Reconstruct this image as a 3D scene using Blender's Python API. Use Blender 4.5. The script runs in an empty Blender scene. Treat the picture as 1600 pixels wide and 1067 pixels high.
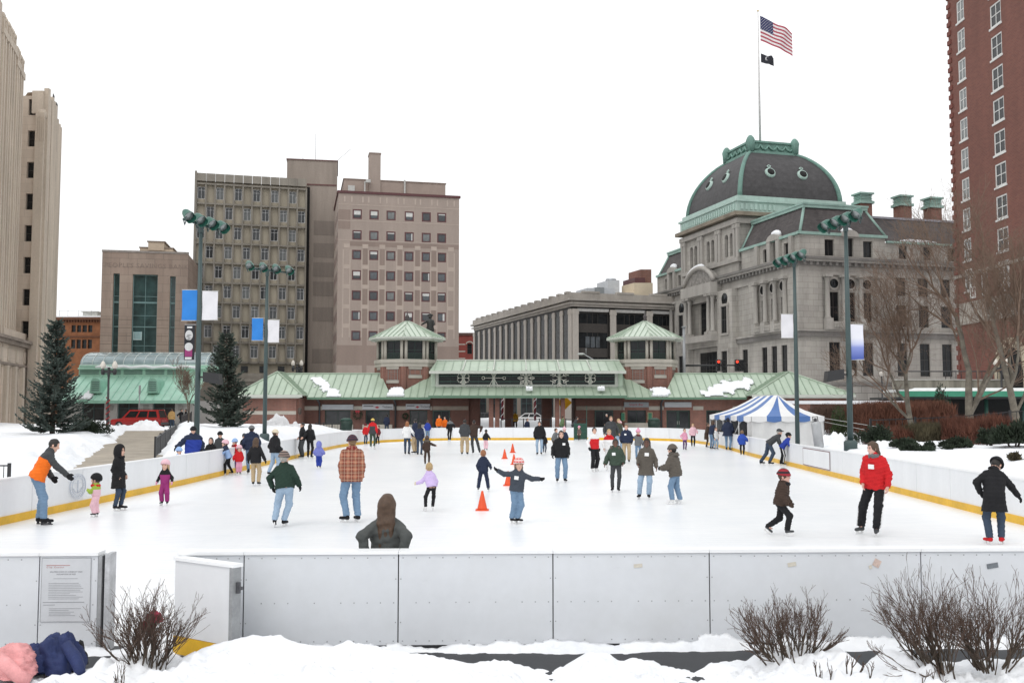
import bpy, math, random
import numpy as np
from mathutils import Vector, Matrix, noise
R = math.radians; PI = math.pi
random.seed(7)
C = bpy.context.scene.collection
F = 1550.0; TILT = math.atan(104.5/F); CAMZ = 2.4
CT, ST = math.cos(TILT), math.sin(TILT)

def PX(px, py, Y):
    u = (px-800)/F; v = (533.5-py)/F
    s = Y/(CT - v*ST)
    return Vector((u*s, Y, CAMZ + s*(ST + v*CT)))
def XA(px, Y, py=600): return PX(px, py, Y).x
def ZA(py, Y): return PX(800, py, Y).z
def GR(px, py, z=0.0):
    u = (px-800)/F; v = (533.5-py)/F
    d = Vector((u, CT - v*ST, ST + v*CT))
    s = (z-CAMZ)/d.z
    return Vector((d.x*s, d.y*s, z))

# ---------------------------------------------------------------- materials
MATS = {}
def newmat(name):
    m = bpy.data.materials.new(name); m.use_nodes = True
    nt = m.node_tree
    return m, nt, nt.nodes['Principled BSDF']
def N(nt, t, **kw):
    n = nt.nodes.new(t)
    for k, v in kw.items(): setattr(n, k, v)
    return n
def objvec(nt, scale=1.0, wall=False):
    tc = N(nt, 'ShaderNodeTexCoord')
    if not wall: return tc.outputs['Object']
    sp = N(nt, 'ShaderNodeSeparateXYZ'); nt.links.new(tc.outputs['Object'], sp.inputs[0])
    ad = N(nt, 'ShaderNodeMath', operation='ADD')
    nt.links.new(sp.outputs[0], ad.inputs[0]); nt.links.new(sp.outputs[1], ad.inputs[1])
    cb = N(nt, 'ShaderNodeCombineXYZ')
    nt.links.new(ad.outputs[0], cb.inputs[0]); nt.links.new(sp.outputs[2], cb.inputs[1])
    return cb.outputs[0]
def mixcol(nt, fac, a, b, blend='MIX'):
    mx = N(nt, 'ShaderNodeMix', data_type='RGBA', blend_type=blend)
    for s, v in ((mx.inputs[0], fac), (mx.inputs[6], a), (mx.inputs[7], b)):
        if hasattr(v, 'is_linked') or isinstance(v, bpy.types.NodeSocket): nt.links.new(v, s)
        elif isinstance(v, (int, float)): s.default_value = v
        else: s.default_value = (v[0], v[1], v[2], 1)
    return mx.outputs[2]
def noisetex(nt, vec, scale, detail=4, rough=.6):
    n = N(nt, 'ShaderNodeTexNoise'); n.inputs['Scale'].default_value = scale
    n.inputs['Detail'].default_value = detail; n.inputs['Roughness'].default_value = rough
    nt.links.new(vec, n.inputs['Vector']); return n.outputs[0]
def ramp(nt, s, a, b):
    m = N(nt, 'ShaderNodeMapRange'); m.inputs[1].default_value = a; m.inputs[2].default_value = b
    nt.links.new(s, m.inputs[0]); return m.outputs[0]
def bump(nt, bs, h, strength=.3, dist=.02):
    b = N(nt, 'ShaderNodeBump'); b.inputs['Strength'].default_value = strength
    b.inputs['Distance'].default_value = dist
    nt.links.new(h, b.inputs['Height']); nt.links.new(b.outputs[0], bs.inputs['Normal'])
def mul(c, k): return (min(1, c[0]*k), min(1, c[1]*k), min(1, c[2]*k))

def mat(name, col, rough=.7, var=.15, scale=3.0, metal=0.0, bmp=0.0, spec=.5, streak=False, bscale=None):
    if name in MATS: return MATS[name]
    m, nt, bs = newmat(name)
    v = objvec(nt)
    if streak:
        mp = N(nt, 'ShaderNodeMapping'); mp.inputs['Scale'].default_value = (1, 1, .12)
        nt.links.new(v, mp.inputs[0]); v2 = mp.outputs[0]
    else: v2 = v
    n = ramp(nt, noisetex(nt, v2, scale, 5, .65), .3, .7)
    c = mixcol(nt, n, mul(col, 1-var), mul(col, 1+var))
    n3 = ramp(nt, noisetex(nt, v, scale*9, 3, .6), .35, .65)
    c = mixcol(nt, n3, c, mixcol(nt, .5*var, c, (0, 0, 0)))
    nt.links.new(c, bs.inputs['Base Color'])
    bs.inputs['Roughness'].default_value = rough; bs.inputs['Metallic'].default_value = metal
    bs.inputs['Specular IOR Level'].default_value = spec
    if bmp: bump(nt, bs, noisetex(nt, v, bscale or scale*6, 4), bmp, .02)
    MATS[name] = m; return m

def brickmat(name, c1, c2, mortar, bw=.22, bh=.075, ms=.012, var=.25, off=.5, bstr=.3, vs=.35):
    if name in MATS: return MATS[name]
    m, nt, bs = newmat(name)
    v = objvec(nt, wall=True)
    b = N(nt, 'ShaderNodeTexBrick'); b.offset = off
    nt.links.new(v, b.inputs['Vector'])
    b.inputs['Scale'].default_value = 1; b.inputs['Brick Width'].default_value = bw
    b.inputs['Row Height'].default_value = bh; b.inputs['Mortar Size'].default_value = ms
    b.inputs['Color1'].default_value = (*c1, 1); b.inputs['Color2'].default_value = (*c2, 1)
    b.inputs['Mortar'].default_value = (*mortar, 1); b.inputs['Mortar Smooth'].default_value = .2
    o = objvec(nt)
    mp = N(nt, 'ShaderNodeMapping'); mp.inputs['Scale'].default_value = (1, 1, .25)
    nt.links.new(o, mp.inputs[0])
    n = ramp(nt, noisetex(nt, mp.outputs[0], vs, 6, .65), .3, .7)
    mn = N(nt, 'ShaderNodeMath', operation='MULTIPLY_ADD')
    mn.inputs[1].default_value = 2*var; mn.inputs[2].default_value = 1-var
    nt.links.new(n, mn.inputs[0])
    cb = N(nt, 'ShaderNodeCombineXYZ')
    for i in range(3): nt.links.new(mn.outputs[0], cb.inputs[i])
    c = mixcol(nt, 1.0, b.outputs[0], cb.outputs[0], 'MULTIPLY')
    nt.links.new(c, bs.inputs['Base Color']); bs.inputs['Roughness'].default_value = .85
    inv = N(nt, 'ShaderNodeMath', operation='SUBTRACT'); inv.inputs[0].default_value = 1
    nt.links.new(b.outputs[1], inv.inputs[1]); bump(nt, bs, inv.outputs[0], bstr, .015)
    MATS[name] = m; return m

def glassmat(name, col=(.02, .024, .026), rough=.08, spec=.5, var=.4):
    if name in MATS: return MATS[name]
    m, nt, bs = newmat(name)
    v = objvec(nt)
    n = ramp(nt, noisetex(nt, v, .7, 3), .35, .65)
    c = mixcol(nt, n, mul(col, 1-var), mul(col, 1+var))
    nt.links.new(c, bs.inputs['Base Color']); bs.inputs['Roughness'].default_value = rough
    bs.inputs['Specular IOR Level'].default_value = spec
    bump(nt, bs, noisetex(nt, v, .9, 2), .04, .1)
    MATS[name] = m; return m

def stripemat(name, cols, axis, period, rough=.8, duty=.5, extra=None):
    """hard bands along one object axis; extra=(axis2, period2) crosses them into a plaid"""
    if name in MATS: return MATS[name]
    m, nt, bs = newmat(name)
    sp = N(nt, 'ShaderNodeSeparateXYZ'); nt.links.new(objvec(nt), sp.inputs[0])
    def band(ax, per, dt):
        mo = N(nt, 'ShaderNodeMath', operation='PINGPONG'); mo.inputs[1].default_value = per/2
        nt.links.new(sp.outputs[ax], mo.inputs[0])
        lt = N(nt, 'ShaderNodeMath', operation='LESS_THAN'); lt.inputs[1].default_value = per/2*dt
        nt.links.new(mo.outputs[0], lt.inputs[0]); return lt.outputs[0]
    c = mixcol(nt, band(axis, period, duty), cols[0], cols[1])
    if extra:
        for ax, per, dt, col, f in extra:
            mm = N(nt, 'ShaderNodeMath', operation='MULTIPLY'); mm.inputs[1].default_value = f
            nt.links.new(band(ax, per, dt), mm.inputs[0])
            c = mixcol(nt, mm.outputs[0], c, col)
    nt.links.new(c, bs.inputs['Base Color']); bs.inputs['Roughness'].default_value = rough
    bump(nt, bs, noisetex(nt, objvec(nt), 60, 3), .2, .01)
    MATS[name] = m; return m

def cloth(col, rough=.85):
    key = 'cloth_%02d_%02d_%02d' % tuple(int(round(c*99)) for c in col)
    return mat(key, col, rough, .12, 5.0, bmp=.15, bscale=45, spec=.25)

# ---------------------------------------------------------------- mesh builder
class MB:
    def __init__(s, M=None): s.v = []; s.f = []; s.m = []; s.sm = []; s.M = M
    def add(s, vs, fs, mi=0, sm=False):
        b = len(s.v)
        for p in vs:
            p = Vector(p)
            s.v.append(s.M @ p if s.M else p)
        for q in fs: s.f.append([b+i for i in q]); s.m.append(mi); s.sm.append(sm)
    def box(s, x0, x1, y0, y1, z0, z1, mi=0):
        s.add([(x0,y0,z0),(x1,y0,z0),(x1,y1,z0),(x0,y1,z0),(x0,y0,z1),(x1,y0,z1),(x1,y1,z1),(x0,y1,z1)],
              [(3,2,1,0),(4,5,6,7),(0,1,5,4),(1,2,6,5),(2,3,7,6),(3,0,4,7)], mi)
    def quad(s, a, b, c, d, mi=0): s.add([a,b,c,d], [(0,1,2,3)], mi)
    def poly(s, pts, mi=0): s.add(pts, [tuple(range(len(pts)))], mi)
    def prism(s, poly, z0, z1, mi=0):
        n = len(poly)
        s.add([(p[0],p[1],z0) for p in poly]+[(p[0],p[1],z1) for p in poly],
              [tuple(reversed(range(n))), tuple(range(n,2*n))]+[(i,(i+1)%n,n+(i+1)%n,n+i) for i in range(n)], mi)
    def slab(s, pts, d, mi=0):
        """polygon pts thickened by vector d"""
        n = len(pts); d = Vector(d)
        s.add([Vector(p) for p in pts]+[Vector(p)+d for p in pts],
              [tuple(reversed(range(n))), tuple(range(n,2*n))]+[(i,(i+1)%n,n+(i+1)%n,n+i) for i in range(n)], mi)
    def bar(s, p, q, w, h=None, mi=0, up=(0,0,1)):
        h = h or w; p = Vector(p); q = Vector(q); d = (q-p).normalized(); u = Vector(up)
        if abs(d.dot(u)) > .99: u = Vector((1,0,0))
        r = d.cross(u).normalized()*(w/2); t = r.cross(d).normalized()*(h/2)
        s.add([p-r-t,p+r-t,p+r+t,p-r+t,q-r-t,q+r-t,q+r+t,q-r+t],
              [(3,2,1,0),(4,5,6,7),(0,1,5,4),(1,2,6,5),(2,3,7,6),(3,0,4,7)], mi)
    def tube(s, pts, rad, n=8, mi=0, sm=True, cap=True):
        pts = [Vector(p) for p in pts]
        if not isinstance(rad, (list, tuple)): rad = [rad]*len(pts)
        vs = []; fs = []; u = None
        for i, p in enumerate(pts):
            d = (pts[min(i+1,len(pts)-1)]-pts[max(i-1,0)])
            if d.length < 1e-9: d = Vector((0,0,1))
            d.normalize()
            if u is None:
                u = d.orthogonal().normalized()
            else:
                u = u - d*u.dot(d)
                u = u.normalized() if u.length > 1e-6 else d.orthogonal().normalized()
            w = d.cross(u)
            for k in range(n):
                a = 2*PI*k/n; vs.append(p+(u*math.cos(a)+w*math.sin(a))*rad[i])
        for i in range(len(pts)-1):
            for k in range(n):
                fs.append((i*n+k, i*n+(k+1)%n, (i+1)*n+(k+1)%n, (i+1)*n+k))
        if cap and n > 2: fs += [tuple(reversed(range(n))), tuple(range((len(pts)-1)*n, len(pts)*n))]
        s.add(vs, fs, mi, sm)
    def lathe(s, prof, n=16, c=(0,0,0), mi=0, sm=True, a0=0.0, sx=1, sy=1):
        vs = []; fs = []
        for r, z in prof:
            for k in range(n):
                a = a0+2*PI*k/n; vs.append((c[0]+r*math.cos(a)*sx, c[1]+r*math.sin(a)*sy, c[2]+z))
        L = len(prof)
        for i in range(L-1):
            for k in range(n): fs.append((i*n+k, i*n+(k+1)%n, (i+1)*n+(k+1)%n, (i+1)*n+k))
        fs += [tuple(reversed(range(n))), tuple(range((L-1)*n, L*n))]
        s.add(vs, fs, mi, sm)
    def ell(s, c, r, nu=10, nv=7, mi=0, sm=True):
        vs = []; fs = []
        for j in range(nv+1):
            t = PI*j/nv
            for i in range(nu):
                a = 2*PI*i/nu
                vs.append((c[0]+r[0]*math.sin(t)*math.cos(a), c[1]+r[1]*math.sin(t)*math.sin(a), c[2]-r[2]*math.cos(t)))
        for j in range(nv):
            for i in range(nu): fs.append((j*nu+i, j*nu+(i+1)%nu, (j+1)*nu+(i+1)%nu, (j+1)*nu+i))
        s.add(vs, fs, mi, sm)
    def mesh(s, name, mats):
        me = bpy.data.meshes.new(name)
        me.from_pydata([tuple(p) for p in s.v], [], s.f)
        for m in (mats if isinstance(mats, (list, tuple)) else [mats]): me.materials.append(m)
        me.polygons.foreach_set('material_index', s.m)
        me.polygons.foreach_set('use_smooth', s.sm)
        me.update(); return me
    def build(s, name, mats, parent=None, loc=None):
        return link(name, s.mesh(name, mats), parent, loc)

def link(name, me, parent=None, loc=None, rz=0.0):
    o = bpy.data.objects.new(name, me); C.objects.link(o)
    if parent: o.parent = parent
    if loc is not None: o.location = loc
    if rz: o.rotation_euler = (0, 0, rz)
    return o
def tag(o, label, cat, group=None, kind=None):
    o['label'] = label; o['category'] = cat
    if group: o['group'] = group
    if kind: o['kind'] = kind
    return o
def thing(name, label, cat, loc=(0,0,0), rz=0.0, group=None):
    o = bpy.data.objects.new(name, None); C.objects.link(o)
    o.location = loc; o.rotation_euler = (0,0,rz); o.empty_display_size = .3
    return tag(o, label, cat, group)
def struct(o): o['kind'] = 'structure'; return o
def copy_tree(o, parent=None):
    c = o.copy(); C.objects.link(c)
    if parent: c.parent = parent
    for ch in list(o.children): copy_tree(ch, c)
    return c

SWAP = Matrix(((0,1,0,0),(1,0,0,0),(0,0,1,0),(0,0,0,1)))    # facade along local y, facing -x

def facade(mb, x0, x1, z0, z1, rects, y=0.0, d=.25, mi=0, ri=None):
    """wall sheet with real openings and reveals d deep"""
    ri = mi if ri is None else ri
    xs = sorted({x0, x1, *[min(max(a,x0),x1) for r in rects for a in r[:2]]})
    zs = sorted({z0, z1, *[min(max(a,z0),z1) for r in rects for a in r[2:4]]})
    for j in range(len(zs)-1):
        run = None
        for i in range(len(xs)-1):
            cx = (xs[i]+xs[i+1])/2; cz = (zs[j]+zs[j+1])/2
            hole = any(r[0] < cx < r[1] and r[2] < cz < r[3] for r in rects)
            if not hole and run is None: run = xs[i]
            if run is not None and (hole or i == len(xs)-2):
                e = xs[i] if hole else xs[i+1]
                mb.quad((run,y,zs[j]),(e,y,zs[j]),(e,y,zs[j+1]),(run,y,zs[j+1]), mi); run = None
    for a, b, c, e in [r[:4] for r in rects]:
        mb.quad((a,y,c),(a,y+d,c),(a,y+d,e),(a,y,e), ri); mb.quad((b,y,c),(b,y,e),(b,y+d,e),(b,y+d,c), ri)
        mb.quad((a,y,c),(b,y,c),(b,y+d,c),(a,y+d,c), ri); mb.quad((a,y,e),(a,y+d,e),(b,y+d,e),(b,y,e), ri)

WCACHE = {}
def window(parent, x, y, z, w, h, style, fm, pm, rz=0.0, fw=.07, name='window'):
    """a window frame with its pane as sub-part; (x, z) bottom centre, y = plane of the frame front"""
    key = (round(w,2), round(h,2), style, fm.name, pm.name, fw)
    if key not in WCACHE:
        a = MB(); t = .08
        a.box(-w/2, -w/2+fw, 0, t, 0, h); a.box(w/2-fw, w/2, 0, t, 0, h)
        a.box(-w/2+fw, w/2-fw, 0, t, 0, fw); a.box(-w/2+fw, w/2-fw, 0, t, h-fw, h)
        m = fw*.55
        if 'v' in style: a.box(-m/2, m/2, .012, t-.004, fw, h-fw)
        if 'h' in style:
            a.box(-w/2+fw, -m/2 if 'v' in style else w/2-fw, .009, t-.006, h*.5-m/2, h*.5+m/2)
            if 'v' in style: a.box(m/2, w/2-fw, .009, t-.006, h*.5-m/2, h*.5+m/2)
        if 't' in style: a.box(-w/2+fw, w/2-fw, .004, t-.009, h*.72-m/2, h*.72+m/2)
        if 'g' in style:
            for k in (.25, .5, .75): a.box(-w/2+fw, w/2-fw, .011, t-.008, h*k-m/2, h*k+m/2)
            for k in (-.17, .17): a.box(w*k-m/2, w*k+m/2, .018, t-.012, fw, h-fw)
        b = MB(); b.quad((-w/2+fw*.5,.05,fw*.5),(w/2-fw*.5,.05,fw*.5),(w/2-fw*.5,.05,h-fw*.5),(-w/2+fw*.5,.05,h-fw*.5))
        WCACHE[key] = (a.mesh(name, fm), b.mesh('pane', pm))
    fme, pme = WCACHE[key]
    o = link(name, fme, parent, (x,y,z), rz)
    link('pane', pme, o)
    return o

def text_mesh(name, s, size, m, parent=None, loc=(0,0,0), rot=(PI/2,0,0), align='CENTER', ext=.004, spacing=1.0, bold=0):
    cu = bpy.data.curves.new('txt', 'FONT'); cu.body = s; cu.size = size; cu.align_x = align
    cu.extrude = ext; cu.space_character = spacing; cu.resolution_u = 2; cu.offset = bold
    t = bpy.data.objects.new('txt', cu); C.objects.link(t)
    dg = bpy.context.evaluated_depsgraph_get(); dg.update()
    me = bpy.data.meshes.new_from_object(t.evaluated_get(dg))
    bpy.data.objects.remove(t); bpy.data.curves.remove(cu)
    me.name = name; me.materials.clear(); me.materials.append(m)
    o = link(name, me, parent, loc); o.rotation_euler = rot
    return o

def ribs(mb, pts, e, s, step, w=.05, h=.07, mi=0, nrm=None):
    """standing seams on the planar polygon pts: along slope direction s, stepped along e"""
    pts = [Vector(p) for p in pts]; e = Vector(e).normalized(); s = Vector(s).normalized()
    o = pts[0]; P = [((p-o).dot(e), (p-o).dot(s)) for p in pts]
    n = e.cross(s); n = n if n.z > 0 else -n
    lo = min(p[0] for p in P); hi = max(p[0] for p in P); t = lo+step*.5
    # solve for oblique axes when e and s are perpendicular (they are for roofs here)
    while t < hi:
        c = []
        for i in range(len(P)):
            a, b = P[i], P[(i+1) % len(P)]
            if (a[0]-t)*(b[0]-t) < 0: c.append(a[1]+(b[1]-a[1])*(t-a[0])/(b[0]-a[0]))
        if len(c) >= 2 and max(c)-min(c) > .1:
            p = o+e*t+s*(min(c)+.03)+n*(h*.5-.005); q = o+e*t+s*(max(c)-.03)+n*(h*.5-.005)
            mb.bar(p, q, w, h, mi, n)
        t += step
# ---------------------------------------------------------------- camera, light
sc = bpy.context.scene
cam_d = bpy.data.cameras.new('camera'); cam = bpy.data.objects.new('camera', cam_d); C.objects.link(cam)
cam.location = (0, 0, CAMZ); cam.rotation_euler = (PI/2+TILT, 0, 0)
cam_d.sensor_width = 36; cam_d.lens = 36*F/1600; cam_d.clip_end = 6000; cam_d.clip_start = .1
sc.camera = cam
sc.view_settings.view_transform = 'Standard'; sc.view_settings.look = 'None'
sc.view_settings.exposure = 0.30; sc.view_settings.gamma = 1
SUN_EL, SUN_AZ = 52, 205
w = bpy.data.worlds.new('World'); sc.world = w; w.use_nodes = True
nt = w.node_tree; bg = nt.nodes['Background']
sky = N(nt, 'ShaderNodeTexSky', sky_type='NISHITA'); sky.sun_disc = False
sky.sun_elevation = R(SUN_EL); sky.sun_rotation = R(SUN_AZ); sky.dust_density = 4; sky.air_density = 1.0
bw = N(nt, 'ShaderNodeRGBToBW'); nt.links.new(sky.outputs[0], bw.inputs[0])
tcw = N(nt, 'ShaderNodeTexCoord')
spw = N(nt, 'ShaderNodeSeparateXYZ'); nt.links.new(tcw.outputs['Generated'], spw.inputs[0])
# overcast: cloud layer brighter overhead, light grey mottling
g = N(nt, 'ShaderNodeMapRange'); g.inputs[1].default_value = -.05; g.inputs[2].default_value = .9
g.inputs[3].default_value = 10.1; g.inputs[4].default_value = 11.2; nt.links.new(spw.outputs[2], g.inputs[0])
mp = N(nt, 'ShaderNodeMapping'); mp.inputs['Scale'].default_value = (1.2, 1.2, 3.5); nt.links.new(tcw.outputs['Generated'], mp.inputs[0])
cn = noisetex(nt, mp.outputs[0], 2.2, 5, .55)
cm = N(nt, 'ShaderNodeMapRange'); cm.inputs[1].default_value = .3; cm.inputs[2].default_value = .7
cm.inputs[3].default_value = .93; cm.inputs[4].default_value = 1.07; nt.links.new(cn, cm.inputs[0])
mm = N(nt, 'ShaderNodeMath', operation='MULTIPLY'); nt.links.new(g.outputs[0], mm.inputs[0]); nt.links.new(cm.outputs[0], mm.inputs[1])
cl = N(nt, 'ShaderNodeCombineColor')
for i, k in enumerate((.99, 1.0, 1.012)):
    kk = N(nt, 'ShaderNodeMath', operation='MULTIPLY'); kk.inputs[1].default_value = k
    nt.links.new(mm.outputs[0], kk.inputs[0]); nt.links.new(kk.outputs[0], cl.inputs[i])
nt.links.new(mixcol(nt, .12, cl.outputs[0], bw.outputs[0]), bg.inputs[0])
bg.inputs[1].default_value = .1
sd = bpy.data.lights.new('sun', 'SUN'); sd.energy = .5; sd.angle = R(28); sd.color = (1, .97, .93)
so = bpy.data.objects.new('sun', sd); C.objects.link(so)
so.rotation_euler = (R(90-SUN_EL), 0, R(180-SUN_AZ))
so.location = (0, 0, 80)

# ---------------------------------------------------------------- ground
def sstep(a, b, x):
    t = min(1, max(0, (x-a)/(b-a))); return t*t*(3-2*t)
def lerp_tab(tab, y):
    if y <= tab[0][0]: return tab[0][1]
    for (a, b), (c, d) in zip(tab, tab[1:]):
        if y <= c: return b+(d-b)*(y-a)/(c-a)
    return tab[-1][1]
XR = [(8,10.35),(20,10.5),(22.7,10.65),(32.5,11.2),(42,11.67),(50,12.05),(60,12.6),(70,13.1),(80,13.2)]
XL = [(8,-10.5),(20,-10.5),(31,-10.4),(48,-10.55),(60,-10.7),(80,-10.7)]
def path_l(y): return -16.3-(y-36.7)*.342
def path_z(y): return .08 if y < 40 else min(.55, .08+(y-40)*.0112)
def fbm(x, y, s, o=4): return noise.fractal(Vector((x*s, y*s, 3.7)), 1.0, 2.0, o)
def terrain(x, y):
    l = lerp_tab(XL, y); r = lerp_tab(XR, y); far = 76.5
    if y < 9.2: return -.04
    if l < x < r and y < far:
        d = min(x-l, r-x, far-y)
        return -.05 if d < .6 else -.35
    if y >= 76: 
        z = .12+.28*sstep(86, 92, y)
        if 93 < y < 104 and -12 < x < 20: z += max(0, .75+.5*fbm(x, y, .25))*sstep(93, 96, y)*(1-sstep(100, 104, y))
    else: z = 0
    if x <= l:
        d = l-x
        b = -.05+ sstep(.6, 3.0, d)*.12
        pl = path_l(y)+.35*fbm(3, y, .45, 3); pr = path_l(y)+3.3+.35*fbm(8, y, .45, 3); sdp = max(pl-x, x-pr); pb = path_z(y)-.3+.33*sstep(-.8, .35, sdp)
        if y > 34:
            if x < pl:
                t = .2+(y-24)*.0185; t = min(1.2, t)+.25*fbm(x, y, .18)*sstep(40, 60, y)
                e = sstep(0, 2.2, pl-x)
                b = pb*(1-e)+max(t, path_z(y))*e + .10*abs(fbm(x, y, 1.3))*sstep(.0, .4, pl-x)+.5*abs(fbm(x, y, 1.9, 5))*sstep(.0, .3, pl-x)*(1-sstep(1.2, 3.5, pl-x))
            elif x < pr: b = pb
            else:
                e = sstep(0, 1.5, x-pr)*sstep(.8, 3.2, d)
                t = .15+1.15*sstep(38, 58, y)*(1-.6*sstep(68, 80, y))
                b = ((pb+.05)*sstep(.5,1.6,d)-.05)*(1-e)+t*e + .10*abs(fbm(x, y, 1.3))*sstep(.0, .4, x-pr)*sstep(.8, 2, d)+.4*abs(fbm(x, y, 1.9, 5))*sstep(.0, .3, x-pr)*(1-sstep(1, 3, x-pr))*sstep(1, 2, d)
        else:
            b += sstep(2, 12, d)*(.15+max(0, y-22)*.012)
        k = sstep(78, 92, y)
        z = b*(1-k)+max(z, .55)*k if y > 76 else b
    elif x >= r:
        d = x-r
        b = -.05+sstep(.1, 1.5, d)*.95*(1-sstep(41, 47, y)*(1-sstep(5, 8, d)))
        b += sstep(1.5, 9, d)*.12 + .10*fbm(x, y, .5)*sstep(.5, 2.5, d)
        b = max(b, 0.0) if d > .6 else b
        k = sstep(64, 76, y)
        z = b*(1-k)+max(z, .45)*k
    return z
snow_m, nt, bs = newmat('snow')
v = objvec(nt)
n1 = ramp(nt, noisetex(nt, v, .8, 6, .65), .3, .7)
c = mixcol(nt, n1, (.80,.825,.86), (.9,.91,.925))
dirt = ramp(nt, noisetex(nt, v, 5.5, 6, .75), .66, .78)
c = mixcol(nt, mixcol(nt, .8, (0,0,0), dirt), c, (.55,.53,.50))
nt.links.new(c, bs.inputs['Base Color']); bs.inputs['Roughness'].default_value = .75
bs.inputs['Specular IOR Level'].default_value = .25
bump(nt, bs, noisetex(nt, v, 9, 6, .7), .55, .06)
fsnow_m, nt, bs = newmat('fresh_snow')
v = objvec(nt); n1 = ramp(nt, noisetex(nt, v, 2.5, 6, .65), .3, .7)
nt.links.new(mixcol(nt, n1, (.79,.81,.845), (.88,.89,.905)), bs.inputs['Base Color'])
bs.inputs['Roughness'].default_value = .7; bs.inputs['Specular IOR Level'].default_value = .25
bump(nt, bs, noisetex(nt, v, 34, 5, .7), .4, .02)

def axis(parts):
    out = []
    for a, b, st in parts:
        k = max(1, int(round((b-a)/st))); out += [a+(b-a)*i/k for i in range(k)]
    return out+[parts[-1][1]]
gx = axis([(-140,-50,6),(-50,-36,1),(-36,-10,.4),(-10,10,2),(10,30,.4),(30,60,1),(60,140,6)])
gy = axis([(-20,8,4),(8,20,1),(20,84,.4),(84,106,.6),(106,170,6)])
m_ = MB()
for y in gy:
    for x in gx: m_.v.append(Vector((x, y, terrain(x, y))))
nx = len(gx)
for j in range(len(gy)-1):
    for i in range(nx-1):
        m_.f.append([j*nx+i, j*nx+i+1, (j+1)*nx+i+1, (j+1)*nx+i]); m_.m.append(0); m_.sm.append(True)
struct(m_.build('snow_ground', snow_m))
m_ = MB(); B = 3000
for x0, x1, y0, y1 in ((-B,-140,-B,B),(140,B,-B,B),(-140,140,-B,-20),(-140,140,170,B)):
    m_.quad((x0,y0,.15),(x1,y0,.15),(x1,y1,.15),(x0,y1,.15))
struct(m_.build('ground', mat('far_ground', (.3,.3,.3), .9)))

asph = mat('wet_asphalt', (.09,.09,.092), .55, .35, .6, bmp=.15)
conc = mat('path_concrete', (.33,.285,.225), .6, .25, .9, bmp=.1, streak=False)
m_ = MB()
ys = [34+2*i for i in range(33)]
for a, b in zip(ys, ys[1:]):
    def ed(y): return path_l(y)-.6, path_l(y)+3.9
    (l0,r0),(l1,r1) = ed(a), ed(b)
    m_.quad((l0,a,path_z(a)),(r0,a,path_z(a)),(r1,b,path_z(b)),(l1,b,path_z(b)))
m_.build('path', conc)['kind'] = 'structure'
m_ = MB(); m_.quad((-130,105,.56),(-23,105,.56),(-23,112,.56),(-130,112,.56)); m_.quad((-60,86,.585),(-24,86,.585),(-24,98,.585),(-60,98,.585))
m_.quad((-23,104.5,.43),(130,104.5,.43),(130,116,.43),(-23,116,.43))
struct(m_.build('street', asph))
m_ = MB(); m_.quad((-24,76.8,.14),(30,76.8,.14),(30,86.2,.14),(-24,86.2,.14))
struct(m_.build('pavement', mat('plaza_concrete', (.3,.29,.28), .7, .2, .8)))

# ---------------------------------------------------------------- ice
OUT = [GR(0,820),GR(280,758.6),GR(408,728),GR(463,715.6),(-10.75,55,0),(-10.72,61,0),(-10.3,66,0),(-9.2,70.5,0),(-7.2,73.8,0),(-4.2,75.6,0),
       (0,76,0),(5,76.1,0),(9,76,0),(11.2,74.6,0),(12.6,71.6,0),(13.0,67.5,0),(12.85,62,0),(12.55,56,0),(12.05,50,0),(11.65,42,0),(11.2,32.5,0),(10.75,24,0),(10.55,20.4,0),(10.35,10.4,0)]
OUT = [(-10.5,9.7,0)]+[tuple(p) for p in OUT]
ice_m, nt, bs = newmat('ice')
v = objvec(nt)
mp = N(nt, 'ShaderNodeMapping'); mp.inputs['Scale'].default_value = (.5, 5, 1); mp.inputs['Rotation'].default_value = (0,0,.25)
nt.links.new(v, mp.inputs[0])
mp2 = N(nt, 'ShaderNodeMapping'); mp2.inputs['Scale'].default_value = (6, .6, 1); mp2.inputs['Rotation'].default_value = (0,0,-.5)
nt.links.new(v, mp2.inputs[0])
s1 = ramp(nt, noisetex(nt, mp.outputs[0], 2.0, 8, .75), .44, .62); s2 = ramp(nt, noisetex(nt, mp2.outputs[0], 1.5, 8, .75), .45, .65)
big = ramp(nt, noisetex(nt, v, .22, 3), .35, .65)
c = mixcol(nt, big, (.83,.85,.87), (.90,.91,.92))
c = mixcol(nt, mixcol(nt, .42, (0,0,0), s1), c, (.66,.70,.75)); c = mixcol(nt, mixcol(nt, .2, (0,0,0), s2), c, (.94,.95,.96))
nt.links.new(c, bs.inputs['Base Color']); bs.inputs['Roughness'].default_value = .3; bs.inputs['Specular IOR Level'].default_value = .45
bump(nt, bs, s1, .12, .01)
m_ = MB(); m_.poly([(p[0]*1.004, p[1], 0) for p in OUT]); struct(m_.build('ice', ice_m))

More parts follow.
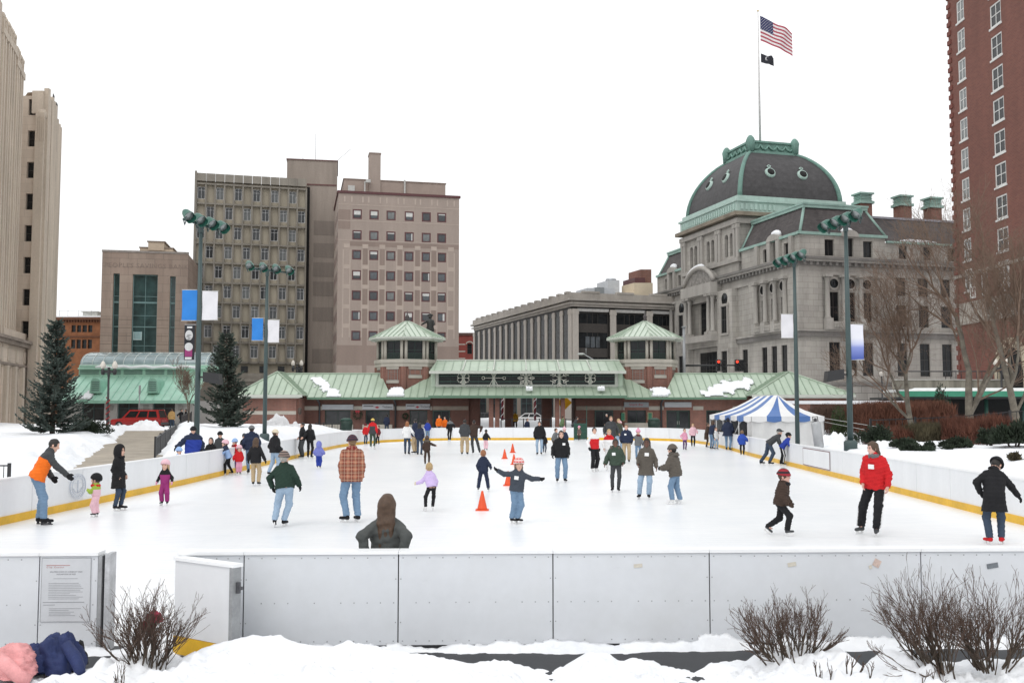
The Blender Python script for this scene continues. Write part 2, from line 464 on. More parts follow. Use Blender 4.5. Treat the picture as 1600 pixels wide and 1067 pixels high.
# ---------------------------------------------------------------- rink boards
wht = mat('board_white', (.66,.68,.71), .4, .05, .8)
nt = wht.node_tree; bs = nt.nodes['Principled BSDF']; v = objvec(nt); mp = N(nt,'ShaderNodeMapping'); mp.inputs['Scale'].default_value = (1.3,1,7); mp.inputs['Rotation'].default_value = (0,.35,0); nt.links.new(v,mp.inputs[0])
sc1 = ramp(nt,noisetex(nt,mp.outputs[0],2.6,8,.8),.62,.74); old = bs.inputs['Base Color'].links[0].from_socket; gr_ = ramp(nt,noisetex(nt,v,1.1,5,.7),.45,.75)
c = mixcol(nt,mixcol(nt,.35,(0,0,0),sc1),old,(.36,.37,.39)); c = mixcol(nt,mixcol(nt,.22,(0,0,0),gr_),c,(.52,.52,.50)); nt.links.new(c,bs.inputs['Base Color']); bump(nt,bs,noisetex(nt,v,1.6,3),.12,.03)
wht2 = mat('board_white_far', (.78,.795,.815), .45, .05, .8, streak=True)
capm = mat('cap_white', (.85,.86,.87), .4, .04, 1)
yel = mat('kick_yellow', (.75,.44,.02), .45, .15, 1.5)
grey = mat('galvanised', (.34,.35,.36), .45, .2, 4, metal=.3)
dark = mat('dark_gap', (.05,.05,.055), .6, .1)
def resample(pts, step):
    P = [Vector(p) for p in pts]; acc = [0]
    for a, b in zip(P, P[1:]): acc.append(acc[-1]+(b-a).length)
    k = max(1, round(acc[-1]/step)); out = []
    for i in range(k+1):
        t = acc[-1]*i/k; j = 0
        while j < len(P)-2 and acc[j+1] < t: j += 1
        out.append(P[j].lerp(P[j+1], (t-acc[j])/(acc[j+1]-acc[j])))
    return out
def boards(label, pts, inward, step=2.4, H=.95, name='rink_barrier'):
    P = resample(pts, step); o0 = P[0]
    t = thing(name, label, 'rink barrier', o0)
    Q = [p-o0 for p in P]
    nrm = []
    for i in range(len(Q)):
        d = (Q[min(i+1,len(Q)-1)]-Q[max(i-1,0)]).normalized()
        nrm.append(Vector((d.y, -d.x, 0))*inward)            # points to the ice
    fr = MB(); cp = MB(); kk = MB()
    Z = Vector((0,0,1))
    for i in range(len(Q)-1):
        a, b, na, nb = Q[i], Q[i+1], nrm[i], nrm[i+1]
        d = (b-a).normalized()*.01
        pn = MB()
        pn.slab([a+d+na*.02+Z*.17, b-d+nb*.02+Z*.17, b-d+nb*.02+Z*(H-.03), a+d+na*.02+Z*(H-.03)], -(na+nb)*.5*.018)
        pn.build('panel', wht2, t)
        for m, z0, z1, w0, w1 in ((fr,-.06,H-.03,0,-.10),(cp,H-.03,H,.035,-.13),(kk,.0,.17,.045,.001)):
            vs = [a+na*w1+Z*z0, a+na*w0+Z*z0, a+na*w0+Z*z1, a+na*w1+Z*z1, b+nb*w1+Z*z0, b+nb*w0+Z*z0, b+nb*w0+Z*z1, b+nb*w1+Z*z1]
            m.add(vs, [(0,1,2,3),(4,7,6,5),(0,4,5,1),(1,5,6,2),(2,6,7,3),(3,7,4,0)])
    fr.build('frame', mat('board_frame', (.55,.56,.58), .6, .1), t); cp.build('cap_rail', capm, t); kk.build('kick_strip', yel, t)
    return t, P
boards('long white rink boards with yellow kick strip along the left side by the path', OUT[0:8], 1, 2.4)
boards('white rink boards with yellow kick strip across the far end by the pavilion', OUT[7:11]+[(4.72,76.1,0)], 1, 2.4)
boards('short white rink boards right of the dark green gate at the far end', [(5.75,76.1,0),(9,76,0),(11.2,74.6,0),(12.6,71.6,0)], 1, 2.4)
boards('long white rink boards with yellow kick strip along the right side by the tent', OUT[15:], 1, 2.4)
# green gate in the far boards
t = thing('rink_gate', 'dark green metal gate in the gap of the far rink boards', 'gate', (5.24,76.12,0))
m_ = MB(); m_.box(-.46,.46,0,.05,.05,1.2); m_.build('panel', mat('gate_green', (.01,.055,.035), .5, .2, 3), t)
m_ = MB(); m_.box(-.5,-.46,-.01,.06,0,1.3); m_.box(.46,.5,-.01,.06,0,2.6); m_.box(-.46,.46,-.006,.056,1.2,1.26); m_.box(-.46,.46,-.012,0,.6,.66)
m_.build('frame', mat('gate_frame', (.02,.08,.06), .4, .2, 3), t)

# near boards (outer face towards us): rotated a touch
NW = .034
def nearwall(label, segs, x_end_post=None, name='rink_barrier'):
    t = thing(name, label, 'rink barrier', (0, 9.95, .028), NW)
    for a, b in segs:
        p = MB(); p.box(a+.006, b-.006, -.012, .012, .06, .935)
        k = max(2, round((b-a)/.142))
        if b-a < 3:
            for i in range(k+1):
                x = a+.045+(b-a-.09)*i/k
                for z in (.905,.47,.10):
                    if random.random() < .1: continue
                    p.box(x-.0055, x+.0055, -.0145, -.0115, z-.0055, z+.0055, 1)
            for z in (.70, .28):
                for x in (a+.025, b-.025): p.box(x-.005, x+.005, -.0145, -.0115, z-.005, z+.005, 1)
        p.build('panel', [wht, grey], t)
    a, b = segs[0][0], segs[-1][1]
    c = MB(); 
    for s0, s1 in segs: c.box(s0+.002, s1-.002, -.03, .17, .94, .972)
    c.build('cap_rail', capm, t)
    f = MB(); f.box(a, b, .02, .05, .0, .935); f.build('frame', dark, t)
    f = MB(); f.box(a, b, .09, .11, .17, .935); f.build('inner_panel', wht2, t)
    f = MB(); f.box(a, b, .111, .135, .0, .17); f.build('kick_strip', yel, t)
    return t
def nwx(px): 
    # local x on the near wall under a photo column
    u = (px-800)/F
    return 9.95*u/(math.cos(NW)-u*math.sin(NW))
nl = nearwall('grey white rink boards at left foreground with posted rules', [(-10.6,nwx(-170)),(nwx(-170),nwx(72)),(nwx(72),nwx(163))])
m_ = MB(); e = nwx(163); m_.box(e,e+.035,-.02,.16,.02,.94); m_.build('end_post', grey, nl)
m_ = MB(); m_.box(e+.035,e+.06,.02,.12,.02,.94); m_.build('edge_gasket', dark, nl)
m_ = MB(); m_.box(e+.06,e+.105,-.01,.17,.02,.955); m_.build('end_channel', mat('white_channel', (.5,.51,.53), .45, .25, 6), nl)
nearwall('long grey white rink boards across the foreground with screw rows', [(nwx(285),nwx(387)),(nwx(387),nwx(625)),(nwx(625),nwx(863)),(nwx(863),nwx(1104)),(nwx(1104),nwx(1430)),(nwx(1430),nwx(1720)),(nwx(1720),10.5)])
# open gate of the near boards, hinged at the right section's end and swung out
h0 = nwx(286)
t = thing('rink_gate', 'open white rink gate swung outward with yellow kick strip and latch', 'gate', (h0+.01, 9.765, 0), R(-34))
L = .80
m_ = MB(); m_.box(0, L, -.02, .02, .22, .93); m_.build('panel', mat('gate_white', (.72,.73,.75), .4, .05, 1), t)
m_ = MB(); m_.box(0, L, -.026, .02, .05, .215); m_.build('kick_strip', yel, t)
m_ = MB(); m_.box(-.005, L+.06, -.04, .075, .935, .965); m_.build('cap_rail', capm, t)
m_ = MB(); m_.box(L+.001, L+.05, -.035, .06, .04, .934); m_.build('edge_frame', grey, t)
m_ = MB(); m_.box(L+.05, L+.085, .0, .03, .70, .80); m_.box(L+.085, L+.12, .006, .024, .735, .765); m_.build('latch', mat('latch_metal', (.12,.12,.13), .4, .2, 8, metal=.5), t)
m_ = MB(); m_.box(0.02, L, .022, .06, .04, .93); m_.build('back_panel', wht, t)

# stickers on the near boards, rules notice
def on_wall(name, label, cat, px, py, w, h, m, rot=0.0):
    x = nwx(px); 
    Y = 9.95+x*math.sin(NW)
    z = PX(px, py, Y).z
    o = MB(); cc, ss = math.cos(rot), math.sin(rot)
    o.slab([(a*cc-b*ss, -.0035, a*ss+b*cc) for a, b in ((-w/2,-h/2),(w/2,-h/2),(w/2,h/2),(-w/2,h/2))], (0,.0025,0))
    ob = o.build(name, m, None, (x*math.cos(NW)+.0165*math.sin(NW), 9.95+x*math.sin(NW)-.0145, z)); ob.rotation_euler = (0,0,NW)
    return tag(ob, label, cat)
crm = mat('sticker_cream', (.62,.58,.5), .6, .15, 30)
on_wall('sticker', 'small cream strip sticker on the middle panel of the near boards', 'sticker', 994, 883, .085, .035, crm, .08)
on_wall('sticker', 'cream sticker slightly tilted above the right middle bare shrub', 'sticker', 1231, 881, .085, .04, crm, .15)
on_wall('sticker', 'pinkish torn sticker tilted steeply on the near boards', 'sticker', 1362, 879, .07, .075, mat('sticker_pink', (.62,.48,.42), .6, .25, 40), -.5)
on_wall('sticker', 'tiny pale paper scrap beside the pinkish torn sticker', 'sticker', 1352, 885, .03, .035, crm, .3)
on_wall('sticker', 'dark grey strip sticker on the near boards at far right', 'sticker', 1540, 883, .115, .05, mat('sticker_grey', (.16,.18,.20), .5, .2, 30), .16)

paper = mat('notice_paper', (.58,.595,.62), .35, .05, 4)
ink = mat('notice_ink', (.2,.2,.22), .6, .1); redink = mat('red_ink', (.4,.06,.05), .6, .1)
t = thing('notice_board', 'posted sheet of rink rules on the left foreground boards', 'notice', (nwx(114)*math.cos(NW), 9.95+nwx(114)*math.sin(NW)-.0155, 0), NW)
z1 = PX(114,872,9.75).z; z0 = PX(114,972,9.75).z; wv = nwx(153)-nwx(77)
m_ = MB(); m_.box(-wv/2, wv/2, -.004, -.001, z0, z1); m_.build('sheet', paper, t)
m_ = MB()
for a, b, c_, d_ in ((-wv/2,wv/2,z1-.003,z1),(-wv/2,wv/2,z0,z0+.003),(-wv/2,-wv/2+.003,z0,z1),(wv/2-.003,wv/2,z0,z1)): m_.box(a,b,-.0062,-.0042,c_,d_)
m_.build('border', grey, t)
m_ = MB(); m_.box(-.19,.035,-.0062,-.0042,z1-.073,z1-.069); m_.build('rule_line', redink, t)
hh = z1-z0
def ln(s, x, z, size, m, sp=1.0, al='LEFT', nm='lettering'): text_mesh(nm, s, size, m, t, (x,-.0048,z), (PI/2,0,0), al, .0006, sp)
ln('City Center', -.19, z1-.096, .022, redink, 1.55)
ln('SKATERS CODE OF CONDUCT AND', 0.0, z1-.140, .019, ink, 1.0, 'CENTER'); ln('ASSUMPTION OF RISK', 0.0, z1-.163, .019, ink, 1.0, 'CENTER')
m_ = MB(); random.seed(5)
for k in range(10):
    zz = z1-.245-k*.0165; m_.box(-.165,-.165+random.uniform(.2,.34),-.006,-.0042,zz,zz+.004)
m_.box(-.215,.18,-.006,-.0042,z1-.428,z1-.421); m_.box(-.215,-.1,-.006,-.0042,z1-.452,z1-.447)
for k in range(5):
    zz = z1-.487-k*.0165; m_.box(-.155,-.155+random.uniform(.17,.32),-.006,-.0042,zz,zz+.004)
m_.box(-.12,.11,-.006,-.0042,z1-.2,z1-.196)
m_.build('small_print', mat('notice_small', (.32,.33,.35), .6, .1), t)

# ---------------------------------------------------------------- foreground: mat and snow
rub, nt, bs = newmat('rubber')
v = objvec(nt); n1 = noisetex(nt, v, 2, 5)
nt.links.new(mixcol(nt, n1, (.014,.015,.018), (.036,.038,.043)), bs.inputs['Base Color']); bs.inputs['Roughness'].default_value = .6
bump(nt, bs, noisetex(nt, v, 60, 3), .3, .01)
m_ = MB(); m_.quad((-10.5,8.2,.03),(10.6,8.2,.03),(10.6,10.6,.03),(-10.5,9.9,.03)); struct(m_.build('rubber_mat', rub))
CREST = [(-260,1040),(-60,1044),(40,1046),(110,1046),(150,1040),(195,1012),(240,1010),(292,1022),(330,1006),(350,1000),(395,990),(440,990),(470,1001),(520,1006),(560,1003),(605,1011),(640,1014),(690,1022),(740,1032),(800,1031),(835,1044),(858,1047),(880,1036),(918,1013),(965,1029),(1000,1026),(1030,1036),(1082,1045),(1110,1030),(1160,1030),(1195,1008),(1230,1000),(1290,1000),(1320,1030),(1342,1040),(1380,1010),(1420,1018),(1470,1030),(1520,1028),(1600,1024),(1900,1020)]
def front_snow(x, Y):
    wy = 9.95+x*NW
    px = 800+x/9.05*F
    cy = lerp_tab(CREST, px)
    yc = 9.1+.22*fbm(x, 1.3, 1.1, 2)
    zc = CAMZ-(cy-5-638)*yc/F
    nse = .075*fbm(x, Y, 2.6, 5)+.085*abs(fbm(x+9, Y, 5.5, 5))+.03*fbm(x, Y+3, 16, 3)-.045
    if Y > yc: z = zc-(zc+.16)*sstep(0, .5, Y-yc)+nse*.45*(1-sstep(.2, .45, Y-yc))
    else:
        q = sstep(0, 1.6, yc-Y)
        z = zc*(1-q)+(.15+.10*fbm(x, Y, .8, 3))*q + nse*sstep(-.05, .35, yc-Y)
    fr = .125+.06*fbm(x, Y*2, 2.2, 4)-(wy-.02-Y)*(.85+.35*fbm(x, 5, 1.2, 3))
    return max(z, fr+.02*fbm(x, Y, 14, 3)) if Y > 9.3 else z
m_ = MB(); st = .026
xs = [-6.4+st*i for i in range(int(12.9/st))]; ys = [6.2+st*i*(1.6 if i < 30 else 1) for i in range(48)]
ys = [6.2+.05*i for i in range(28)]+[7.6+st*i for i in range(99)]
for Y in ys:
    for x in xs: m_.v.append(Vector((x, Y, front_snow(x, Y) if Y < 9.93+x*NW else -.2)))
nx = len(xs)
for j in range(len(ys)-1):
    for i in range(nx-1):
        m_.f.append([j*nx+i, j*nx+i+1, (j+1)*nx+i+1, (j+1)*nx+i]); m_.m.append(0); m_.sm.append(True)
struct(m_.build('snow_bank', fsnow_m))
# ================================================================ pavilion
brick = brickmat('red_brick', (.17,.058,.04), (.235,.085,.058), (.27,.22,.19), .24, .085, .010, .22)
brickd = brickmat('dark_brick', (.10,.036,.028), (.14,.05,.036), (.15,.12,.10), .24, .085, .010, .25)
stone = mat('cream_stone', (.43,.40,.35), .8, .12, 1.2, bmp=.1)
greenroof = mat('green_metal_roof', (.405,.495,.39), .4, .10, .7, metal=.1, streak=True)
greenrib = mat('green_roof_seam', (.27,.35,.265), .42, .1, 2)
greentrim = mat('green_trim', (.10,.19,.125), .45, .12, 2)
ltrim = mat('pale_trim', (.50,.52,.47), .6, .08, 2)
glass = glassmat('dark_glass', (.016,.018,.02), .18, .28); glassb = glassmat('shop_glass', (.035,.037,.04), .12)
dkgreen = mat('dark_green_frame', (.012,.035,.026), .45, .2, 4)
pav = thing('rink_pavilion', 'brick rink pavilion with green metal roofs and clerestory hall at the far end', 'pavilion', (1.25,85,.14))
PXL = lambda px, Y=85: XA(px, Y, 610)-1.25       # local x
zz = lambda py, Y=85: ZA(py, Y)-.14
def roofpart(polys, mats=None, name='roof', parent=pav, step=.62, th=.09):
    m = MB()
    for pts, e, s in polys:
        n = Vector(e).cross(Vector(s)).normalized(); n = n if n.z > 0 else -n
        m.slab(pts, -n*th, 0); ribs(m, pts, e, s, step, .055, .07, 1)
    return m.build(name, mats or [greenroof, greenrib], parent)
EY = zz(620.5); RY0 = zz(585, 88.5)
# --- wings: facade plane y=0.9 behind the eave; ridge y=3.9
for sgn in (-1, 1):
    if sgn < 0: xo, xh, xi, xv = PXL(378), PXL(480), PXL(612), PXL(585)
    else: xo, xh, xi, xv = PXL(1322), PXL(1166), PXL(1036), PXL(1066)
    mid = (xo+xh)/2 if sgn < 0 else PXL(1237)
    ridge = 3.9; rz_ = zz(584, 88.9)
    # main slope: eave from hip wing to the turret dip
    a = (xh,0,EY); b = (xi,0,EY); c_ = (xv,ridge,rz_); d_ = (mid+ (0),ridge,rz_)
    s_ = Vector((0,ridge,rz_-EY))
    val = (xh-sgn*2.0, ridge, rz_)
    roofpart([([a,b,(xv,ridge,rz_),(mid,ridge,rz_)], (1,0,0), s_)])
    # slope towards the turret dip
    # back slope closes the volume
    m = MB(); m.slab([(mid,ridge,rz_),(xv,ridge,rz_),(xi,7.8,EY),(xh,7.8,EY)], (0,0,-.08)); m.build('roof', greenroof, pav)
    # projecting hipped wing: hip end to us, sides
    fe = -2.2; ez = zz(616.5, 82.8); ap = (mid, .9, zz(581.5, 85.9))
    L_, R_ = min(xo,xh), max(xo,xh)
    roofpart([([(L_,fe,ez),(R_,fe,ez),ap], (1,0,0), (0, ap[1]-fe, ap[2]-ez))])
    roofpart([([(xh,fe,ez),ap,(mid,ridge+1,ap[2]),(xh,ridge+1,ez)], (0,1,0), (mid-xh, 0, ap[2]-ez)),
              ([(xo,fe,ez),ap,(mid,ridge+1,ap[2]),(xo,ridge+1,ez)], (0,1,0), (mid-xo, 0, ap[2]-ez))])
    m = MB()
    for p in (L_, R_): m.tube([(p,fe,ez+.02),(mid,.9,ap[2]+.05)], .07, 6, 0)
    m.bar((mid,.9,ap[2]+.05),(mid,ridge,ap[2]+.05),.14,.1); m.bar((min(mid,xv),ridge,rz_+.04),(max(mid,xv),ridge,rz_+.04),.16,.1)
    m.build('ridge_cap', greenroof, pav)
    m = MB(); m.box(L_-.05,R_+.05,fe-.07,fe+.02,ez-.22,ez-.01,0); m.box(L_+.25,R_-.25,fe+.03,fe+.5,ez-.30,ez-.20,0)
    m.build('fascia', ltrim, pav)
    m = MB(); m.box(min(xh,xi),max(xh,xi),-.10,.06,EY-.2,EY-.02); m.build('gutter', greentrim, pav)
    # hipped wing walls
    m = MB()
    wl, wr = L_+.6, R_-.6
    m.box(wl,wr,fe+.6,fe+.9,0,ez-.2); m.box(xh+sgn*.6-.15,xh+sgn*.6+.15,fe+.9,1.2,0,ez-.25); m.box(xo-sgn*.6-.15,xo-sgn*.6+.15,fe+.9,6,0,ez-.25)
    m.build('wall', brick, pav)
    m = MB(); m.box(wl-.02,wr+.02,fe+.57,fe+.61,1.75,2.05); m.build('stone_band', stone, pav)
# --- shop fronts (facade plane y=1.2) left then right wing
def front(xa, xb, holes, side):
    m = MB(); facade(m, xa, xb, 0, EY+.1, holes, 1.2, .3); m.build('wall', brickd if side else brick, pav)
    m = MB()
    xs_ = sorted([xa]+[q for h in holes for q in (h[0]-.25,h[1]+.25)]+[xb])
    for i in range(0, len(xs_)-1, 2):
        if xs_[i+1]-xs_[i] > .05: m.box(xs_[i], xs_[i+1], 1.165, 1.199, 2.12, 2.45)
    m.build('stone_band', stone, pav)
zS, zD = zz(663,86.2), zz(639.5,86.2)
def shop(xa, xb, z0=None, door=False, sash=2):
    z0 = zS if z0 is None else z0
    w_, h_ = xb-xa, 2.1-z0
    window(pav, (xa+xb)/2, 1.35, z0, w_, h_, 'v' if sash == 2 else '', dkgreen, glassb, 0, .08, 'shop_window')
L1 = PXL(481,86.2); 
holesL = [(PXL(508,86.2),PXL(548,86.2),zS,2.1),(PXL(571.5,86.2),PXL(609,86.2),zS,2.1),(PXL(640,86.2),PXL(668,86.2),zS,2.1)]
front(L1-.6, PXL(676,86.2), holesL, 1)
for h in holesL: shop(h[0], h[1])
holesR = [(PXL(980,86.2),PXL(1009,86.2),zz(660.5,86.2),2.1),(PXL(1041,86.2),PXL(1078,86.2),0.02,2.1),(PXL(1103,86.2),PXL(1140,86.2),0.02,2.1)]
front(PXL(972,86.2), PXL(1166,86.2)+.6, holesR, 0)
shop(holesR[0][0], holesR[0][1], holesR[0][2])
for h in holesR[1:]:
    w_ = (h[1]-h[0])/2
    for k in (0, 1):
        dd = window(pav, h[0]+w_*(k+.5), 1.36, .02, w_-.01, 2.08, '', dkgreen, glassb, 0, .12, 'door')
        m = MB(); x = (w_/2-.08)*(1 if k == 0 else -1); m.tube([(x,-.01,.85),(x,-.06,.87),(x,-.06,1.13),(x,-.01,1.15)], .018, 6); m.build('handle', ltrim, dd)
# stone sills and lintels
m = MB()
for h in holesL+[holesR[0]]: m.box(h[0]-.25,h[1]+.25,1.08,1.198,h[2]-.42,h[2]-.005)
m.build('sill', stone, pav)
# downpipes
m = MB()
for px in (499.5, 618, 1033): m.tube([(PXL(px,86),-.02,EY-.2),(PXL(px,86),1.05,EY-.55),(PXL(px,86),1.05,.0)], .085, 8)
m.build('downpipe', dark, pav)
# --- central hall
cx0, cx1 = PXL(671,84), PXL(978,84)
le = zz(617.5,83.6); lt = zz(604.5,86)
roofpart([([(cx0,-1.4,le),(cx1,-1.4,le),(cx1,1.0,lt),(cx0,1.0,lt)], (1,0,0), (0,2.4,lt-le))], step=.75)
m = MB(); m.box(cx0-.05,cx1+.05,-1.48,-1.36,le-.24,le-.02); m.build('gutter', greentrim, pav)
# side flanks sweeping from hall to turret dip
for sgn, xc, xi in ((-1,cx0,PXL(612)),(1,cx1,PXL(1036))):
    roofpart([([(xi,0,EY),(xc,0,EY),(xc,3.6,zz(588,88.6)),(xc+sgn*.35,3.6,zz(588,88.6))], (1,0,0), (0,3.6,zz(588,88.6)-EY))], step=.62)
    m = MB(); m.box(min(xi,xc),max(xi,xc),-.10,.06,EY-.2,EY-.02); m.build('gutter', greentrim, pav)
hx0, hx1 = PXL(683,86.1), PXL(963,86.1)
hz0, hz1 = zz(603,86.1), zz(580.5,86.1)
mulX = [hx0, PXL(724,86.1), PXL(771.5,86.1), PXL(822,86.1), PXL(874,86.1), PXL(922,86.1), hx1]
m = MB()
m.box(hx0-.15,hx1+.15,1.0,1.2,lt-.1,hz0+.12); m.box(hx0-.15,hx1+.15,1.0,1.2,hz1-.08,hz1+.2)
for i, x in enumerate(mulX): m.box(x-.13,x+.13,1.002,1.2,hz0+.12,hz1-.08)
m.build('clerestory_frame', ltrim, pav)
for a, b in zip(mulX, mulX[1:]):
    window(pav, (a+b)/2, 1.08, hz0+.12, b-a-.26, hz1-hz0-.2, 'v', dkgreen, glass, 0, .07)
m = MB()
for a, b in zip(mulX, mulX[1:]):
    for k in (.25, .72): m.box(a+.13,b-.13,1.055,1.078,hz0+.12+(hz1-hz0-.2)*k-.03,hz0+.12+(hz1-hz0-.2)*k+.03)
m.build('glazing_bar', mat('glazing_green', (.06,.12,.10), .5), pav)
m = MB()
for xa, xb in ((hx0-.55,hx0-.16),(hx1+.16,hx1+.55)): m.box(min(xa,xb),max(xa,xb),1.02,7.4,lt-.1,hz1+.2)
m.build('clerestory_side', greenroof, pav)
uz = zz(579,84.6); uz2 = zz(563.5,88.4)
ux0, ux1 = PXL(671,84.7), PXL(978,84.7)
roofpart([([(ux0,-.1,uz),(ux1,-.1,uz),(PXL(968,88.5),3.6,uz2),(PXL(682,88.5),3.6,uz2)], (1,0,0), (0,3.7,uz2-uz))], step=.75)
m = MB(); m.slab([(PXL(682,88.5),3.6,uz2),(PXL(968,88.5),3.6,uz2),(ux1,8,uz),(ux0,8,uz)], (0,0,-.08))
m.slab([(ux0,-.1,uz),(ux0,8,uz),(PXL(682,88.5),3.6,uz2)], (0,0,-.06)); m.slab([(ux1,-.1,uz),(ux1,8,uz),(PXL(968,88.5),3.6,uz2)], (0,0,-.06)); m.build('roof', greenroof, pav)
m = MB(); m.box(ux0-.05,ux1+.05,-.2,-.08,uz-.25,uz-.01)
for a in mulX[1:-1]: m.bar((a,-.16,uz+.06),(a+(PXL(822,86)-a)*.02,3.6,uz2+.07),.1,.09)
m.bar((PXL(682,88.5),3.6,uz2+.06),(PXL(968,88.5),3.6,uz2+.06),.16,.12)
m.build('fascia', ltrim, pav)
text_mesh('lettering', 'OUTDOOR SKATING CENTER  PROVIDENCE RHODE ISLAND', .33, mat('letter_grey', (.22,.23,.21), .6, .05), pav, (PXL(822,86),.985,hz0-.22), (PI/2,0,0), 'CENTER', .01, 1.18)
# piers and back walls under the hall
def pier(px0, px1, y0=-.6, y1=.2, mm=brick, top=None):
    m = MB(); a, b = PXL(px0,84.6), PXL(px1,84.6); m.box(a,b,y0,y1,0,le-.1 if top is None else top); return m.build('pier', mm, pav)
for a, b in ((764,771),(773.5,780.5),(867.5,874),(876,882.5)): pier(a,b)
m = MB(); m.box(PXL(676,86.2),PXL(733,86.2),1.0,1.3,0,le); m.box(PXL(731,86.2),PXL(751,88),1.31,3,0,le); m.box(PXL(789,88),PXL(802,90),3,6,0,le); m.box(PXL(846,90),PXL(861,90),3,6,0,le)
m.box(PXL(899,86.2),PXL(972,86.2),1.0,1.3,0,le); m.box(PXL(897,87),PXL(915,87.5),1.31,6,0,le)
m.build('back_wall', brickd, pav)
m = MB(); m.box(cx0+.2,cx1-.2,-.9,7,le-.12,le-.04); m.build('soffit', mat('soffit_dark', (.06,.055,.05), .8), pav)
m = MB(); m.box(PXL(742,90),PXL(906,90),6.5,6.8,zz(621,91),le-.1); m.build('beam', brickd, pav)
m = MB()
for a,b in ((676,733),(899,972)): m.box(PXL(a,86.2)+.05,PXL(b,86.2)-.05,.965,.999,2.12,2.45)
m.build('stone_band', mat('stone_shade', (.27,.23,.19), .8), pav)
window(pav, PXL(690,86.2), .93, .02, 1.5, 2.08, 'v', dkgreen, glass, 0, .1, 'door'); window(pav, PXL(943,86.2), .93, .02, 1.6, 2.08, 'v', dkgreen, glass, 0, .1, 'door')
# --- octagonal turrets
def turret(px, label):
    Yt = 90.2; R1 = 2.78
    t = thing('turret', label, 'turret', (XA(px,Yt,540), Yt, .2)); q = lambda py: ZA(py,Yt-2)-.2
    a0 = -PI/2
    def octa(r): return [(r*math.cos(a0+PI/4*k), r*math.sin(a0+PI/4*k)) for k in range(8)]
    bt, st_, wb, wt, ev, ap = q(573), q(563), q(561.5), q(532.5), q(529), ZA(500.5,Yt)-.2
    m = MB(); m.prism(octa(R1),0,bt); m.build('wall', brick, t)
    m = MB(); m.prism(octa(R1+.14),bt,bt+.33); m.prism(octa(R1+.22),bt+.33,wb); m.build('stone_band', stone, t)
    m = MB()
    for p in octa(R1+.02):
        A = math.atan2(p[1],p[0]); c0 = Vector((p[0],p[1],0))*.93
        tn = Vector((-math.sin(A),math.cos(A),0))
        for s in (-1,1): m.tube([c0+tn*s*.19+Vector((0,0,wb)),c0+tn*s*.19+Vector((0,0,wt+.02))],.14,8)
    m.prism(octa(R1+.12),wt,ev); m.build('column', stone, t)
    for k in range(8):
        A = a0+PI/4*(k+.5); r = (R1-.14)*math.cos(PI/8)
        wdw = window(t, r*math.cos(A), r*math.sin(A), wb, 1.64, wt-wb, 'vh', dkgreen, glass, A+PI/2, .09)
        s_ = MB()
        for j in range(5): s_.box(-.66,.66,-.02,.0,.12+.1*j,.17+.1*j)
        s_.build('louvre', dkgreen, wdw)
    m = MB()
    o1 = octa(R1+.72); 
    for k in range(8):
        a, b = o1[k], o1[(k+1)%8]; pa, pb, pc = Vector((*a,ev+.12)), Vector((*b,ev+.12)), Vector((0,0,ap))
        mid = (pa+pb)/2; n = (pb-pa).cross(pc-pa).normalized()
        m.slab([pa,pb,pc], -n*.07, 0); ribs(m, [pa,pb,pc], pb-pa, pc-mid, .48, .045, .06, 1)
        m.tube([pa+Vector((0,0,.03)),pc],.05,5,0)
    m.build('roof', [mat('green_roof_pale', (.50,.57,.48), .38, .10, .7, metal=.1), greenrib], t)
    m = MB(); m.prism(octa(R1+.74),ev-.04,ev+.1); m.prism(octa(R1+.5),ev-.16,ev-.04); m.build('fascia', ltrim, t)
    m = MB(); m.lathe([(.16,0),(.2,.1),(.1,.2),(.2,.35),(.12,.5),(.05,.62),(.02,.95)],10,(0,0,ap-.05)); m.build('finial', mat('finial_dark',(.06,.05,.05),.5), t)
    for k in range(8):
        A = a0+PI/4*(k+.5); r = R1*math.cos(PI/8)
        d = Vector((math.cos(A),math.sin(A),0)); tn = Vector((-d.y,d.x,0))
        big = k % 2 == 1; z0, z1 = (q(594),q(577)) if big else (q(586),q(577))
        o = window(t, d.x*(r-.005), d.y*(r-.005), z0, 1.0, z1-z0, 'g' if big else 'v', mat('glassblock_frame',(.2,.21,.2),.6), mat('glass_block',(.22,.24,.23),.25,.2,6), A+PI/2, .05)
        o.location = d*(r+.02)+Vector((0,0,z0))
        s_ = MB(); s_.box(-.62,.62,-.05,.02,-.28,-.01); s_.box(-.62,.62,-.05,.02,z1-z0+.01,z1-z0+.28); s_.build('sill', stone, o)
        # brick corner strips
    m = MB()
    for p in octa(R1+.06): m.lathe([(.3,0),(.3,bt-.01)],8,(p[0]*.93,p[1]*.93,0),0,False)
    m.build('corner_pier', brick, t)
turret(636, 'left octagonal brick turret with pale green pointed roof'); turret(1008, 'right octagonal brick turret with pale green pointed roof')
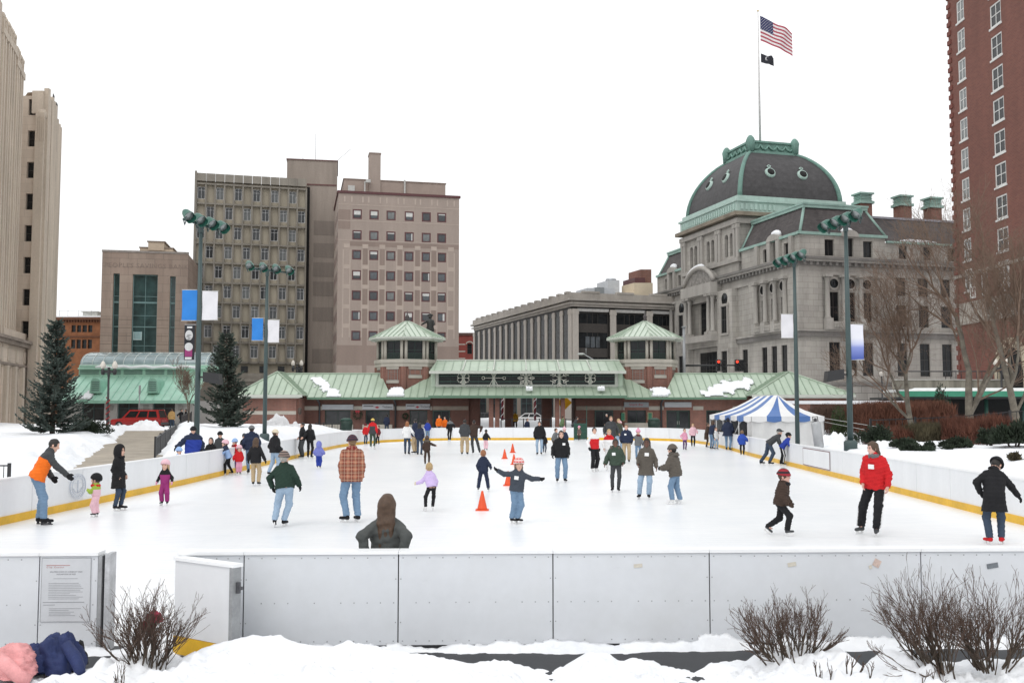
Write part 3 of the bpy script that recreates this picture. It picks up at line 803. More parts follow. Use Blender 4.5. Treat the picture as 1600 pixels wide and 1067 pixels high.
# roof snow
def snowpatch(name, label, P0, eu, ev_, nu, nv, th, shape, seed, cat='snow patch'):
    random.seed(seed); m = MB(); P0 = Vector(P0); eu = Vector(eu); ev_ = Vector(ev_); n = eu.cross(ev_).normalized(); n = n if n.z > 0 else -n
    idx = {}
    for j in range(nv+1):
        for i in range(nu+1):
            u, v_ = i/nu, j/nv; e = shape(u, v_)+.22*fbm(u*6+seed, v_*5, 1.5, 3)
            if e > 0:
                h = th*min(1, e*4)**.5*(.75+.5*fbm(u*9+seed, v_*7, 1.4, 3)); idx[i,j] = len(m.v); m.v.append(P0+eu*u+ev_*v_+n*(h+.06))
    for (i,j) in list(idx):
        q = [(i,j),(i+1,j),(i+1,j+1),(i,j+1)]
        if all(k in idx for k in q): m.f.append([idx[k] for k in q]); m.m.append(0); m.sm.append(True)
    base = len(m.v); m.v += [p-n*(p-P0).dot(n)+n*.04 for p in m.v[:base]]
    ed = {}
    for f in m.f[:]:
        for a, b in zip(f, f[1:]+f[:1]): ed[tuple(sorted((a,b)))] = ed.get(tuple(sorted((a,b))),0)+1
    for (a,b), k in ed.items():
        if k == 1: m.f.append([a,b,b+base,a+base]); m.m.append(0); m.sm.append(False)
    tag(m.build(name, fsnow_m), label, cat)
ex = 1.25
sl = Vector((0,3.9,zz(584,88.9)-EY))
snowpatch('roof_snow', 'ragged snow strip sliding down the left wing green roof', (PXL(478)+ex-.2,85,EY+.14), (3.6,0,0), sl*.8, 26, 18, .11, lambda u,v: .28-abs(u-(.75-.62*v))*1.4-(.05 if v>.9 else 0), 3)
snowpatch('roof_snow', 'big snow patch on the right wing green roof above the tent', (PXL(1096)+ex,84.9,EY+.14), (5.0,0,0), sl*.85, 34, 20, .14, lambda u,v: .34-abs(v-.15-.55*u)*.9-abs(u-.5)*.35, 9)
snowpatch('roof_snow', 'snow heap in the roof dip below the left turret', (PXL(604)+ex,85.05,EY+.16), (1.5,0,0), sl*.35, 14, 8, .16, lambda u,v: .5-abs(u-.5)*.7-v*.2, 5)
snowpatch('roof_snow', 'snow heap in the roof dip below the right turret', (PXL(1018)+ex,85.05,EY+.16), (1.7,0,0), sl*.35, 14, 8, .16, lambda u,v: .5-abs(u-.5)*.7-v*.2, 6)
snowpatch('roof_snow', 'small snow block on the hall roof edge left of centre sign post', (PXL(822,84)+ex,84.0,le+.5), (.55,0,0), (0,.5,.2), 8, 6, .25, lambda u,v: .5-abs(u-.5)*.6, 12)
snowpatch('roof_snow', 'small snow block on the hall roof edge towards the right turret', (PXL(934,84)+ex,84.0,le+.5), (.6,0,0), (0,.5,.2), 8, 6, .25, lambda u,v: .5-abs(u-.5)*.6, 14)
# signs
def sign(px0, px1, py0, py1, label, Y, build, col=(.36,.38,.40)):
    a, b = PX(px0,py1,Y), PX(px1,py0,Y); w_, h_ = b.x-a.x, b.z-a.z
    t = thing('sign', label, 'sign', ((a.x+b.x)/2, Y, (a.z+b.z)/2))
    m = MB(); m.box(-w_/2,w_/2,0,.06,-h_/2,h_/2); m.build('board', mat('sign_%d' % (col[0]*100), col, .5, .06), t); build(t, w_, h_)
blk = mat('sign_ink', (.05,.05,.055), .6); sred = mat('sign_red', (.35,.03,.04), .5)
def tk(t, w_, h_):
    text_mesh('lettering','Tickets',h_*.62,blk,t,(w_*.30,-.008,-h_*.2),(PI/2,0,0),'CENTER',.004)
    m = MB(); m.box(-w_*.46,-w_*.14,-.009,-.001,h_*.10,h_*.24); m.build('lettering', blk, t)
    m = MB(); m.slab([(-w_*.10,-.008,-h_*.08),(-w_*.02,-.008,-h_*.3),(w_*.06,-.008,-h_*.08),(-w_*.02,-.008,h_*.16)],(0,.006,0)); m.build('emblem', sred, t)
sign(503,552,632,640,'plain pale sign board above the leftmost shop window',86.05,lambda t,w_,h_:None)
sign(566,614.5,631.5,640,'Tickets sign above the shop window right of the red bow wreath',86.05,tk,(.42,.43,.45))
sign(634,672,631,639.5,'Tickets sign above the doorway nearest the left turret',86.05,tk,(.40,.41,.43))
sign(975,1013.5,628.2,636.2,'Snack Bar sign above the serving window between green menus',86.05,lambda t,w_,h_: text_mesh('lettering','Snack Bar',h_*.7,sred,t,(0,-.008,-h_*.2),(PI/2,0,0),'CENTER',.004),(.27,.29,.31))
sign(1038.5,1080.5,628.2,636.2,'blank pale stone lintel board above the double doors',86.05,lambda t,w_,h_:None,(.40,.36,.31))
for px, lab in ((973.3,'left of the Snack Bar window'),(1015.7,'right of the Snack Bar window')):
    def mn(t,w_,h_):
        m = MB(); m.box(-w_*.37,w_*.37,-.02,-.002,-h_*.43,h_*.43); m.build('menu', mat('menu_green',(.03,.16,.09),.5,.3,14),t)
    sign(px-3.7,px+3.7,644,657.5,'green framed menu board '+lab,86.0,mn,(.38,.33,.2))
# snowflake decorations on the clerestory mullions
whp = mat('snowflake_white', (.82,.78,.72), .5, .05)
for i, (x, r, kind) in enumerate(((mulX[1],.62,0),(mulX[2],.95,1),(mulX[3],.75,2),(mulX[4],.85,3),(mulX[5],.55,0))):
    lab = ['small curled snowflake ornament at the left end of the clerestory','large looped snowflake ornament second from left on the clerestory','pointed snowflake ornament in the middle of the clerestory','branching snowflake ornament second from right on the clerestory','small curled snowflake ornament at the right end of the clerestory'][i]
    m = MB(); c0 = Vector((0,0,0))
    for k in range(6 if kind != 2 else 8):
        a = 2*PI*k/(6 if kind != 2 else 8)+(0 if kind != 3 else PI/6); d = Vector((math.cos(a),0,math.sin(a))); pz = Vector((-d.z,0,d.x))
        m.bar(c0, d*r*.85, .04, .04)
        if kind == 1: m.tube([d*r*.85+(d*math.cos(q)+pz*math.sin(q))*.13+d*.1 for q in [2*PI*j/8 for j in range(9)]], .03, 4)
        elif kind == 2:
            m.bar(d*r*.4,d*r*.65+pz*.14,.045); m.bar(d*r*.4,d*r*.65-pz*.14,.045); m.bar(d*r*.65+pz*.14,d*r,.045); m.bar(d*r*.65-pz*.14,d*r,.045)
        elif kind == 3:
            for f in (.45,.7): m.bar(d*r*f,d*r*(f+.25)+pz*.2,.05); m.bar(d*r*f,d*r*(f+.25)-pz*.2,.05)
        else:
            for s in (-1,1): m.tube([d*r*.5,d*r*.75+pz*s*.06,d*r*.85+pz*s*.2,d*r*.68+pz*s*.22],.03,4)
    tag(m.build('snowflake_ornament', whp, None, (x+1.25, 85+.93, (hz0+hz1)/2+.2)), lab, 'ornament', 'snowflake ornaments')
# wreaths
gw = mat('wreath_green', (.015,.035,.015), .8, .4, 20)
for px, py, r, lab, bow in ((559,648,.42,'round green wreath with a red bow between the shop windows',1),(633.5,650,.28,'small dark wreath between the two Tickets signs',0)):
    p = PX(px,py,86.0); t = thing('wreath', lab, 'wreath', p); random.seed(3); m = MB()
    for k in range(420):
        a = random.uniform(0,2*PI); b = random.uniform(0,2*PI); d = Vector((math.cos(a),0,math.sin(a))); q = d*(r*.78+r*.2*math.cos(b))+Vector((0,-.06+.09*math.sin(b),0))
        e = Vector((random.gauss(0,1),random.gauss(0,1),random.gauss(0,1))).normalized()*.09; s = e.orthogonal().normalized()*.02
        m.add([q-s,q+s,q+e],[(0,1,2)])
    m.build('greenery', gw, t)
    if bow:
        m = MB(); m.ell((-.1,-.16,r*.72),(.12,.05,.1)); m.ell((.1,-.16,r*.72),(.12,.05,.1)); m.bar((-.02,-.16,r*.7),(-.1,-.16,r*.25),.09,.03); m.bar((.02,-.16,r*.7),(.1,-.16,r*.25),.09,.03); m.build('bow', sred, t)
p = PX(466,642,83.3); m = MB(); m.lathe([(.05,-.3),(.16,-.2),(.17,.2),(.05,.3)],8); tag(m.build('wall_lantern', mat('lantern_dark',(.06,.04,.03),.5),None,(p.x+.2,82.9,p.z)),'dark lantern on the corner of the left brick wing','lantern')
# statue behind left turret
bz = mat('bronze_dark', (.035,.036,.034), .45, .3, 6, metal=.4)
p = PX(672,520,96); m = MB()
m.lathe([(.55,-6),(.55,-.2),(.4,0)],10); m.lathe([(.36,0),(.42,.3),(.3,.75),(.36,1.1),(.24,1.3),(.1,1.38),(.16,1.45),(.17,1.6),(.13,1.72),(.05,1.76)],12)
m.tube([(-.2,0,1.2),(-.55,-.1,.95),(-.85,-.1,.75)],[.13,.1,.06],8); m.tube([(.25,0,1.2),(.38,-.05,.8),(.2,-.2,.55)],[.14,.11,.07],8); m.tube([(-.3,0,1.7),(0,-.02,1.75),(.3,0,1.68)],[.05,.15,.05],6)
o = m.build('statue', bz, None, p); tag(o,'dark bronze statue with outstretched arm behind the left turret roof','statue')
# ================================================================ city hall
gran = brickmat('granite', (.35,.33,.30), (.40,.38,.345), (.22,.205,.19), 1.25, .62, .016, .26, vs=.5)
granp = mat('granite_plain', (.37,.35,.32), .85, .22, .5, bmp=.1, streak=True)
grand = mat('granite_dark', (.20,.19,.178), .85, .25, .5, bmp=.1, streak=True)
slate = brickmat('slate', (.062,.054,.054), (.085,.075,.074), (.045,.04,.04), .5, .22, .012, .3, vs=.4)
cop = mat('verdigris', (.28,.42,.37), .6, .18, .8, streak=True)
copd = mat('verdigris_dark', (.15,.28,.235), .6, .25, 1.2, streak=True)
ch = thing('city_hall', 'grey granite city hall with dark domed roof and verdigris copper trim', 'city hall', (30.6,105,.3), math.atan2(.27,.963))
def fw(parent, z, s, w_, h_, style='v', side=0, depth=.2, arch=False, fm=None):
    """window on side 0 = right face (along x), side 1 = front face (along y)"""
    fm = fm or mat('sash_dark', (.07,.065,.06), .6)
    if side == 0: return window(parent, s, depth-.07, z, w_, h_, style, fm, glass)
    o = window(parent, depth-.07, s, z, w_, h_, style, fm, glass, -PI/2)
    return o
FL, SL = 37.5, 46.0
zg, zb, zc0, zc1, zco = 10.3, 10.9, 16.4, 17.4, 18.25
front_r = []; side_r = []
# ground-floor and main windows
GW = [(2.9,1.3),(5.0,1.3),(7.1,1.3),(9.9,1.3)]
for s, w_ in [(3.25,1.2),(5.35,1.2),(7.45,1.2),(11.9,1.3),(15.2,1.3),(27.2,1.3),(30.3,1.1),(32.3,1.1),(34.3,1.1)]: front_r.append((s-w_/2,s+w_/2,5.8,9.0,'v'))
for s, w_ in [(4.15,1.35),(6.2,1.35),(8.25,1.35),(12.6,1.3),(15.5,1.3),(18.4,1.3),(21.3,1.3),(24.2,1.3)]: side_r.append((s-w_/2,s+w_/2,5.6,9.2,'v'))
for s, w_ in [(3.25,1.0),(5.35,1.0),(7.45,1.0),(30.3,1.0),(32.3,1.0),(34.3,1.0)]: front_r.append((s-w_/2,s+w_/2,11.3,14.3,'v'))
for s in (4.15,6.2,8.25): side_r.append((s-.62,s+.62,11.3,14.6,'v'))
for s in (12.6,15.5,18.4,21.3,24.2): side_r.append((s-.65,s+.65,11.0,13.4,'v')); side_r.append((s-.65,s+.65,14.4,16.6,'v'))
for s in (15.2,27.2): front_r.append((s-.7,s+.7,11.2,15.2,'v'))
front_r.append((18.9,23.7,4.6,9.2,'d')); front_r.append((19.3,23.3,11.0,16.2,'d'))
m = MB(); facade(m, 0, SL, 0, zc0, side_r, 0, .35); m.M = SWAP; facade(m, 0, FL, 0, zc0, front_r, 0, .2)
m.M = None; m.quad((0,FL,0),(SL,FL,0),(SL,FL,zco),(0,FL,zco)); m.quad((SL,0,0),(SL,FL,0),(SL,FL,zco),(SL,0,zco)); m.quad((0,0,zco-.1),(SL,0,zco-.1),(SL,FL,zco-.1),(0,FL,zco-.1))
m.build('wall', gran, ch)
for r in side_r: fw(ch, r[2], (r[0]+r[1])/2, r[1]-r[0], r[3]-r[2], 'vh', 0)
for r in front_r: fw(ch, r[2], (r[0]+r[1])/2, r[1]-r[0], r[3]-r[2], 'vh' if r[4]=='v' else 'gv', 1)
def course(z0, z1, out, mm, name, ya=0, yb=FL, xb=SL):
    m = MB(); m.box(-out, -.002, ya-out, yb, z0, z1); m.box(-.0, xb, -out, -.002, z0, z1); return m.build(name, mm, ch)
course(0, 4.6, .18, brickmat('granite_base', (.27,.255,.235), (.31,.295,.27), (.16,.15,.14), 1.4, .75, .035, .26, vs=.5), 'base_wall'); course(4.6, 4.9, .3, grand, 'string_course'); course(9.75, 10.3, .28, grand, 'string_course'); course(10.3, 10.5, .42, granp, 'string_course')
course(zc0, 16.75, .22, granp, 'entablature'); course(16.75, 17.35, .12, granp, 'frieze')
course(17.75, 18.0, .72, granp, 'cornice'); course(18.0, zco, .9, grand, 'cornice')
m = MB(); k = 0
s = .0
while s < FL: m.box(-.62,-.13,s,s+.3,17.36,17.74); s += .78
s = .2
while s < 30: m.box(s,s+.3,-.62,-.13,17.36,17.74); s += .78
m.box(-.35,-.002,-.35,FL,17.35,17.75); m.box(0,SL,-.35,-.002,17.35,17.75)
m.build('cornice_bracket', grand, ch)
# corner piers and pavilion projections
m = MB()
for a, b in ((0,2.0),(8.7,10.4),(28.6,29.4),(35.3,37.5)): m.box(-.26,-.003,a-(.26 if a == 0 else 0),b,10.5,zc0)
for a, b in ((0,2.6),(9.9,11.2)): m.box(a,b,-.26,-.003,10.5,zc0)
m.box(-.8,-.003,13.4,17.2,0,zc0-.02); m.box(-.8,-.003,25.4,29,0,zc0-.02); m.box(-.8,-.003,17.2,25.4,9.75,10.9); m.box(-.8,-.003,17.2,25.4,zc0-.9,17.4)
m.build('corner_pier', gran, ch)
for s in (15.2,27.2):
    for zb_, h_, st_ in ((5.8,3.2,'vh'),(11.2,3.2,'vh')): 
        m = MB(); m.box(-.98,-.8,s-1.05,s+1.05,zb_-.3,zb_-.05); m.box(-.98,-.8,s-1.0,s-.72,zb_-.05,zb_+h_); m.box(-.98,-.8,s+.72,s+1.0,zb_-.05,zb_+h_); m.box(-1.0,-.8,s-1.1,s+1.1,zb_+h_,zb_+h_+.3); m.build('window_surround', granp, ch)
        window(ch, -.87, s, zb_-.05, 1.44, h_+.05, st_, mat('sash_dark',(.07,.065,.06),.6), glass, -PI/2)
    m = MB(); m.lathe([(.72,-.85),(.72,-.79)],20,(0,0,0)); o = m.build('round_window', glass, ch, (-.005,s,15.3)); o.rotation_euler = (0,PI/2,0); o.location = (-.005,s,15.3)
# columns, round windows
cm_ = MB(); H_ = 4.9
cm_.box(-.42,.42,-.42,.42,0,.35); cm_.lathe([(.33,.35),(.35,.45),(.27,.58),(.27,2.2),(.225,H_-.55),(.27,H_-.5),(.24,H_-.42),(.38,H_-.12)],14); cm_.box(-.46,.46,-.46,.46,H_-.12,H_+.15)
cme = cm_.mesh('column', granp)
for s in (2.25,4.3,6.4,8.45,29.5,31.3,33.3,35.2): link('column', cme, ch, (-.42,s,11.35))
for s in (3.1,5.17,7.25,9.4): link('column', cme, ch, (s,-.42,11.35))
for s in (17.5,18.6,23.9,25.0): o = link('column', cme, ch, (-1.25,s,11.2)); o.scale = (1,1,1.0)
m = MB(); m.box(-.85,-.26,1.8,8.9,10.5,11.35); m.box(-.85,-.26,29.1,35.6,10.5,11.35); m.box(2.65,9.85,-.85,-.26,10.5,11.35); m.box(-1.75,-.8,17.0,25.5,10.4,11.2)
m.box(-1.75,-.8,17.0,25.5,16.25,17.6)
m.build('pedestal', granp, ch)
bal = MB()
for s in (4.15,6.2,8.25):
    for q in range(6): bal.lathe([(.06,0),(.1,.2),(.05,.45),(.07,.6)],6,(s-.5+q*.2,-.9,10.62))
for s in (3.25,5.35,7.45):
    for q in range(6): bal.lathe([(.06,0),(.1,.2),(.05,.45),(.07,.6)],6,(-.9,s-.5+q*.2,10.62))
bal.build('balustrade', granp, ch)
rm = MB(); rm.lathe([(.5,-.01),(.5,.01)],18); rmm = rm.mesh('pane', glass)
rr = MB(); rr.lathe([(.52,-.12),(.74,-.12),(.76,0),(.74,.08),(.5,.06)],18); rrm = rr.mesh('round_window', granp)
for s in (4.15,6.2,8.25): o = link('round_window', rrm, ch, (s,-.06,15.5)); o.rotation_euler = (PI/2,0,0); link('pane', rmm, o, (0,0,.075))
for s in (3.25,5.35,7.45,30.3,32.3,34.3): o = link('round_window', rrm, ch, (-.06,s,15.5)); o.rotation_euler = (PI/2,0,-PI/2); link('pane', rmm, o, (0,0,.075))
# portal arch pediment (segmental, snow-capped)
m = MB(); pts = []
for k in range(15):
    a = PI*(.18+.64*k/14); pts.append((-1.7, 21.25-5.0*math.cos(a)*1.0, 16.2+4.1*math.sin(a)-.6))
m.slab([(-1.2,p[1],p[2]) for p in pts]+[(-1.2,pts[-1][1],17.6),(-1.2,pts[0][1],17.6)], (.9,0,0)); m.build('pediment', mat('carved_stone',(.27,.255,.235),.9,.45,3.0,bmp=.9,bscale=4), ch)
m = MB(); m.tube([(-1.3,p[1],p[2]+.1) for p in pts],.28,8); m.build('pediment_moulding', granp, ch)
m = MB(); m.tube([(-1.15,p[1],p[2]+.42) for p in pts[5:]],[.1]+[.24]*8+[.12],8); m.build('snow_cap', fsnow_m, ch)
# attic storey
za0, za1 = zco, 20.75
at_f = [(3.1,.9,18.7,20.2),(5.35,1.0,18.6,20.9),(7.6,.9,18.7,20.2),(30.2,.8,18.7,20.2),(32.3,.9,18.6,20.8),(34.4,.8,18.7,20.2)]
at_s = [(4.0,1.2,18.55,20.35),(6.4,1.2,18.55,20.6),(8.8,1.2,18.55,20.35),(13.4,1.1,18.6,20.1),(16.6,1.1,18.6,20.1),(19.8,1.1,18.6,20.1),(23,1.1,18.6,20.1)]
m = MB()
rs = [(a-b/2,a+b/2,c_,d_) for a,b,c_,d_ in at_s]; rf = [(a-b/2,a+b/2,c_,d_) for a,b,c_,d_ in at_f]
facade(m, .35, 11.0, za0-.1, za1, [r for r in rs if r[0] < 11], .35, .4); facade(m, 11.0, SL, za0-.1, 20.3, [r for r in rs if r[0] > 11], .5, .4)
m.M = SWAP; facade(m, .35, 13, za0-.1, za1, [r for r in rf if r[0] < 13], .35, .4); facade(m, 28.8, FL, za0-.1, za1, [r for r in rf if r[0] > 13], .35, .4); m.M = None
m.quad((11,.35,za0),(11,6,za0),(11,6,za1),(11,.35,za1))
m.build('attic_wall', gran, ch)
sd_ = mat('sash_dark', (.07,.065,.06), .6)
for (a,b,c_,d_) in at_s: window(ch, a, .35+(.15 if a > 11 else 0)+.25, c_, b, d_-c_, 'v', sd_, glass)
for (a,b,c_,d_) in at_f: window(ch, .6, a, c_, b, d_-c_, 'v', sd_, glass, -PI/2)
# dormer hoods with snow
for side, s, w_ in ((1,5.35,2.6),(1,32.3,2.4),(0,6.4,2.2)):
    m = MB(); pp = []
    for k in range(9):
        a = PI*k/8; pp.append((s-w_/2*math.cos(a), 20.8+.75*math.sin(a)))
    if side: m.slab([(-.05,p[0],p[1]) for p in pp], (1.6,0,0)); m.slab([(-.0,s-w_/2,18.3),(-.0,s-.62,18.3),(-.0,s-.62,20.8),(-.0,s-w_/2,20.8)],(.34,0,0)); m.slab([(-.0,s+.62,18.3),(-.0,s+w_/2,18.3),(-.0,s+w_/2,20.8),(-.0,s+.62,20.8)],(.34,0,0))
    else: m.slab([(p[0],-.05,p[1]-.1) for p in pp], (0,1.6,0)); 
    d = m.build('dormer', granp, ch)
    m = MB()
    if side: m.tube([(.5,p[0],p[1]+.12) for p in pp[2:7]],[.15,.35,.4,.35,.2],8)
    else: m.tube([(p[0],.6,p[1]+.02) for p in pp[2:7]],[.1,.25,.25,.2,.1],8)
    m.build('snow_cap', fsnow_m, d)
for s in (1.7,9.0): 
    m = MB(); m.box(-.05,.34,s-.3,s+.3,18.25,20.75); m.build('attic_pier', granp, ch)
m = MB(); m.box(.0,11.2,.1,.36,za1,za1+.3); m.box(.1,.36,-.0,13.2,za1,za1+.3); m.box(.1,.36,28.8,FL,za1,za1+.3); m.box(11.2,SL,.25,.52,20.3,20.5); m.build('copper_gutter', cop, ch)
# mansard roofs
def mansard(x0, x1, y0, y1, z0, z1, ins, open_sides=''):
    a = [(x0,y0,z0),(x1,y0,z0),(x1,y1,z0),(x0,y1,z0)]; b = [(x0+ins,y0+ins,z1),(x1-ins,y0+ins,z1),(x1-ins,y1-ins*.2,z1),(x0+ins,y1-ins*.2,z1)]
    m = MB()
    for k in range(4): m.quad(a[k],a[(k+1)%4],b[(k+1)%4],b[k])
    m.poly(b); r = m.build('mansard_roof', slate, ch)
    m = MB(); 
    for k in range(4): m.tube([a[k],b[k]],.16,6)
    m.box(b[0][0]-.22,b[1][0]+.22,b[0][1]-.22,b[0][1]+.1,z1-.05,z1+.28); m.box(b[0][0]-.22,b[0][0]+.1,b[0][1]+.1,b[3][1]+.2,z1-.05,z1+.28); m.box(b[1][0]-.1,b[1][0]+.22,b[0][1]+.1,b[3][1]+.2,z1-.05,z1+.28)
    m.box(b[0][0]-.3,b[1][0]+.3,b[0][1]-.3,b[3][1]+.3,z1+.28,z1+.48)
    m.build('copper_cresting', cop, ch)
mansard(.5,11.2,.5,13.2,21.0,24.1,1.5); mansard(.5,11.2,28.6,FL-.3,21.0,23.9,1.5)
m = MB(); m.quad((11,.6,20.5),(SL,.6,20.5),(SL,3.2,23.6),(10,3.2,23.6)); m.quad((10,3.2,23.6),(SL,3.2,23.6),(SL,14,24.4),(10,14,24.4)); m.build('mansard_roof', slate, ch)
m = MB(); m.box(10,SL,3.05,3.3,23.55,23.8); m.build('copper_ridge', mat('lead_ridge',(.28,.28,.32),.5), ch)
m = MB(); m.tube([(13+k*1.2,.45,20.62+.05*(k%2)) for k in range(5)],[.05,.18,.2,.14,.05],6); m.build('snow_cap', fsnow_m, ch)
for x in (12.8,18.2,22.4):
    m = MB(); m.box(x-.75,x+.75,6,7.4,23.4,25.9); c_ = m.build('chimney', brick, ch)
    m = MB(); m.box(x-.95,x+.95,5.8,7.6,25.9,26.2); m.box(x-.7,x+.7,6.05,7.35,26.2,27.0); m.box(x-.95,x+.95,5.8,7.6,27.0,27.2)
    for k in range(4): m.box(x-.78,x+.78,5.96,7.44,26.28+k*.18,26.36+k*.18)
    m.build('chimney_cap', cop, c_)
# central attic block with arched windows
B0, B1, BX0, BX1 = 13.6, 28.7, .3, 15.2
m = MB()
aw = []
for c0 in (16.0,20.9,25.7):
    for d_ in (-.62,.62): aw.append((c0+d_-.42,c0+d_+.42,20.6,23.4))
m.M = SWAP; facade(m, B0, B1, za0-.1, 25.2, aw, BX0, .45); m.M = None
m.quad((BX0,B0,za0),(BX1,B0,za0),(BX1,B0,25.2),(BX0,B0,25.2)); m.quad((BX0,B1,za0),(BX1,B1,za0),(BX1,B1,25.2),(BX0,B1,25.2)); m.quad((BX1,B0,za0),(BX1,B1,za0),(BX1,B1,25.2),(BX1,B0,25.2))
m.build('attic_block', gran, ch)
for a,b,c_,d_ in aw:
    o = window(ch, BX0+.36, (a+b)/2, c_, b-a, d_-c_, 'h', sd_, glass, -PI/2)
    m = MB(); n_ = 8; cy = (a+b)/2; rr_ = (b-a)/2
    for sg in (-1,1):
        pts = [(BX0+.02,cy+sg*rr_*math.cos(PI/2*k/n_),d_-rr_+rr_*math.sin(PI/2*k/n_)) for k in range(n_+1)]+[(BX0+.02,cy+sg*rr_,d_+.01)]
        m.slab(pts,(.3,0,0))
    m.build('arch_spandrel', granp, ch)
m = MB()
for c0 in (13.9,18.4,23.3,28.3): 
    for d_ in (-.36,.36): m.box(BX0-.3,BX0-.003,c0+d_-.25,c0+d_+.25,20.2,24.3); m.box(BX0-.36,BX0-.003,c0+d_-.32,c0+d_+.32,23.75,24.25)
m.build('pilaster', granp, ch)
m = MB(); m.box(BX0-.42,BX1+.2,B0-.42,B1+.42,24.3,24.9); m.box(BX0-.3,BX1+.2,B0-.25,B1+.25,19.7,20.2); m.build('string_course', granp, ch)
m = MB(); m.box(BX0-.85,BX1+.5,B0-.85,B1+.85,25.2,25.65); m.build('cornice', mat('stained_stone',(.24,.205,.16),.9,.3,.6), ch)
m = MB(); m.box(BX0-.3,BX1+.2,B0-.3,B1+.3,25.65,27.0); m.box(BX0-.5,BX1+.4,B0-.5,B1+.5,26.95,27.2); m.box(BX0-.1,BX1,B0-.1,B1+.1,27.2,27.75)
for k in range(24): m.box(BX0-.42,BX0-.3,B0+.2+k*.62,B0+.5+k*.62,26.0,26.7)
for k in range(8): m.box(BX0+.2+k*.62,BX0+.5+k*.62,B0-.42,B0-.3,26.0,26.7)
m.build('copper_base', mat('verdigris_pale',(.40,.53,.48),.6,.15,.8,streak=True), ch)
# dome
dc = ((BX0+BX1)/2, (B0+B1)/2); rx, ry, cr = 6.95, 7.15, 2.95; zb_, zh = 27.6, 6.9; n_ = 14
def dp(t): c_ = math.cos(t*PI/2)**1.5; return cr+(rx-cr)*c_, cr+(ry-cr)*c_, zb_+zh*math.sin(t*PI/2)
m = MB(); prof = [dp(k/n_) for k in range(n_+1)]
for k in range(n_):
    (ax,ay,az),(bx,by,bz_) = prof[k], prof[k+1]
    for s0,s1,s2,s3 in (((-1,-1),(1,-1),(1,-1),(-1,-1)),((1,-1),(1,1),(1,1),(1,-1)),((1,1),(-1,1),(-1,1),(1,1)),((-1,1),(-1,-1),(-1,-1),(-1,1))):
        m.add([(dc[0]+s0[0]*ax,dc[1]+s0[1]*ay,az),(dc[0]+s1[0]*ax,dc[1]+s1[1]*ay,az),(dc[0]+s2[0]*bx,dc[1]+s2[1]*by,bz_),(dc[0]+s3[0]*bx,dc[1]+s3[1]*by,bz_)],[(0,1,2,3)],0,False)
dome = m.build('dome', mat('dome_slate',(.052,.049,.051),.6,.35,1.6,bmp=.3,bscale=8,streak=False), ch)
m = MB()
for sx in (-1,1):
    for sy in (-1,1): m.tube([(dc[0]+sx*p[0],dc[1]+sy*p[1],p[2]) for p in prof],[.31-.008*k for k in range(n_+1)],8)
m.build('rib', copd, dome)
zt = zb_+zh
m = MB(); m.box(dc[0]-cr-.5,dc[0]+cr+.5,dc[1]-cr-.5,dc[1]+cr+.5,zt-.25,zt+.1); m.box(dc[0]-cr-.15,dc[0]+cr+.15,dc[1]-cr-.15,dc[1]+cr+.15,zt+.1,zt+1.2); m.box(dc[0]-cr-.35,dc[0]+cr+.35,dc[1]-cr-.35,dc[1]+cr+.35,zt+1.2,zt+1.45)
for sx in (-1,1):
    for sy in (-1,1): m.lathe([(.5,0),(.55,.9),(.62,1.35),(.45,1.75),(.2,2.05)],8,(dc[0]+sx*(cr+.2),dc[1]+sy*(cr+.2),zt))
for k in range(5):
    for sy in (-1,):
        a = dc[0]-cr+.55+k*1.2; m.tube([(a-.6,dc[1]-cr-.22,zt+.95),(a-.3,dc[1]-cr-.3,zt+.5),(a,dc[1]-cr-.34,zt+.35),(a+.3,dc[1]-cr-.3,zt+.5),(a+.6,dc[1]-cr-.22,zt+.95)],.13,6)
        a = dc[1]-cr+.55+k*1.2; m.tube([(dc[0]-cr-.22,a-.6,zt+.95),(dc[0]-cr-.3,a-.3,zt+.5),(dc[0]-cr-.34,a,zt+.35),(dc[0]-cr-.3,a+.3,zt+.5),(dc[0]-cr-.22,a+.6,zt+.95)],.13,6)
m.lathe([(1.5,1.45),(1.5,1.8),(1.3,1.9)],16,(dc[0],dc[1],zt))
m.build('crown', copd, dome)
t_ = .34; px_, py_, pz_ = dp(t_)
om = MB(); om.lathe([(.5,-.3),(.66,-.3),(.72,-.1),(.62,.12),(.5,.16)],16); om.tube([(0,.72,0),(-.25,.95,0),(0,1.1,0),(.25,.95,0),(0,.72,0)],.08,5)
ome = om.mesh('oculus', mat('verdigris_pale2',(.42,.55,.50),.6,.12,2)); dk = MB(); dk.lathe([(.49,.15),(.49,.175)],14); dke = dk.mesh('opening', mat('void_dark',(.012,.012,.012),.9))
for d_ in (-2.3,2.2):
    o = link('oculus', ome, dome, (dc[0]+d_,dc[1]-py_-.12,pz_)); o.rotation_euler = (R(66),0,0); link('opening', dke, o)
    o = link('oculus', ome, dome, (dc[0]-px_-.12,dc[1]+d_,pz_)); o.rotation_euler = (R(66),0,-PI/2); link('opening', dke, o)
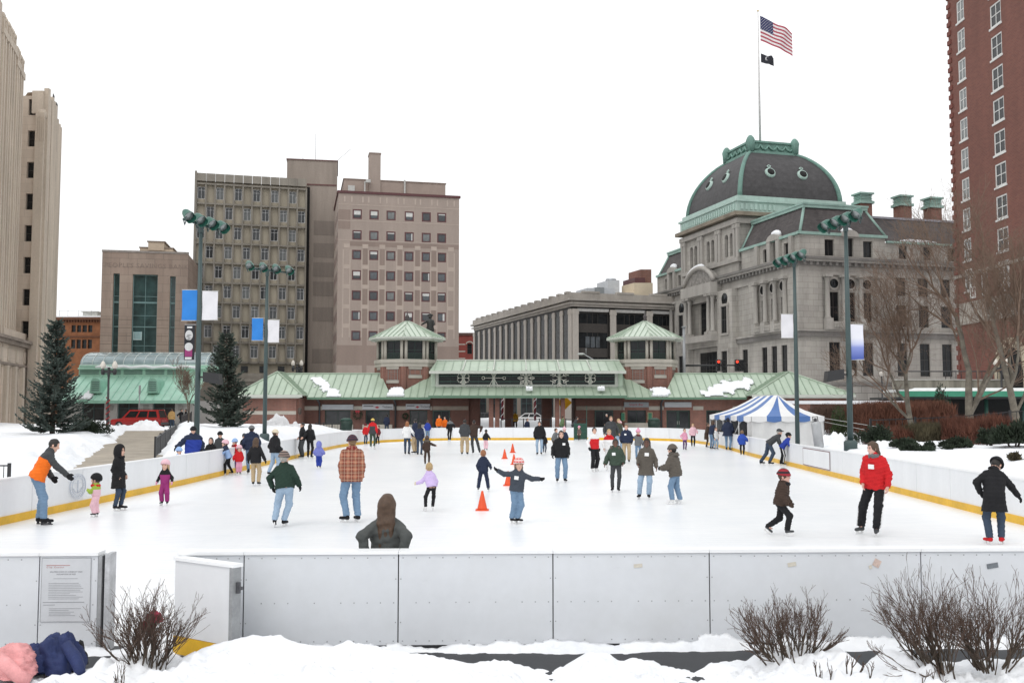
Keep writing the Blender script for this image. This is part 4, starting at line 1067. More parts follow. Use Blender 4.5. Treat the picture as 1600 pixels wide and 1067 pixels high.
# flagpole, flags
top = ch.matrix_basis
cw = Vector((30.6+.963*dc[0]-.27*dc[1], 105+.27*dc[0]+.963*dc[1], .3+zt+1.8))
p = PX(1187.5, 208, cw.y); H_ = PX(1187,18,cw.y).z-cw.z
t = thing('flagpole', 'tall white flagpole on top of the city hall dome', 'flagpole', (p.x, cw.y, cw.z-.02))
m = MB(); m.tube([(0,0,0),(0,0,H_*.5),(0,0,H_)],[.16,.12,.06],8); m.build('pole', mat('pole_white',(.62,.61,.60),.4), t)
m = MB(); m.ell((0,0,H_+.06),(.12,.12,.12)); m.build('finial', mat('gold',(.5,.35,.1),.3,metal=.8), t)
def flag(name, label, px0, py0, py1, px1, drop, mfn, nx=26, ny=20):
    a = PX(px0,py0,cw.y); b = PX(px0,py1,cw.y); w_ = PX(px1,py0,cw.y).x-a.x; hgt = a.z-b.z; dz = PX(px0,py0,cw.y).z-PX(px0,py0+drop,cw.y).z
    m = MB()
    for j in range(ny+1):
        for i in range(nx+1):
            u, v_ = i/nx, j/ny
            m.v.append(Vector((u*w_-.25*v_*u*0, .35*math.sin(u*7+v_*1.2)*u+.12*math.sin(u*15+v_*3)*u, -v_*hgt*(1-.08*u)-dz*u**1.1+.12*math.sin(u*8+1)*u)))
    for j in range(ny):
        for i in range(nx): m.f.append([j*(nx+1)+i,(j+1)*(nx+1)+i,(j+1)*(nx+1)+i+1,j*(nx+1)+i+1]); m.sm.append(True); m.m.append(mfn((i+.5)/nx,(j+.5)/ny))
    return a, w_, hgt, m
frd, fwt, fbl = cloth((.42,.09,.12)), cloth((.78,.76,.76)), cloth((.05,.055,.13))
a, w_, hgt, m = flag('flag','',1187.6,25,64,1238,27, lambda u,v: 2 if (u < .41 and v < 7/13) else (0 if int(v*13)%2 == 0 else 1), 30, 26)
fl = tag(m.build('flag', [frd,fwt,fbl], None, a), 'large striped flag with red and white bars and starred blue corner', 'flag')
m = MB()
for j in range(9):
    for i in range(6 if j%2 == 0 else 5):
        u = (.04+.066*i+(.033 if j%2 else 0)); v_ = .03+.058*j
        dz = PX(1187.6,25,cw.y).z-PX(1187.6,52,cw.y).z
        p = Vector((u*w_, .35*math.sin(u*7+v_*1.2)*u+.12*math.sin(u*15+v_*3)*u-.03, -v_*hgt*(1-.08*u)-dz*u**1.1+.12*math.sin(u*8+1)*u))
        m.slab([p+Vector((.055*math.cos(q*PI/5+PI/2)*(1 if q%2 == 0 else .42),0,.055*math.sin(q*PI/5+PI/2)*(1 if q%2 == 0 else .42))) for q in range(10)],(0,.06,0))
m.build('star', fwt, fl)
a, w_, hgt, m = flag('flag','',1188.8,84,98,1209.5,7, lambda u,v: 0, 14, 10)
fl = tag(m.build('flag', [cloth((.035,.036,.045))], None, a), 'small black flag with a white round emblem below the striped flag', 'flag')
dz = PX(1188.8,84,cw.y).z-PX(1188.8,91,cw.y).z; u = .48; cc = Vector((u*w_, -.12, -.45*hgt-dz*u**1.1+.1))
m = MB(); m.slab([cc+Vector((.27*math.cos(q*PI/10),0,.27*math.sin(q*PI/10))) for q in range(20)],(0,.35,0)); m.build('emblem_disc', cloth((.6,.6,.62)), fl)
m = MB(); m.slab([cc+Vector(q)+Vector((0,-.01,0)) for q in ((-.12,0,-.2),(.1,0,-.22),(.12,0,-.02),(.17,0,.03),(.1,0,.18),(-.05,0,.2),(-.13,0,.08))],(0,.3,0)); m.build('emblem', cloth((.03,.03,.04)), fl)
# ================================================================ left stone tower (receding face)
lime = brickmat('limestone', (.50,.425,.35), (.55,.465,.385), (.39,.33,.27), 1.5, .8, .012, .2, vs=.35)
limes = mat('limestone_trim', (.52,.445,.365), .85, .18, .6, bmp=.1, streak=True)
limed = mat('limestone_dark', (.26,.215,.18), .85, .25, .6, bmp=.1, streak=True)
frd_ = mat('bronze_frame', (.06,.055,.05), .5)
def stepped_tower(name, label, px0, y0, px1, y1, ends, win_cols, nfl, f0, fh, front=None, front_len=6):
    """face from (px0,y0) to (px1,y1) running away; ends = list of (t0,t1,top z)"""
    A = Vector((XA(px0,y0,400), y0, .4)); B = Vector((XA(px1,y1,400), y1, .4)); d = B-A; L_ = d.length
    t = thing(name, label, 'office tower', A, math.atan2(d.y,d.x))     # local x runs away along the face, interior is +y (left)
    m = MB(); rects = []
    for c_,w_ in win_cols:
        for k in range(nfl): rects.append((c_*L_-w_/2,c_*L_+w_/2,f0+k*fh,f0+k*fh+fh*.62))
    top = max(e[2] for e in ends)
    for t0,t1,z in ends:
        facade(m, t0*L_, t1*L_, 0, z, [r for r in rects if t0*L_ <= (r[0]+r[1])/2 < t1*L_ and r[3] < z], 0, .3)
        m.quad((t0*L_,0,z),(t1*L_,0,z),(t1*L_,12,z),(t0*L_,12,z)); m.quad((t1*L_,0,0),(t1*L_,12,0),(t1*L_,12,z),(t1*L_,0,z)); m.quad((t0*L_,.0,0),(t0*L_,12,0),(t0*L_,12,z),(t0*L_,0,z))
    m.build('wall', lime, t)
    for r in rects: window(t, (r[0]+r[1])/2, .22, r[2], r[1]-r[0], r[3]-r[2], 'h', frd_, glass)
    return t, L_
zt_ = lambda py, Y: ZA(py, Y)-.4
# near block
A_z = [(-.9,0,zt_(5,79.5)),(0,.22,zt_(38,82)),(.22,.40,zt_(50,84)),(.40,.62,zt_(62,86)),(.62,.80,zt_(86,88)),(.80,1.0,zt_(100,90))]
t, L_ = stepped_tower('office_tower','tall limestone tower with stepped piers at the left edge',-10,79.7,27,90,A_z,[(.15,.5),(.51,.5)],9,10.2,2.55)
m = MB()
for i,(t0,t1,z) in enumerate(A_z[1:]):
    for q in (t0+.01,(t0+t1)/2): m.box(q*L_,q*L_+.45,-.16,-.002,7.2,z-.3); m.lathe([(.26,0),(.28,.25),(.16,.5),(.05,.55)],8,(q*L_+.23,.05,z-.3))
    m.box(t0*L_+.02,t1*L_-.02,-.2,-.003,z-1.6,z-1.0)
m.build('pier', limes, t)
# far block: front-facing end with black windows then receding fins
A = Vector((XA(36,92.5,400),92.5,.4)); Bx = XA(67,92.5,400)
t2 = thing('office_tower','second limestone tower behind with dark square windows and a rounded pilaster','office tower',A)
W_ = Bx-A.x; top = zt_(143,92.5)
rects = [(.06,.74,z,z+1.55) for z in [8.6+3.02*k for k in range(8)]]
m = MB(); facade(m,-2,W_,0,zt_(150,92.5),rects,0,.4); m.quad((-2,0,zt_(150,92.5)),(W_,0,zt_(150,92.5)),(W_-.4,1,zt_(150,92.5)),(-2,8,zt_(150,92.5)))
d = Vector((XA(88,103,400),103,.4))-Vector((Bx,92.5,.4))
steps = [(0,.3,zt_(150,94)),(.3,.5,zt_(163,97)),(.5,.7,zt_(172,99)),(.7,.86,zt_(195,101)),(.86,1,zt_(204,103))]
for t0,t1,z in steps:
    a = Vector((W_,0,0))+d*t0; b = Vector((W_,0,0))+d*t1; pl_ = [(a.x,a.y,0),(b.x,b.y,0),(b.x,b.y,z),(a.x,a.y,z)]
    if t0 == 0: m.poly(pl_); m.poly([(a.x,a.y,z),(b.x,b.y,z),(b.x-3,b.y,z),(a.x-2.2,a.y+.5,z)])
    else: m.slab(pl_,(-6,0,0))
m.build('wall', lime, t2)
for r in rects: window(t2,(r[0]+r[1])/2,.3,r[2],r[1]-r[0],r[3]-r[2],'h',frd_,glass)
m = MB()
m.box(.92,W_-.15,-.35,-.003,0,zt_(178,92.5)); m.lathe([(.56,-.5),(.56,.0),(.45,.35),(.2,.5)],12,((W_+.8)/2,.2,zt_(178,92.5)))
m.box(.45,W_-.35,-.2,-.004,zt_(178,92.5),top); 
for k in range(5): m.box(1.0+k*.19,1.07+k*.19,-.4,-.352,zt_(222,92.5),zt_(185,92.5))
for q in (.02,.3,.42,.56,.7,.86,.97):
    p = Vector((W_,0,0))+d*q; z = [s[2] for s in steps if s[0] <= q <= s[1]][-1]
    m.box(p.x-.3,p.x+.13,p.y-.22,p.y+.22,0,z+.25)
m.build('pier', limes, t2)
for q in (.36,.63):
    for k in range(9):
        p = Vector((W_,0,0))+d*q; ob = window(t2, p.x+.03, p.y, 7.0+3.0*k, .9, 1.9, 'h', frd_, glass); ob.rotation_euler = (0,0,math.atan2(d.y,d.x)); ob.location = (p.x+.10,p.y,7.0+3*k)
m = MB()
for i in range(5):
    for j in range(4): m.bar((.15+i*.11,-.05,6.2),(.15+i*.11,-.05,7.9),.03); m.bar((.1,-.05,6.3+j*.42),(.66,-.05,6.3+j*.42),.03)
m.build('grille', mat('grille_grey',(.3,.31,.33),.5), t2)
# podium with tall dark bays, protruding
A = Vector((XA(-40,76,540),76,.4)); B = Vector((XA(66,99,540),99,.4)); d = B-A; PL = d.length
t3 = thing('stone_podium','long limestone podium with tall dark window bays behind the left spruce','bank building',A,math.atan2(d.y,d.x))
pz1 = ZA(498,76+0)-.4; 
zc_ = lambda: None
m = MB(); rects = [(1.2+k*2.9,2.7+k*2.9,.4,5.6) for k in range(int(PL/2.9))]
rects2 = [(1.4+k*2.9,2.4+k*2.9,6.3,7.1) for k in range(int(PL/2.9))]
HT = 8.9
facade(m,0,PL,0,HT,rects,0,.5); m.quad((0,0,HT),(PL,0,HT),(PL,10,HT+1),(0,10,HT+1)); m.quad((PL,0,0),(PL,10,0),(PL,10,HT+1),(PL,0,HT))
m.quad((0,1.2,HT),(PL,1.2,HT),(PL,1.2,HT+2.2),(0,1.2,HT+2.2))
m.build('wall', lime, t3)
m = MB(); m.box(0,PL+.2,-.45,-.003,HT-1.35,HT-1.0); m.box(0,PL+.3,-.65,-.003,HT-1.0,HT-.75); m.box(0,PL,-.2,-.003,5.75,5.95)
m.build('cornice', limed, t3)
m = MB()
for r in rects2: m.box(r[0],r[1],-.06,-.003,6.1,7.2)
for k in range(int(PL/2.9)): m.box(.25+k*2.9,.95+k*2.9,-.3,-.003,0,5.7)
m.build('pilaster', limes, t3)
for r in rects: window(t3,(r[0]+r[1])/2,.4,r[2],r[1]-r[0],r[3]-r[2],'vg',frd_,glass)

# ---------------------------------------------------------------- orange-brown block
terra = mat('terracotta', (.24,.095,.04), .85, .25, 1.5, bmp=.2)
Yb = 128; A = PX(84,585,Yb); wd = XA(160,Yb,540)-A.x
t = thing('brick_block','low orange brown terracotta block with paired windows beside the left spruce','building',(A.x,Yb,.4))
q = lambda py: ZA(py,Yb)-.4; xx = lambda px: XA(px,Yb,540)-A.x
rects = [(xx(a),xx(b),q(z0),q(z1)) for a,b in ((86,92),(94,101),(111,117.5),(119.5,126),(128,135),(137,143.5)) for z0,z1 in ((519,508),(544.5,530.5))]
m = MB(); facade(m,-6,wd,0,q(495),rects,0,.3); m.quad((-6,0,q(495)),(wd,0,q(495)),(wd,10,q(495)),(-6,10,q(495))); m.build('wall', terra, t)
for r in rects: window(t,(r[0]+r[1])/2,.2,r[2],r[1]-r[0],r[3]-r[2],'h',mat('dk_frame',(.04,.035,.03),.6),glass)
m = MB(); m.box(-6,wd+.1,-.45,-.003,q(500),q(496)); 
for k in range(34): m.box(-5.8+k*.36,-5.62+k*.36,-.3,-.003,q(503.5),q(500))
m.box(-6,wd,-.15,-.003,q(527),q(525)); m.build('cornice', mat('terracotta_dark',(.13,.055,.03),.85,.2), t)
m = MB(); m.box(-6,wd,-.4,5,q(496)+.0,q(494.5)+.05); m.build('snow_cap', fsnow_m, t)
m = MB(); m.box(xx(112),xx(135),3,5,q(494),q(484)); m.box(xx(110),xx(137),2.8,5.2,q(484),q(483)); m.build('roof_unit', mat('roof_unit',(.5,.5,.47),.6), t)
m = MB()
for px in (90,103,120,140): m.tube([(xx(px),.3,q(494)),(xx(px),.3,q(485))],.03,4)
m.tube([(xx(88),.3,q(485.5)),(xx(152),.3,q(486))],.025,4); m.build('railing', grey, t)

# ---------------------------------------------------------------- savings bank
bkst = brickmat('bank_stone', (.285,.215,.175), (.315,.245,.20), (.20,.155,.13), 2.0, 1.0, .022, .26, vs=.28)
tg = glassmat('teal_glass', (.030,.062,.062), .07, .5, .35)
Yb = 118; A = PX(154.5,590,Yb); rot = R(11)
t = thing('bank_building','brown stone savings bank with tall green glass windows and carved lettering','bank',(A.x,Yb,.4),rot)
wd = (XA(297,121,480)-A.x)/math.cos(rot); f_ = lambda px: (px-154.5)/142.5*wd
q = lambda py,Y=119: ZA(py,Y)-.4
rects = [(f_(173.5),f_(184),1,q(428.5)),(f_(205.5),f_(247),1,q(429)),(f_(267.5),f_(277),1,q(431))]
m = MB(); H_ = q(395.5); facade(m,0,wd,0,H_,rects,0,.55); m.quad((0,0,0),(0,12,0),(0,12,H_),(0,0,H_)); m.quad((wd,0,0),(wd,12,0),(wd,12,H_),(wd,0,H_)); m.quad((0,0,H_-.5),(wd,0,H_-.5),(wd,12,H_-.5),(0,12,H_-.5)); m.build('wall', bkst, t)
m = MB(); m.box(-.05,wd+.05,-.06,.35,H_,H_+.25); m.build('coping', mat('coping_grey',(.26,.23,.21),.8), t)
tf = mat('teal_frame',(.16,.27,.27),.5)
for r in rects:
    o = window(t,(r[0]+r[1])/2,.4,r[2],r[1]-r[0],r[3]-r[2],'v' if r[1]-r[0] > 2 else '',tf,tg,0,.09)
    m = MB(); h_ = r[3]-r[2]; w2 = (r[1]-r[0])/2-.09
    for py,th in ((463,.06),(472.5,.2),(493,.06),(510.5,.12),(540,.06)): zc2 = q(py)-r[2]; m.box(-w2,w2,-.012,.03,zc2-th/2,zc2+th/2)
    m.build('transom', tf, o)
m = MB(); m.box(f_(207.5),f_(222),.36,.38,q(531),q(518)); pp = m.build('poster', mat('poster_pale',(.42,.55,.55),.6), t)
m = MB()
for k in range(4): m.box(f_(209),f_(220),.345,.355,q(528.5)+k*.24,q(528.5)+k*.24+.1)
m.build('lettering', mat('poster_ink',(.15,.28,.3),.6), pp)
m = MB()
for py in (500,512.5,525,538,551,564): 
    for a,b in ((0,f_(173)),(f_(184.5),f_(205)),(f_(247.5),f_(267)),(f_(277.5),wd)): m.box(a,b,-.004,.0-.001,q(py)-.03,q(py)+.03)
m.build('joint', mat('joint_dark',(.14,.105,.085),.9), t)
text_mesh('lettering','PEOPLES SAVINGS BANK',.80,mat('carved_letter',(.225,.172,.145),.9,.1),t,(f_(228),-.005,q(419)),(PI/2,0,0),'CENTER',.012,1.12)
pent = mat('penthouse_tan',(.52,.43,.33),.8,.1,.6)
m = MB(); m.box(f_(206),f_(263),4,9,H_-.5,q(390,124)); m.box(f_(220.5),f_(248),3.8,9.2,q(390,124)-.3,q(381,124)); m.build('penthouse', pent, t)
m = MB(); m.box(f_(206)-.1,f_(220),3.9,9.1,q(390,124),q(390,124)+.12); m.box(f_(248.5),f_(263)+.1,3.9,9.1,q(390,124),q(390,124)+.12); m.box(f_(220)-.1,f_(248.5)+.1,3.7,9.3,q(381,124),q(381,124)+.14); m.build('coping', limed, t)

# ---------------------------------------------------------------- precast grid office block
pc = mat('precast_tan', (.365,.325,.255), .85, .2, .8, bmp=.1, streak=True); pcg = mat('precast_grey', (.225,.205,.175), .85, .22, .8, bmp=.1, streak=True)
Yb = 130; A = PX(301,590,Yb); rot = R(15)
t = thing('office_block','tan precast office block with staggered small windows and air conditioners','office block',(A.x,Yb,.4),rot)
q = lambda py: ZA(py,131.5)-.4
wd = (XA(477,133.8,420)-A.x)/math.cos(rot)
# the facade is regular: 12 columns, 9 rows
H_ = ZA(272.5,130)-.4; nC = 12; cwid = wd/nC; row = (H_-ZA(565,130)+.4-1.2)/9; z0 = H_-1.25-9*row
m = MB(); rects = []; acs = []
for j in range(9):
    for i in range(nC):
        if (i+j)%2 == 0: rects.append((i*cwid+cwid*.08,i*cwid+cwid*.92,z0+(8-j)*row+.62,z0+(9-j)*row-.35))
facade(m,0,wd,0,H_-.9,rects,0,.35); m.quad((0,0,0),(0,14,0),(0,14,H_),(0,0,H_)); m.quad((wd,0,0),(wd,14,0),(wd,14,H_),(wd,0,H_)); m.quad((0,0,H_-.9),(wd,0,H_-.9),(wd,14,H_-.9),(0,14,H_-.9))
m.build('wall', pc, t)
wf = mat('aluminium_white',(.72,.73,.74),.4); acm = mat('ac_dark',(.07,.065,.055),.7)
ga = [glass, glassmat('glass_grey',(.05,.055,.06),.1), glassmat('glass_pale',(.16,.17,.17),.2), glassmat('glass_mid',(.085,.095,.105),.15)]
random.seed(11)
aw_ = None
for r in rects:
    o = window(t,(r[0]+r[1])/2,.22,r[2],r[1]-r[0],r[3]-r[2],'vt',wf,random.choice([ga[0],ga[1],ga[1],ga[1],ga[2]]),0,.085)
    w2 = (r[1]-r[0])/2
    if aw_ is None:
        a = MB(); a.box(-w2+.16,w2-.16,-.16,.08,-.42,-.05); 
        for k in range(4): a.box(-w2+.2,w2-.2,-.172,-.161,-.38+k*.08,-.35+k*.08)
        aw_ = a.mesh('air_conditioner', acm)
    link('air_conditioner', aw_, o, (0,0,0))
m = MB()
for i in range(nC+1): m.box(i*cwid-.11,i*cwid+.11,-.45,-.002,z0,H_-1.15)
for j in range(10):
    for i in range(nC): m.slab([(i*cwid+.09,-.5,z0+j*row-.16),(i*cwid+.09,-.002,z0+j*row-.02),(i*cwid+.09,-.002,z0+j*row+.16),(i*cwid+.09,-.5,z0+j*row+.05)],(cwid-.18,0,0))
m.build('fin', pcg, t)
m = MB()
for i in range(nC): m.slab([(i*cwid+.02,-.55,H_-.95),(i*cwid+cwid-.02,-.55,H_-.95),(i*cwid+cwid-.02,-.4,H_+.12),(i*cwid+.02,-.4,H_+.12)],(0,.5,0))
m.build('parapet', pcg, t)
m = MB(); m.box(-.25,.02,-.55,0,0,H_+.35); m.build('end_fin', pcg, t)
m = MB()
for i in range(1,nC,2): m.box(i*cwid+.15,i*cwid+cwid-.15,-.1,-.003,z0-1.3,z0-.45)
m.build('ground_window', glass, t)
m = MB(); m.box(-3,wd+5,-3,-2.8,0,z0-1.5); m.box(-3,wd+5,-3.25,-2.7,z0-2.6,z0-2.2)
for k in range(10): m.box(-2+k*2.2,-1.8+k*2.2,-3.06,-3.002,0,z0-1.5)
m.build('podium_wall', pcg, t)
# link and penthouse
lk = mat('link_stone',(.30,.255,.22),.85,.2,.7,streak=True); lkd = mat('link_dark',(.225,.19,.165),.85,.2,.7,streak=True)
X1 = XA(477,134.5,420); X2 = XA(507,135,420)
t = thing('link_block','recessed brown stair block between the tan and the pinkish office blocks','building',(X1,134.8,.4),R(10))
w2 = X2-X1+1.5; m = MB(); m.box(-2,w2,0,8,0,ZA(290,135)-.4); m.build('wall', lk, t)
m = MB(); m.box(.05,.42,-.04,-.002,0,ZA(292,135)-.5); m.build('shade_strip', mat('void_dark',(.012,.012,.012),.9), t)  # black strip painted on the wall for the shade in the recess
m = MB()
for k,py in enumerate((345,380,410,440,480,545)): m.box(1.0,w2,-.03,-.002,ZA(py+22,135)-.4,ZA(py,135)-.4)
m.build('band', lkd, t)
m = MB(); m.box(XA(460,140,300)-X1,XA(536,140,300)-X1,3,12,20,ZA(257,140)-.4); m.build('penthouse', lk, t)
m = MB(); m.box(XA(460,140,300)-X1-.1,XA(536,140,300)-X1+.1,2.9,12,ZA(257,140)-.4,ZA(257,140)-.25); m.box(0,w2,-.06,.2,ZA(290,135)-.4,ZA(290,135)-.2); m.build('coping', mat('coping_brown',(.13,.06,.055),.7), t)
m = MB(); xk = XA(506,142,300)-X1; m.tube([(xk,6,ZA(257,142)-.5),(xk,6,ZA(217,142))],.04,4); xk = XA(487,142,300)-X1; m.tube([(xk,6,ZA(257,142)-.5),(xk,6,ZA(243,142))],.04,4); m.tube([(XA(534,142,300)-X1,6,ZA(258,142)-.4),(XA(560,142,300)-X1,6,ZA(238,142))],.035,4); m.build('antenna', grey, t)

# ---------------------------------------------------------------- pinkish office block
pk = mat('pink_stucco',(.35,.287,.25),.85,.1,.5,streak=True); pkd = mat('pink_stucco_dark',(.265,.205,.175),.85,.1,.6,streak=True); pkl = mat('pink_stucco_light',(.44,.365,.315),.85,.08,.8)
mar = mat('maroon_frame',(.095,.03,.032),.5,.12,3)
Yc = 122; Xc = XA(527.5,Yc,430); rot = R(12.5)
t = thing('office_block','pinkish brown office block with maroon framed square windows and patterned bands','office block',(Xc,Yc,.4),rot)
wd = (XA(717,125,430)-Xc)/math.cos(rot); q = lambda py,Y=123.2: ZA(py,Y)-.4
H_ = ZA(301.5,122)-.4; sl_ = 11.8
colp = [556.5,582.5,609,637.5,664.5,689]; f_ = lambda px: (px-527.5)/(717-527.5)*wd
rows_ = [336.5,369,399.5,431,462.5,494,525,557]
ww, wh = 1.15, 1.22; rects = [(f_(c)-ww/2,f_(c)+ww/2,q(y)-wh/2+ (0),q(y)+wh/2) for c in colp for y in rows_]
srects = [(s-.45,s+.45,q(y)-wh/2,q(y)+wh/2) for s in (2.2,4.6,7.0,9.4) for y in rows_]
m = MB(); facade(m,0,wd,0,H_,rects,0,.2); m.M = SWAP; facade(m,0,sl_,0,H_,srects,0,.2); m.M = None
m.quad((wd,0,0),(wd,sl_,0),(wd,sl_,H_),(wd,0,H_)); m.quad((0,0,H_),(wd,0,H_),(wd,sl_,H_),(0,sl_,H_)); m.build('wall', pk, t)
random.seed(4)
bli = mat('blind_white',(.6,.6,.58),.7)
for r in rects:
    o = window(t,(r[0]+r[1])/2,.0,r[2],ww,wh,'',mar,random.choice([ga[1],ga[1],ga[3],ga[2],ga[3]]) ,0,.15)
    if random.random() < .34:
        s_ = MB(); k = random.choice((.25,.4,.55)); s_.box(-ww/2+.15,ww/2-.15,.035,.045,wh*(1-k),wh-.15) if random.random() < .6 else s_.box(ww/2-.15-k*.6,ww/2-.15,.035,.045,.15,wh-.15); s_.build('blind', bli, o)
for r in srects: window(t,.0,(r[0]+r[1])/2,r[2],.9,wh,'',mar,ga[0],-PI/2,.13)
m = MB()
for py in (362,): pass
for c in [(a+b)/2 for a,b in zip(colp,colp[1:])]: m.box(f_(c)-.28,f_(c)+.28,-.012,-.002,0,q(380))
m.box(0,f_(546),-.012,-.002,q(360),q(330)); m.box(f_(546),wd-.02,-.008,-.002,q(386),q(379)); m.box(0,wd,-.008,-.002,q(571),q(540))
m.build('dark_band', pkd, t)
m = MB()
for c in [(a+b)/2 for a,b in zip(colp,colp[1:])]+[541,704]:
    for s in (-1,1): m.box(f_(c)+s*.42-.07,f_(c)+s*.42+.07,-.02,-.002,q(528),q(392))
    for py in (386,418,449,480,510): m.box(f_(c)-.36,f_(c)+.36,-.024,-.003,q(py)-.26,q(py)+.26)
for k,px in enumerate((537,548,565,574,592,602,620,629,647,655,673,682,698,709)): m.box(f_(px)-.09,f_(px)+.09,-.02,-.002,q(318),q(309))
for py in (304,322,347,377): m.box(0,wd,-.018,-.002,q(py)-.04,q(py)+.04)
for s in (1.0,3.4,5.8,8.2,10.6):
    for py in (386,418,449,480,510): m.box(-.02,-.003,s-.4,s+.4,q(py)-.26,q(py)+.26)
m.build('light_band', pkl, t)
m = MB(); m.box(-.15,wd+.15,-.15,.3,H_,H_+.3); m.box(-.15,.3,.3,sl_,H_,H_+.3); m.build('coping', mar, t)
m = MB(); m.box(.8,wd-1.3,3.2,11,H_,ZA(282,126)-.4); m.build('penthouse', pkl if False else mat('pink_pent',(.33,.265,.23),.85,.1,.5), t)
m = MB(); cx_ = f_(590)-.3; m.box(cx_-.72,cx_+.72,3.0,5.0,H_,ZA(241,126)-.4); m.build('chimney', pk, t)
m = MB(); m.box(cx_-.78,cx_+.78,2.94,5.06,ZA(241,126)-.4,ZA(239,126)-.4); m.box(.7,wd-1.2,3.1,11,ZA(282,126)-.4,ZA(281,126)-.38); m.build('coping', mar, t) if False else m.build('chimney_cap', pkd, t)
m = MB(); xk = f_(550); m.box(xk-.5,xk+.35,3.05,3.2,H_+.2,H_+1.7); m.box(f_(570)-.08,f_(570)+.08,2.6,2.8,H_,H_+2.2); m.box(f_(575)-.3,f_(575)+.3,2.2,2.8,H_+2.0,H_+2.4); m.box(f_(634)-.09,f_(634)+.09,2.8,3.1,H_,H_+2.7); m.build('roof_equipment', mat('equip_pale',(.5,.5,.48),.5), t)

# ---------------------------------------------------------------- small red brick house front
Yb = 190; A = PX(712,590,Yb); t = thing('brick_house','narrow red brick house front with arched window between the tower blocks','building',(A.x,Yb,.4)); q = lambda py: ZA(py,Yb)-.4; xx = lambda px: XA(px,Yb,550)-A.x
m = MB(); H_ = q(520); rr_ = [(xx(730),xx(737.5),q(553),q(537))]; facade(m,0,xx(748),0,H_,rr_,0,.3); m.quad((0,0,H_),(xx(748),0,H_),(xx(748),8,H_),(0,8,H_)); m.build('wall', mat('red_wall',(.21,.045,.035),.85,.15,1), t)
window(t,(rr_[0][0]+rr_[0][1])/2,.2,rr_[0][2],rr_[0][1]-rr_[0][0],rr_[0][3]-rr_[0][2],'h',frd_,glass)
m = MB(); xm = (rr_[0][0]+rr_[0][1])/2
for k in range(8):
    a = PI*k/7; m.bar((xm+.62*math.cos(a),-.05,rr_[0][3]-.05+.45*math.sin(a)),(xm+.62*math.cos(a+PI/7),-.05,rr_[0][3]-.05+.45*math.sin(a+PI/7)),.1,.22) if k < 7 else None
for py in (538,549,560): m.box(0,xx(727),-.05,-.003,q(py)-.1,q(py)+.1)
m.box(0,xx(748),-.06,-.003,q(522.5),q(521.5)); m.build('stone_trim', stone, t)
m = MB(); m.box(0,xx(748),-.2,-.07,H_-.5,H_); m.build('cornice', mat('cornice_brown',(.1,.05,.04),.8), t)

# ---------------------------------------------------------------- colonnaded stone office (corner)
fed = mat('federal_stone',(.44,.405,.365),.85,.18,.6,bmp=.1,streak=True)
Yc = 130; Xc = XA(893,Yc,520); rot = R(19)
t = thing('colonnade_building','long grey stone building with tall pilasters and black glazed bays','office building',(Xc,Yc,.4),rot)
q = lambda py,Y=130: ZA(py,Y)-.4
H_ = q(463.5); bz1 = q(482); FLn = 44.5; RL = 16; bayz = 4.2
m = MB(); m.box(0,RL,0,.4,q(478.5),H_-.5); m.box(0,.4,.4,FLn,q(478.5),H_-.5); m.box(0,RL,0,.4,0,bayz); m.box(0,.4,.4,FLn,0,bayz)
m.build('wall', fed, t)
m = MB(); m.box(.13,RL,.72,FLn,0,H_-.4); m.build('core', mat('core_dark',(.03,.028,.026),.7), t)
m = MB(); m.box(-.45,RL,-.45,-.003,q(474.5),q(472.5)); m.box(-.45,-.003,-.003,FLn,q(474.5),q(472.5)); m.box(-.6,RL,-.6,.3,H_-.5,H_-.2); m.box(-.6,.3,.3,FLn,H_-.5,H_-.2); m.box(-.2,RL,-.2,.3,H_-.2,H_+.55); m.box(-.2,.3,.3,FLn,H_-.2,H_+.55)
k = 0
while k < 15: m.box(-.28,.35,1.0+k*2.9,1.9+k*2.9,H_+.55,H_+.8); k += 1
for k in range(4): m.box(1.5+k*5,4+k*5,-.28,.35,H_+.55,H_+.8)
m.build('cornice', mat('federal_cornice',(.38,.35,.315),.85,.2,.7,streak=True), t)
bl = mat('black_mullion',(.04,.035,.032),.5)
pil = MB(); pil.box(-.42,.42,-.10,.1,0,bz1-bayz); pil.box(-.48,.48,-.14,.1,bz1-bayz-.7,bz1-bayz-.2); pm = pil.mesh('pilaster', fed)
fr_ = [.55+k*2.9 for k in range(16)]
for s in fr_: o = link('pilaster', pm, t, (.0,s,bayz), -PI/2)
rp = [.55,6.0,11.4,16.0]
for s in rp: link('pilaster', pm, t, (s,.0,bayz))
for a,b in zip(fr_,fr_[1:]): o = window(t,.03,(a+b)/2,bayz,b-a-.8,bz1-bayz,'vg',bl,ga[1],-PI/2,.1); 
for a,b in zip(rp,rp[1:]):
    o = window(t,(a+b)/2,.6,bayz,b-a-.9,bz1-bayz-.4,'vg',bl,glass,0,.12)
    s_ = MB(); w2 = (b-a-.9)/2
    for k in (.12,.42,.72): s_.box(-w2+.15,w2-.15,-.03,.0,(bz1-bayz)*k,(bz1-bayz)*k+1.2)
    s_.build('spandrel', mat('spandrel_black',(.05,.044,.04),.5), o)
    for k in (.32,.62):
        for dx in (-.75,.0,.75): 
            s_ = MB(); s_.box(dx-.3,dx+.3,-.045,-.03,(bz1-bayz)*k-.9,(bz1-bayz)*k+.55); s_.build('blind', ga[3], o)
m = MB()
for a,b in zip(rp,rp[1:]): m.box(a+.45,b-.45,.3,.42,bz1-.3,bz1+.1)
m.build('snow_ledge', mat('ledge_pale',(.55,.54,.52),.8), t)
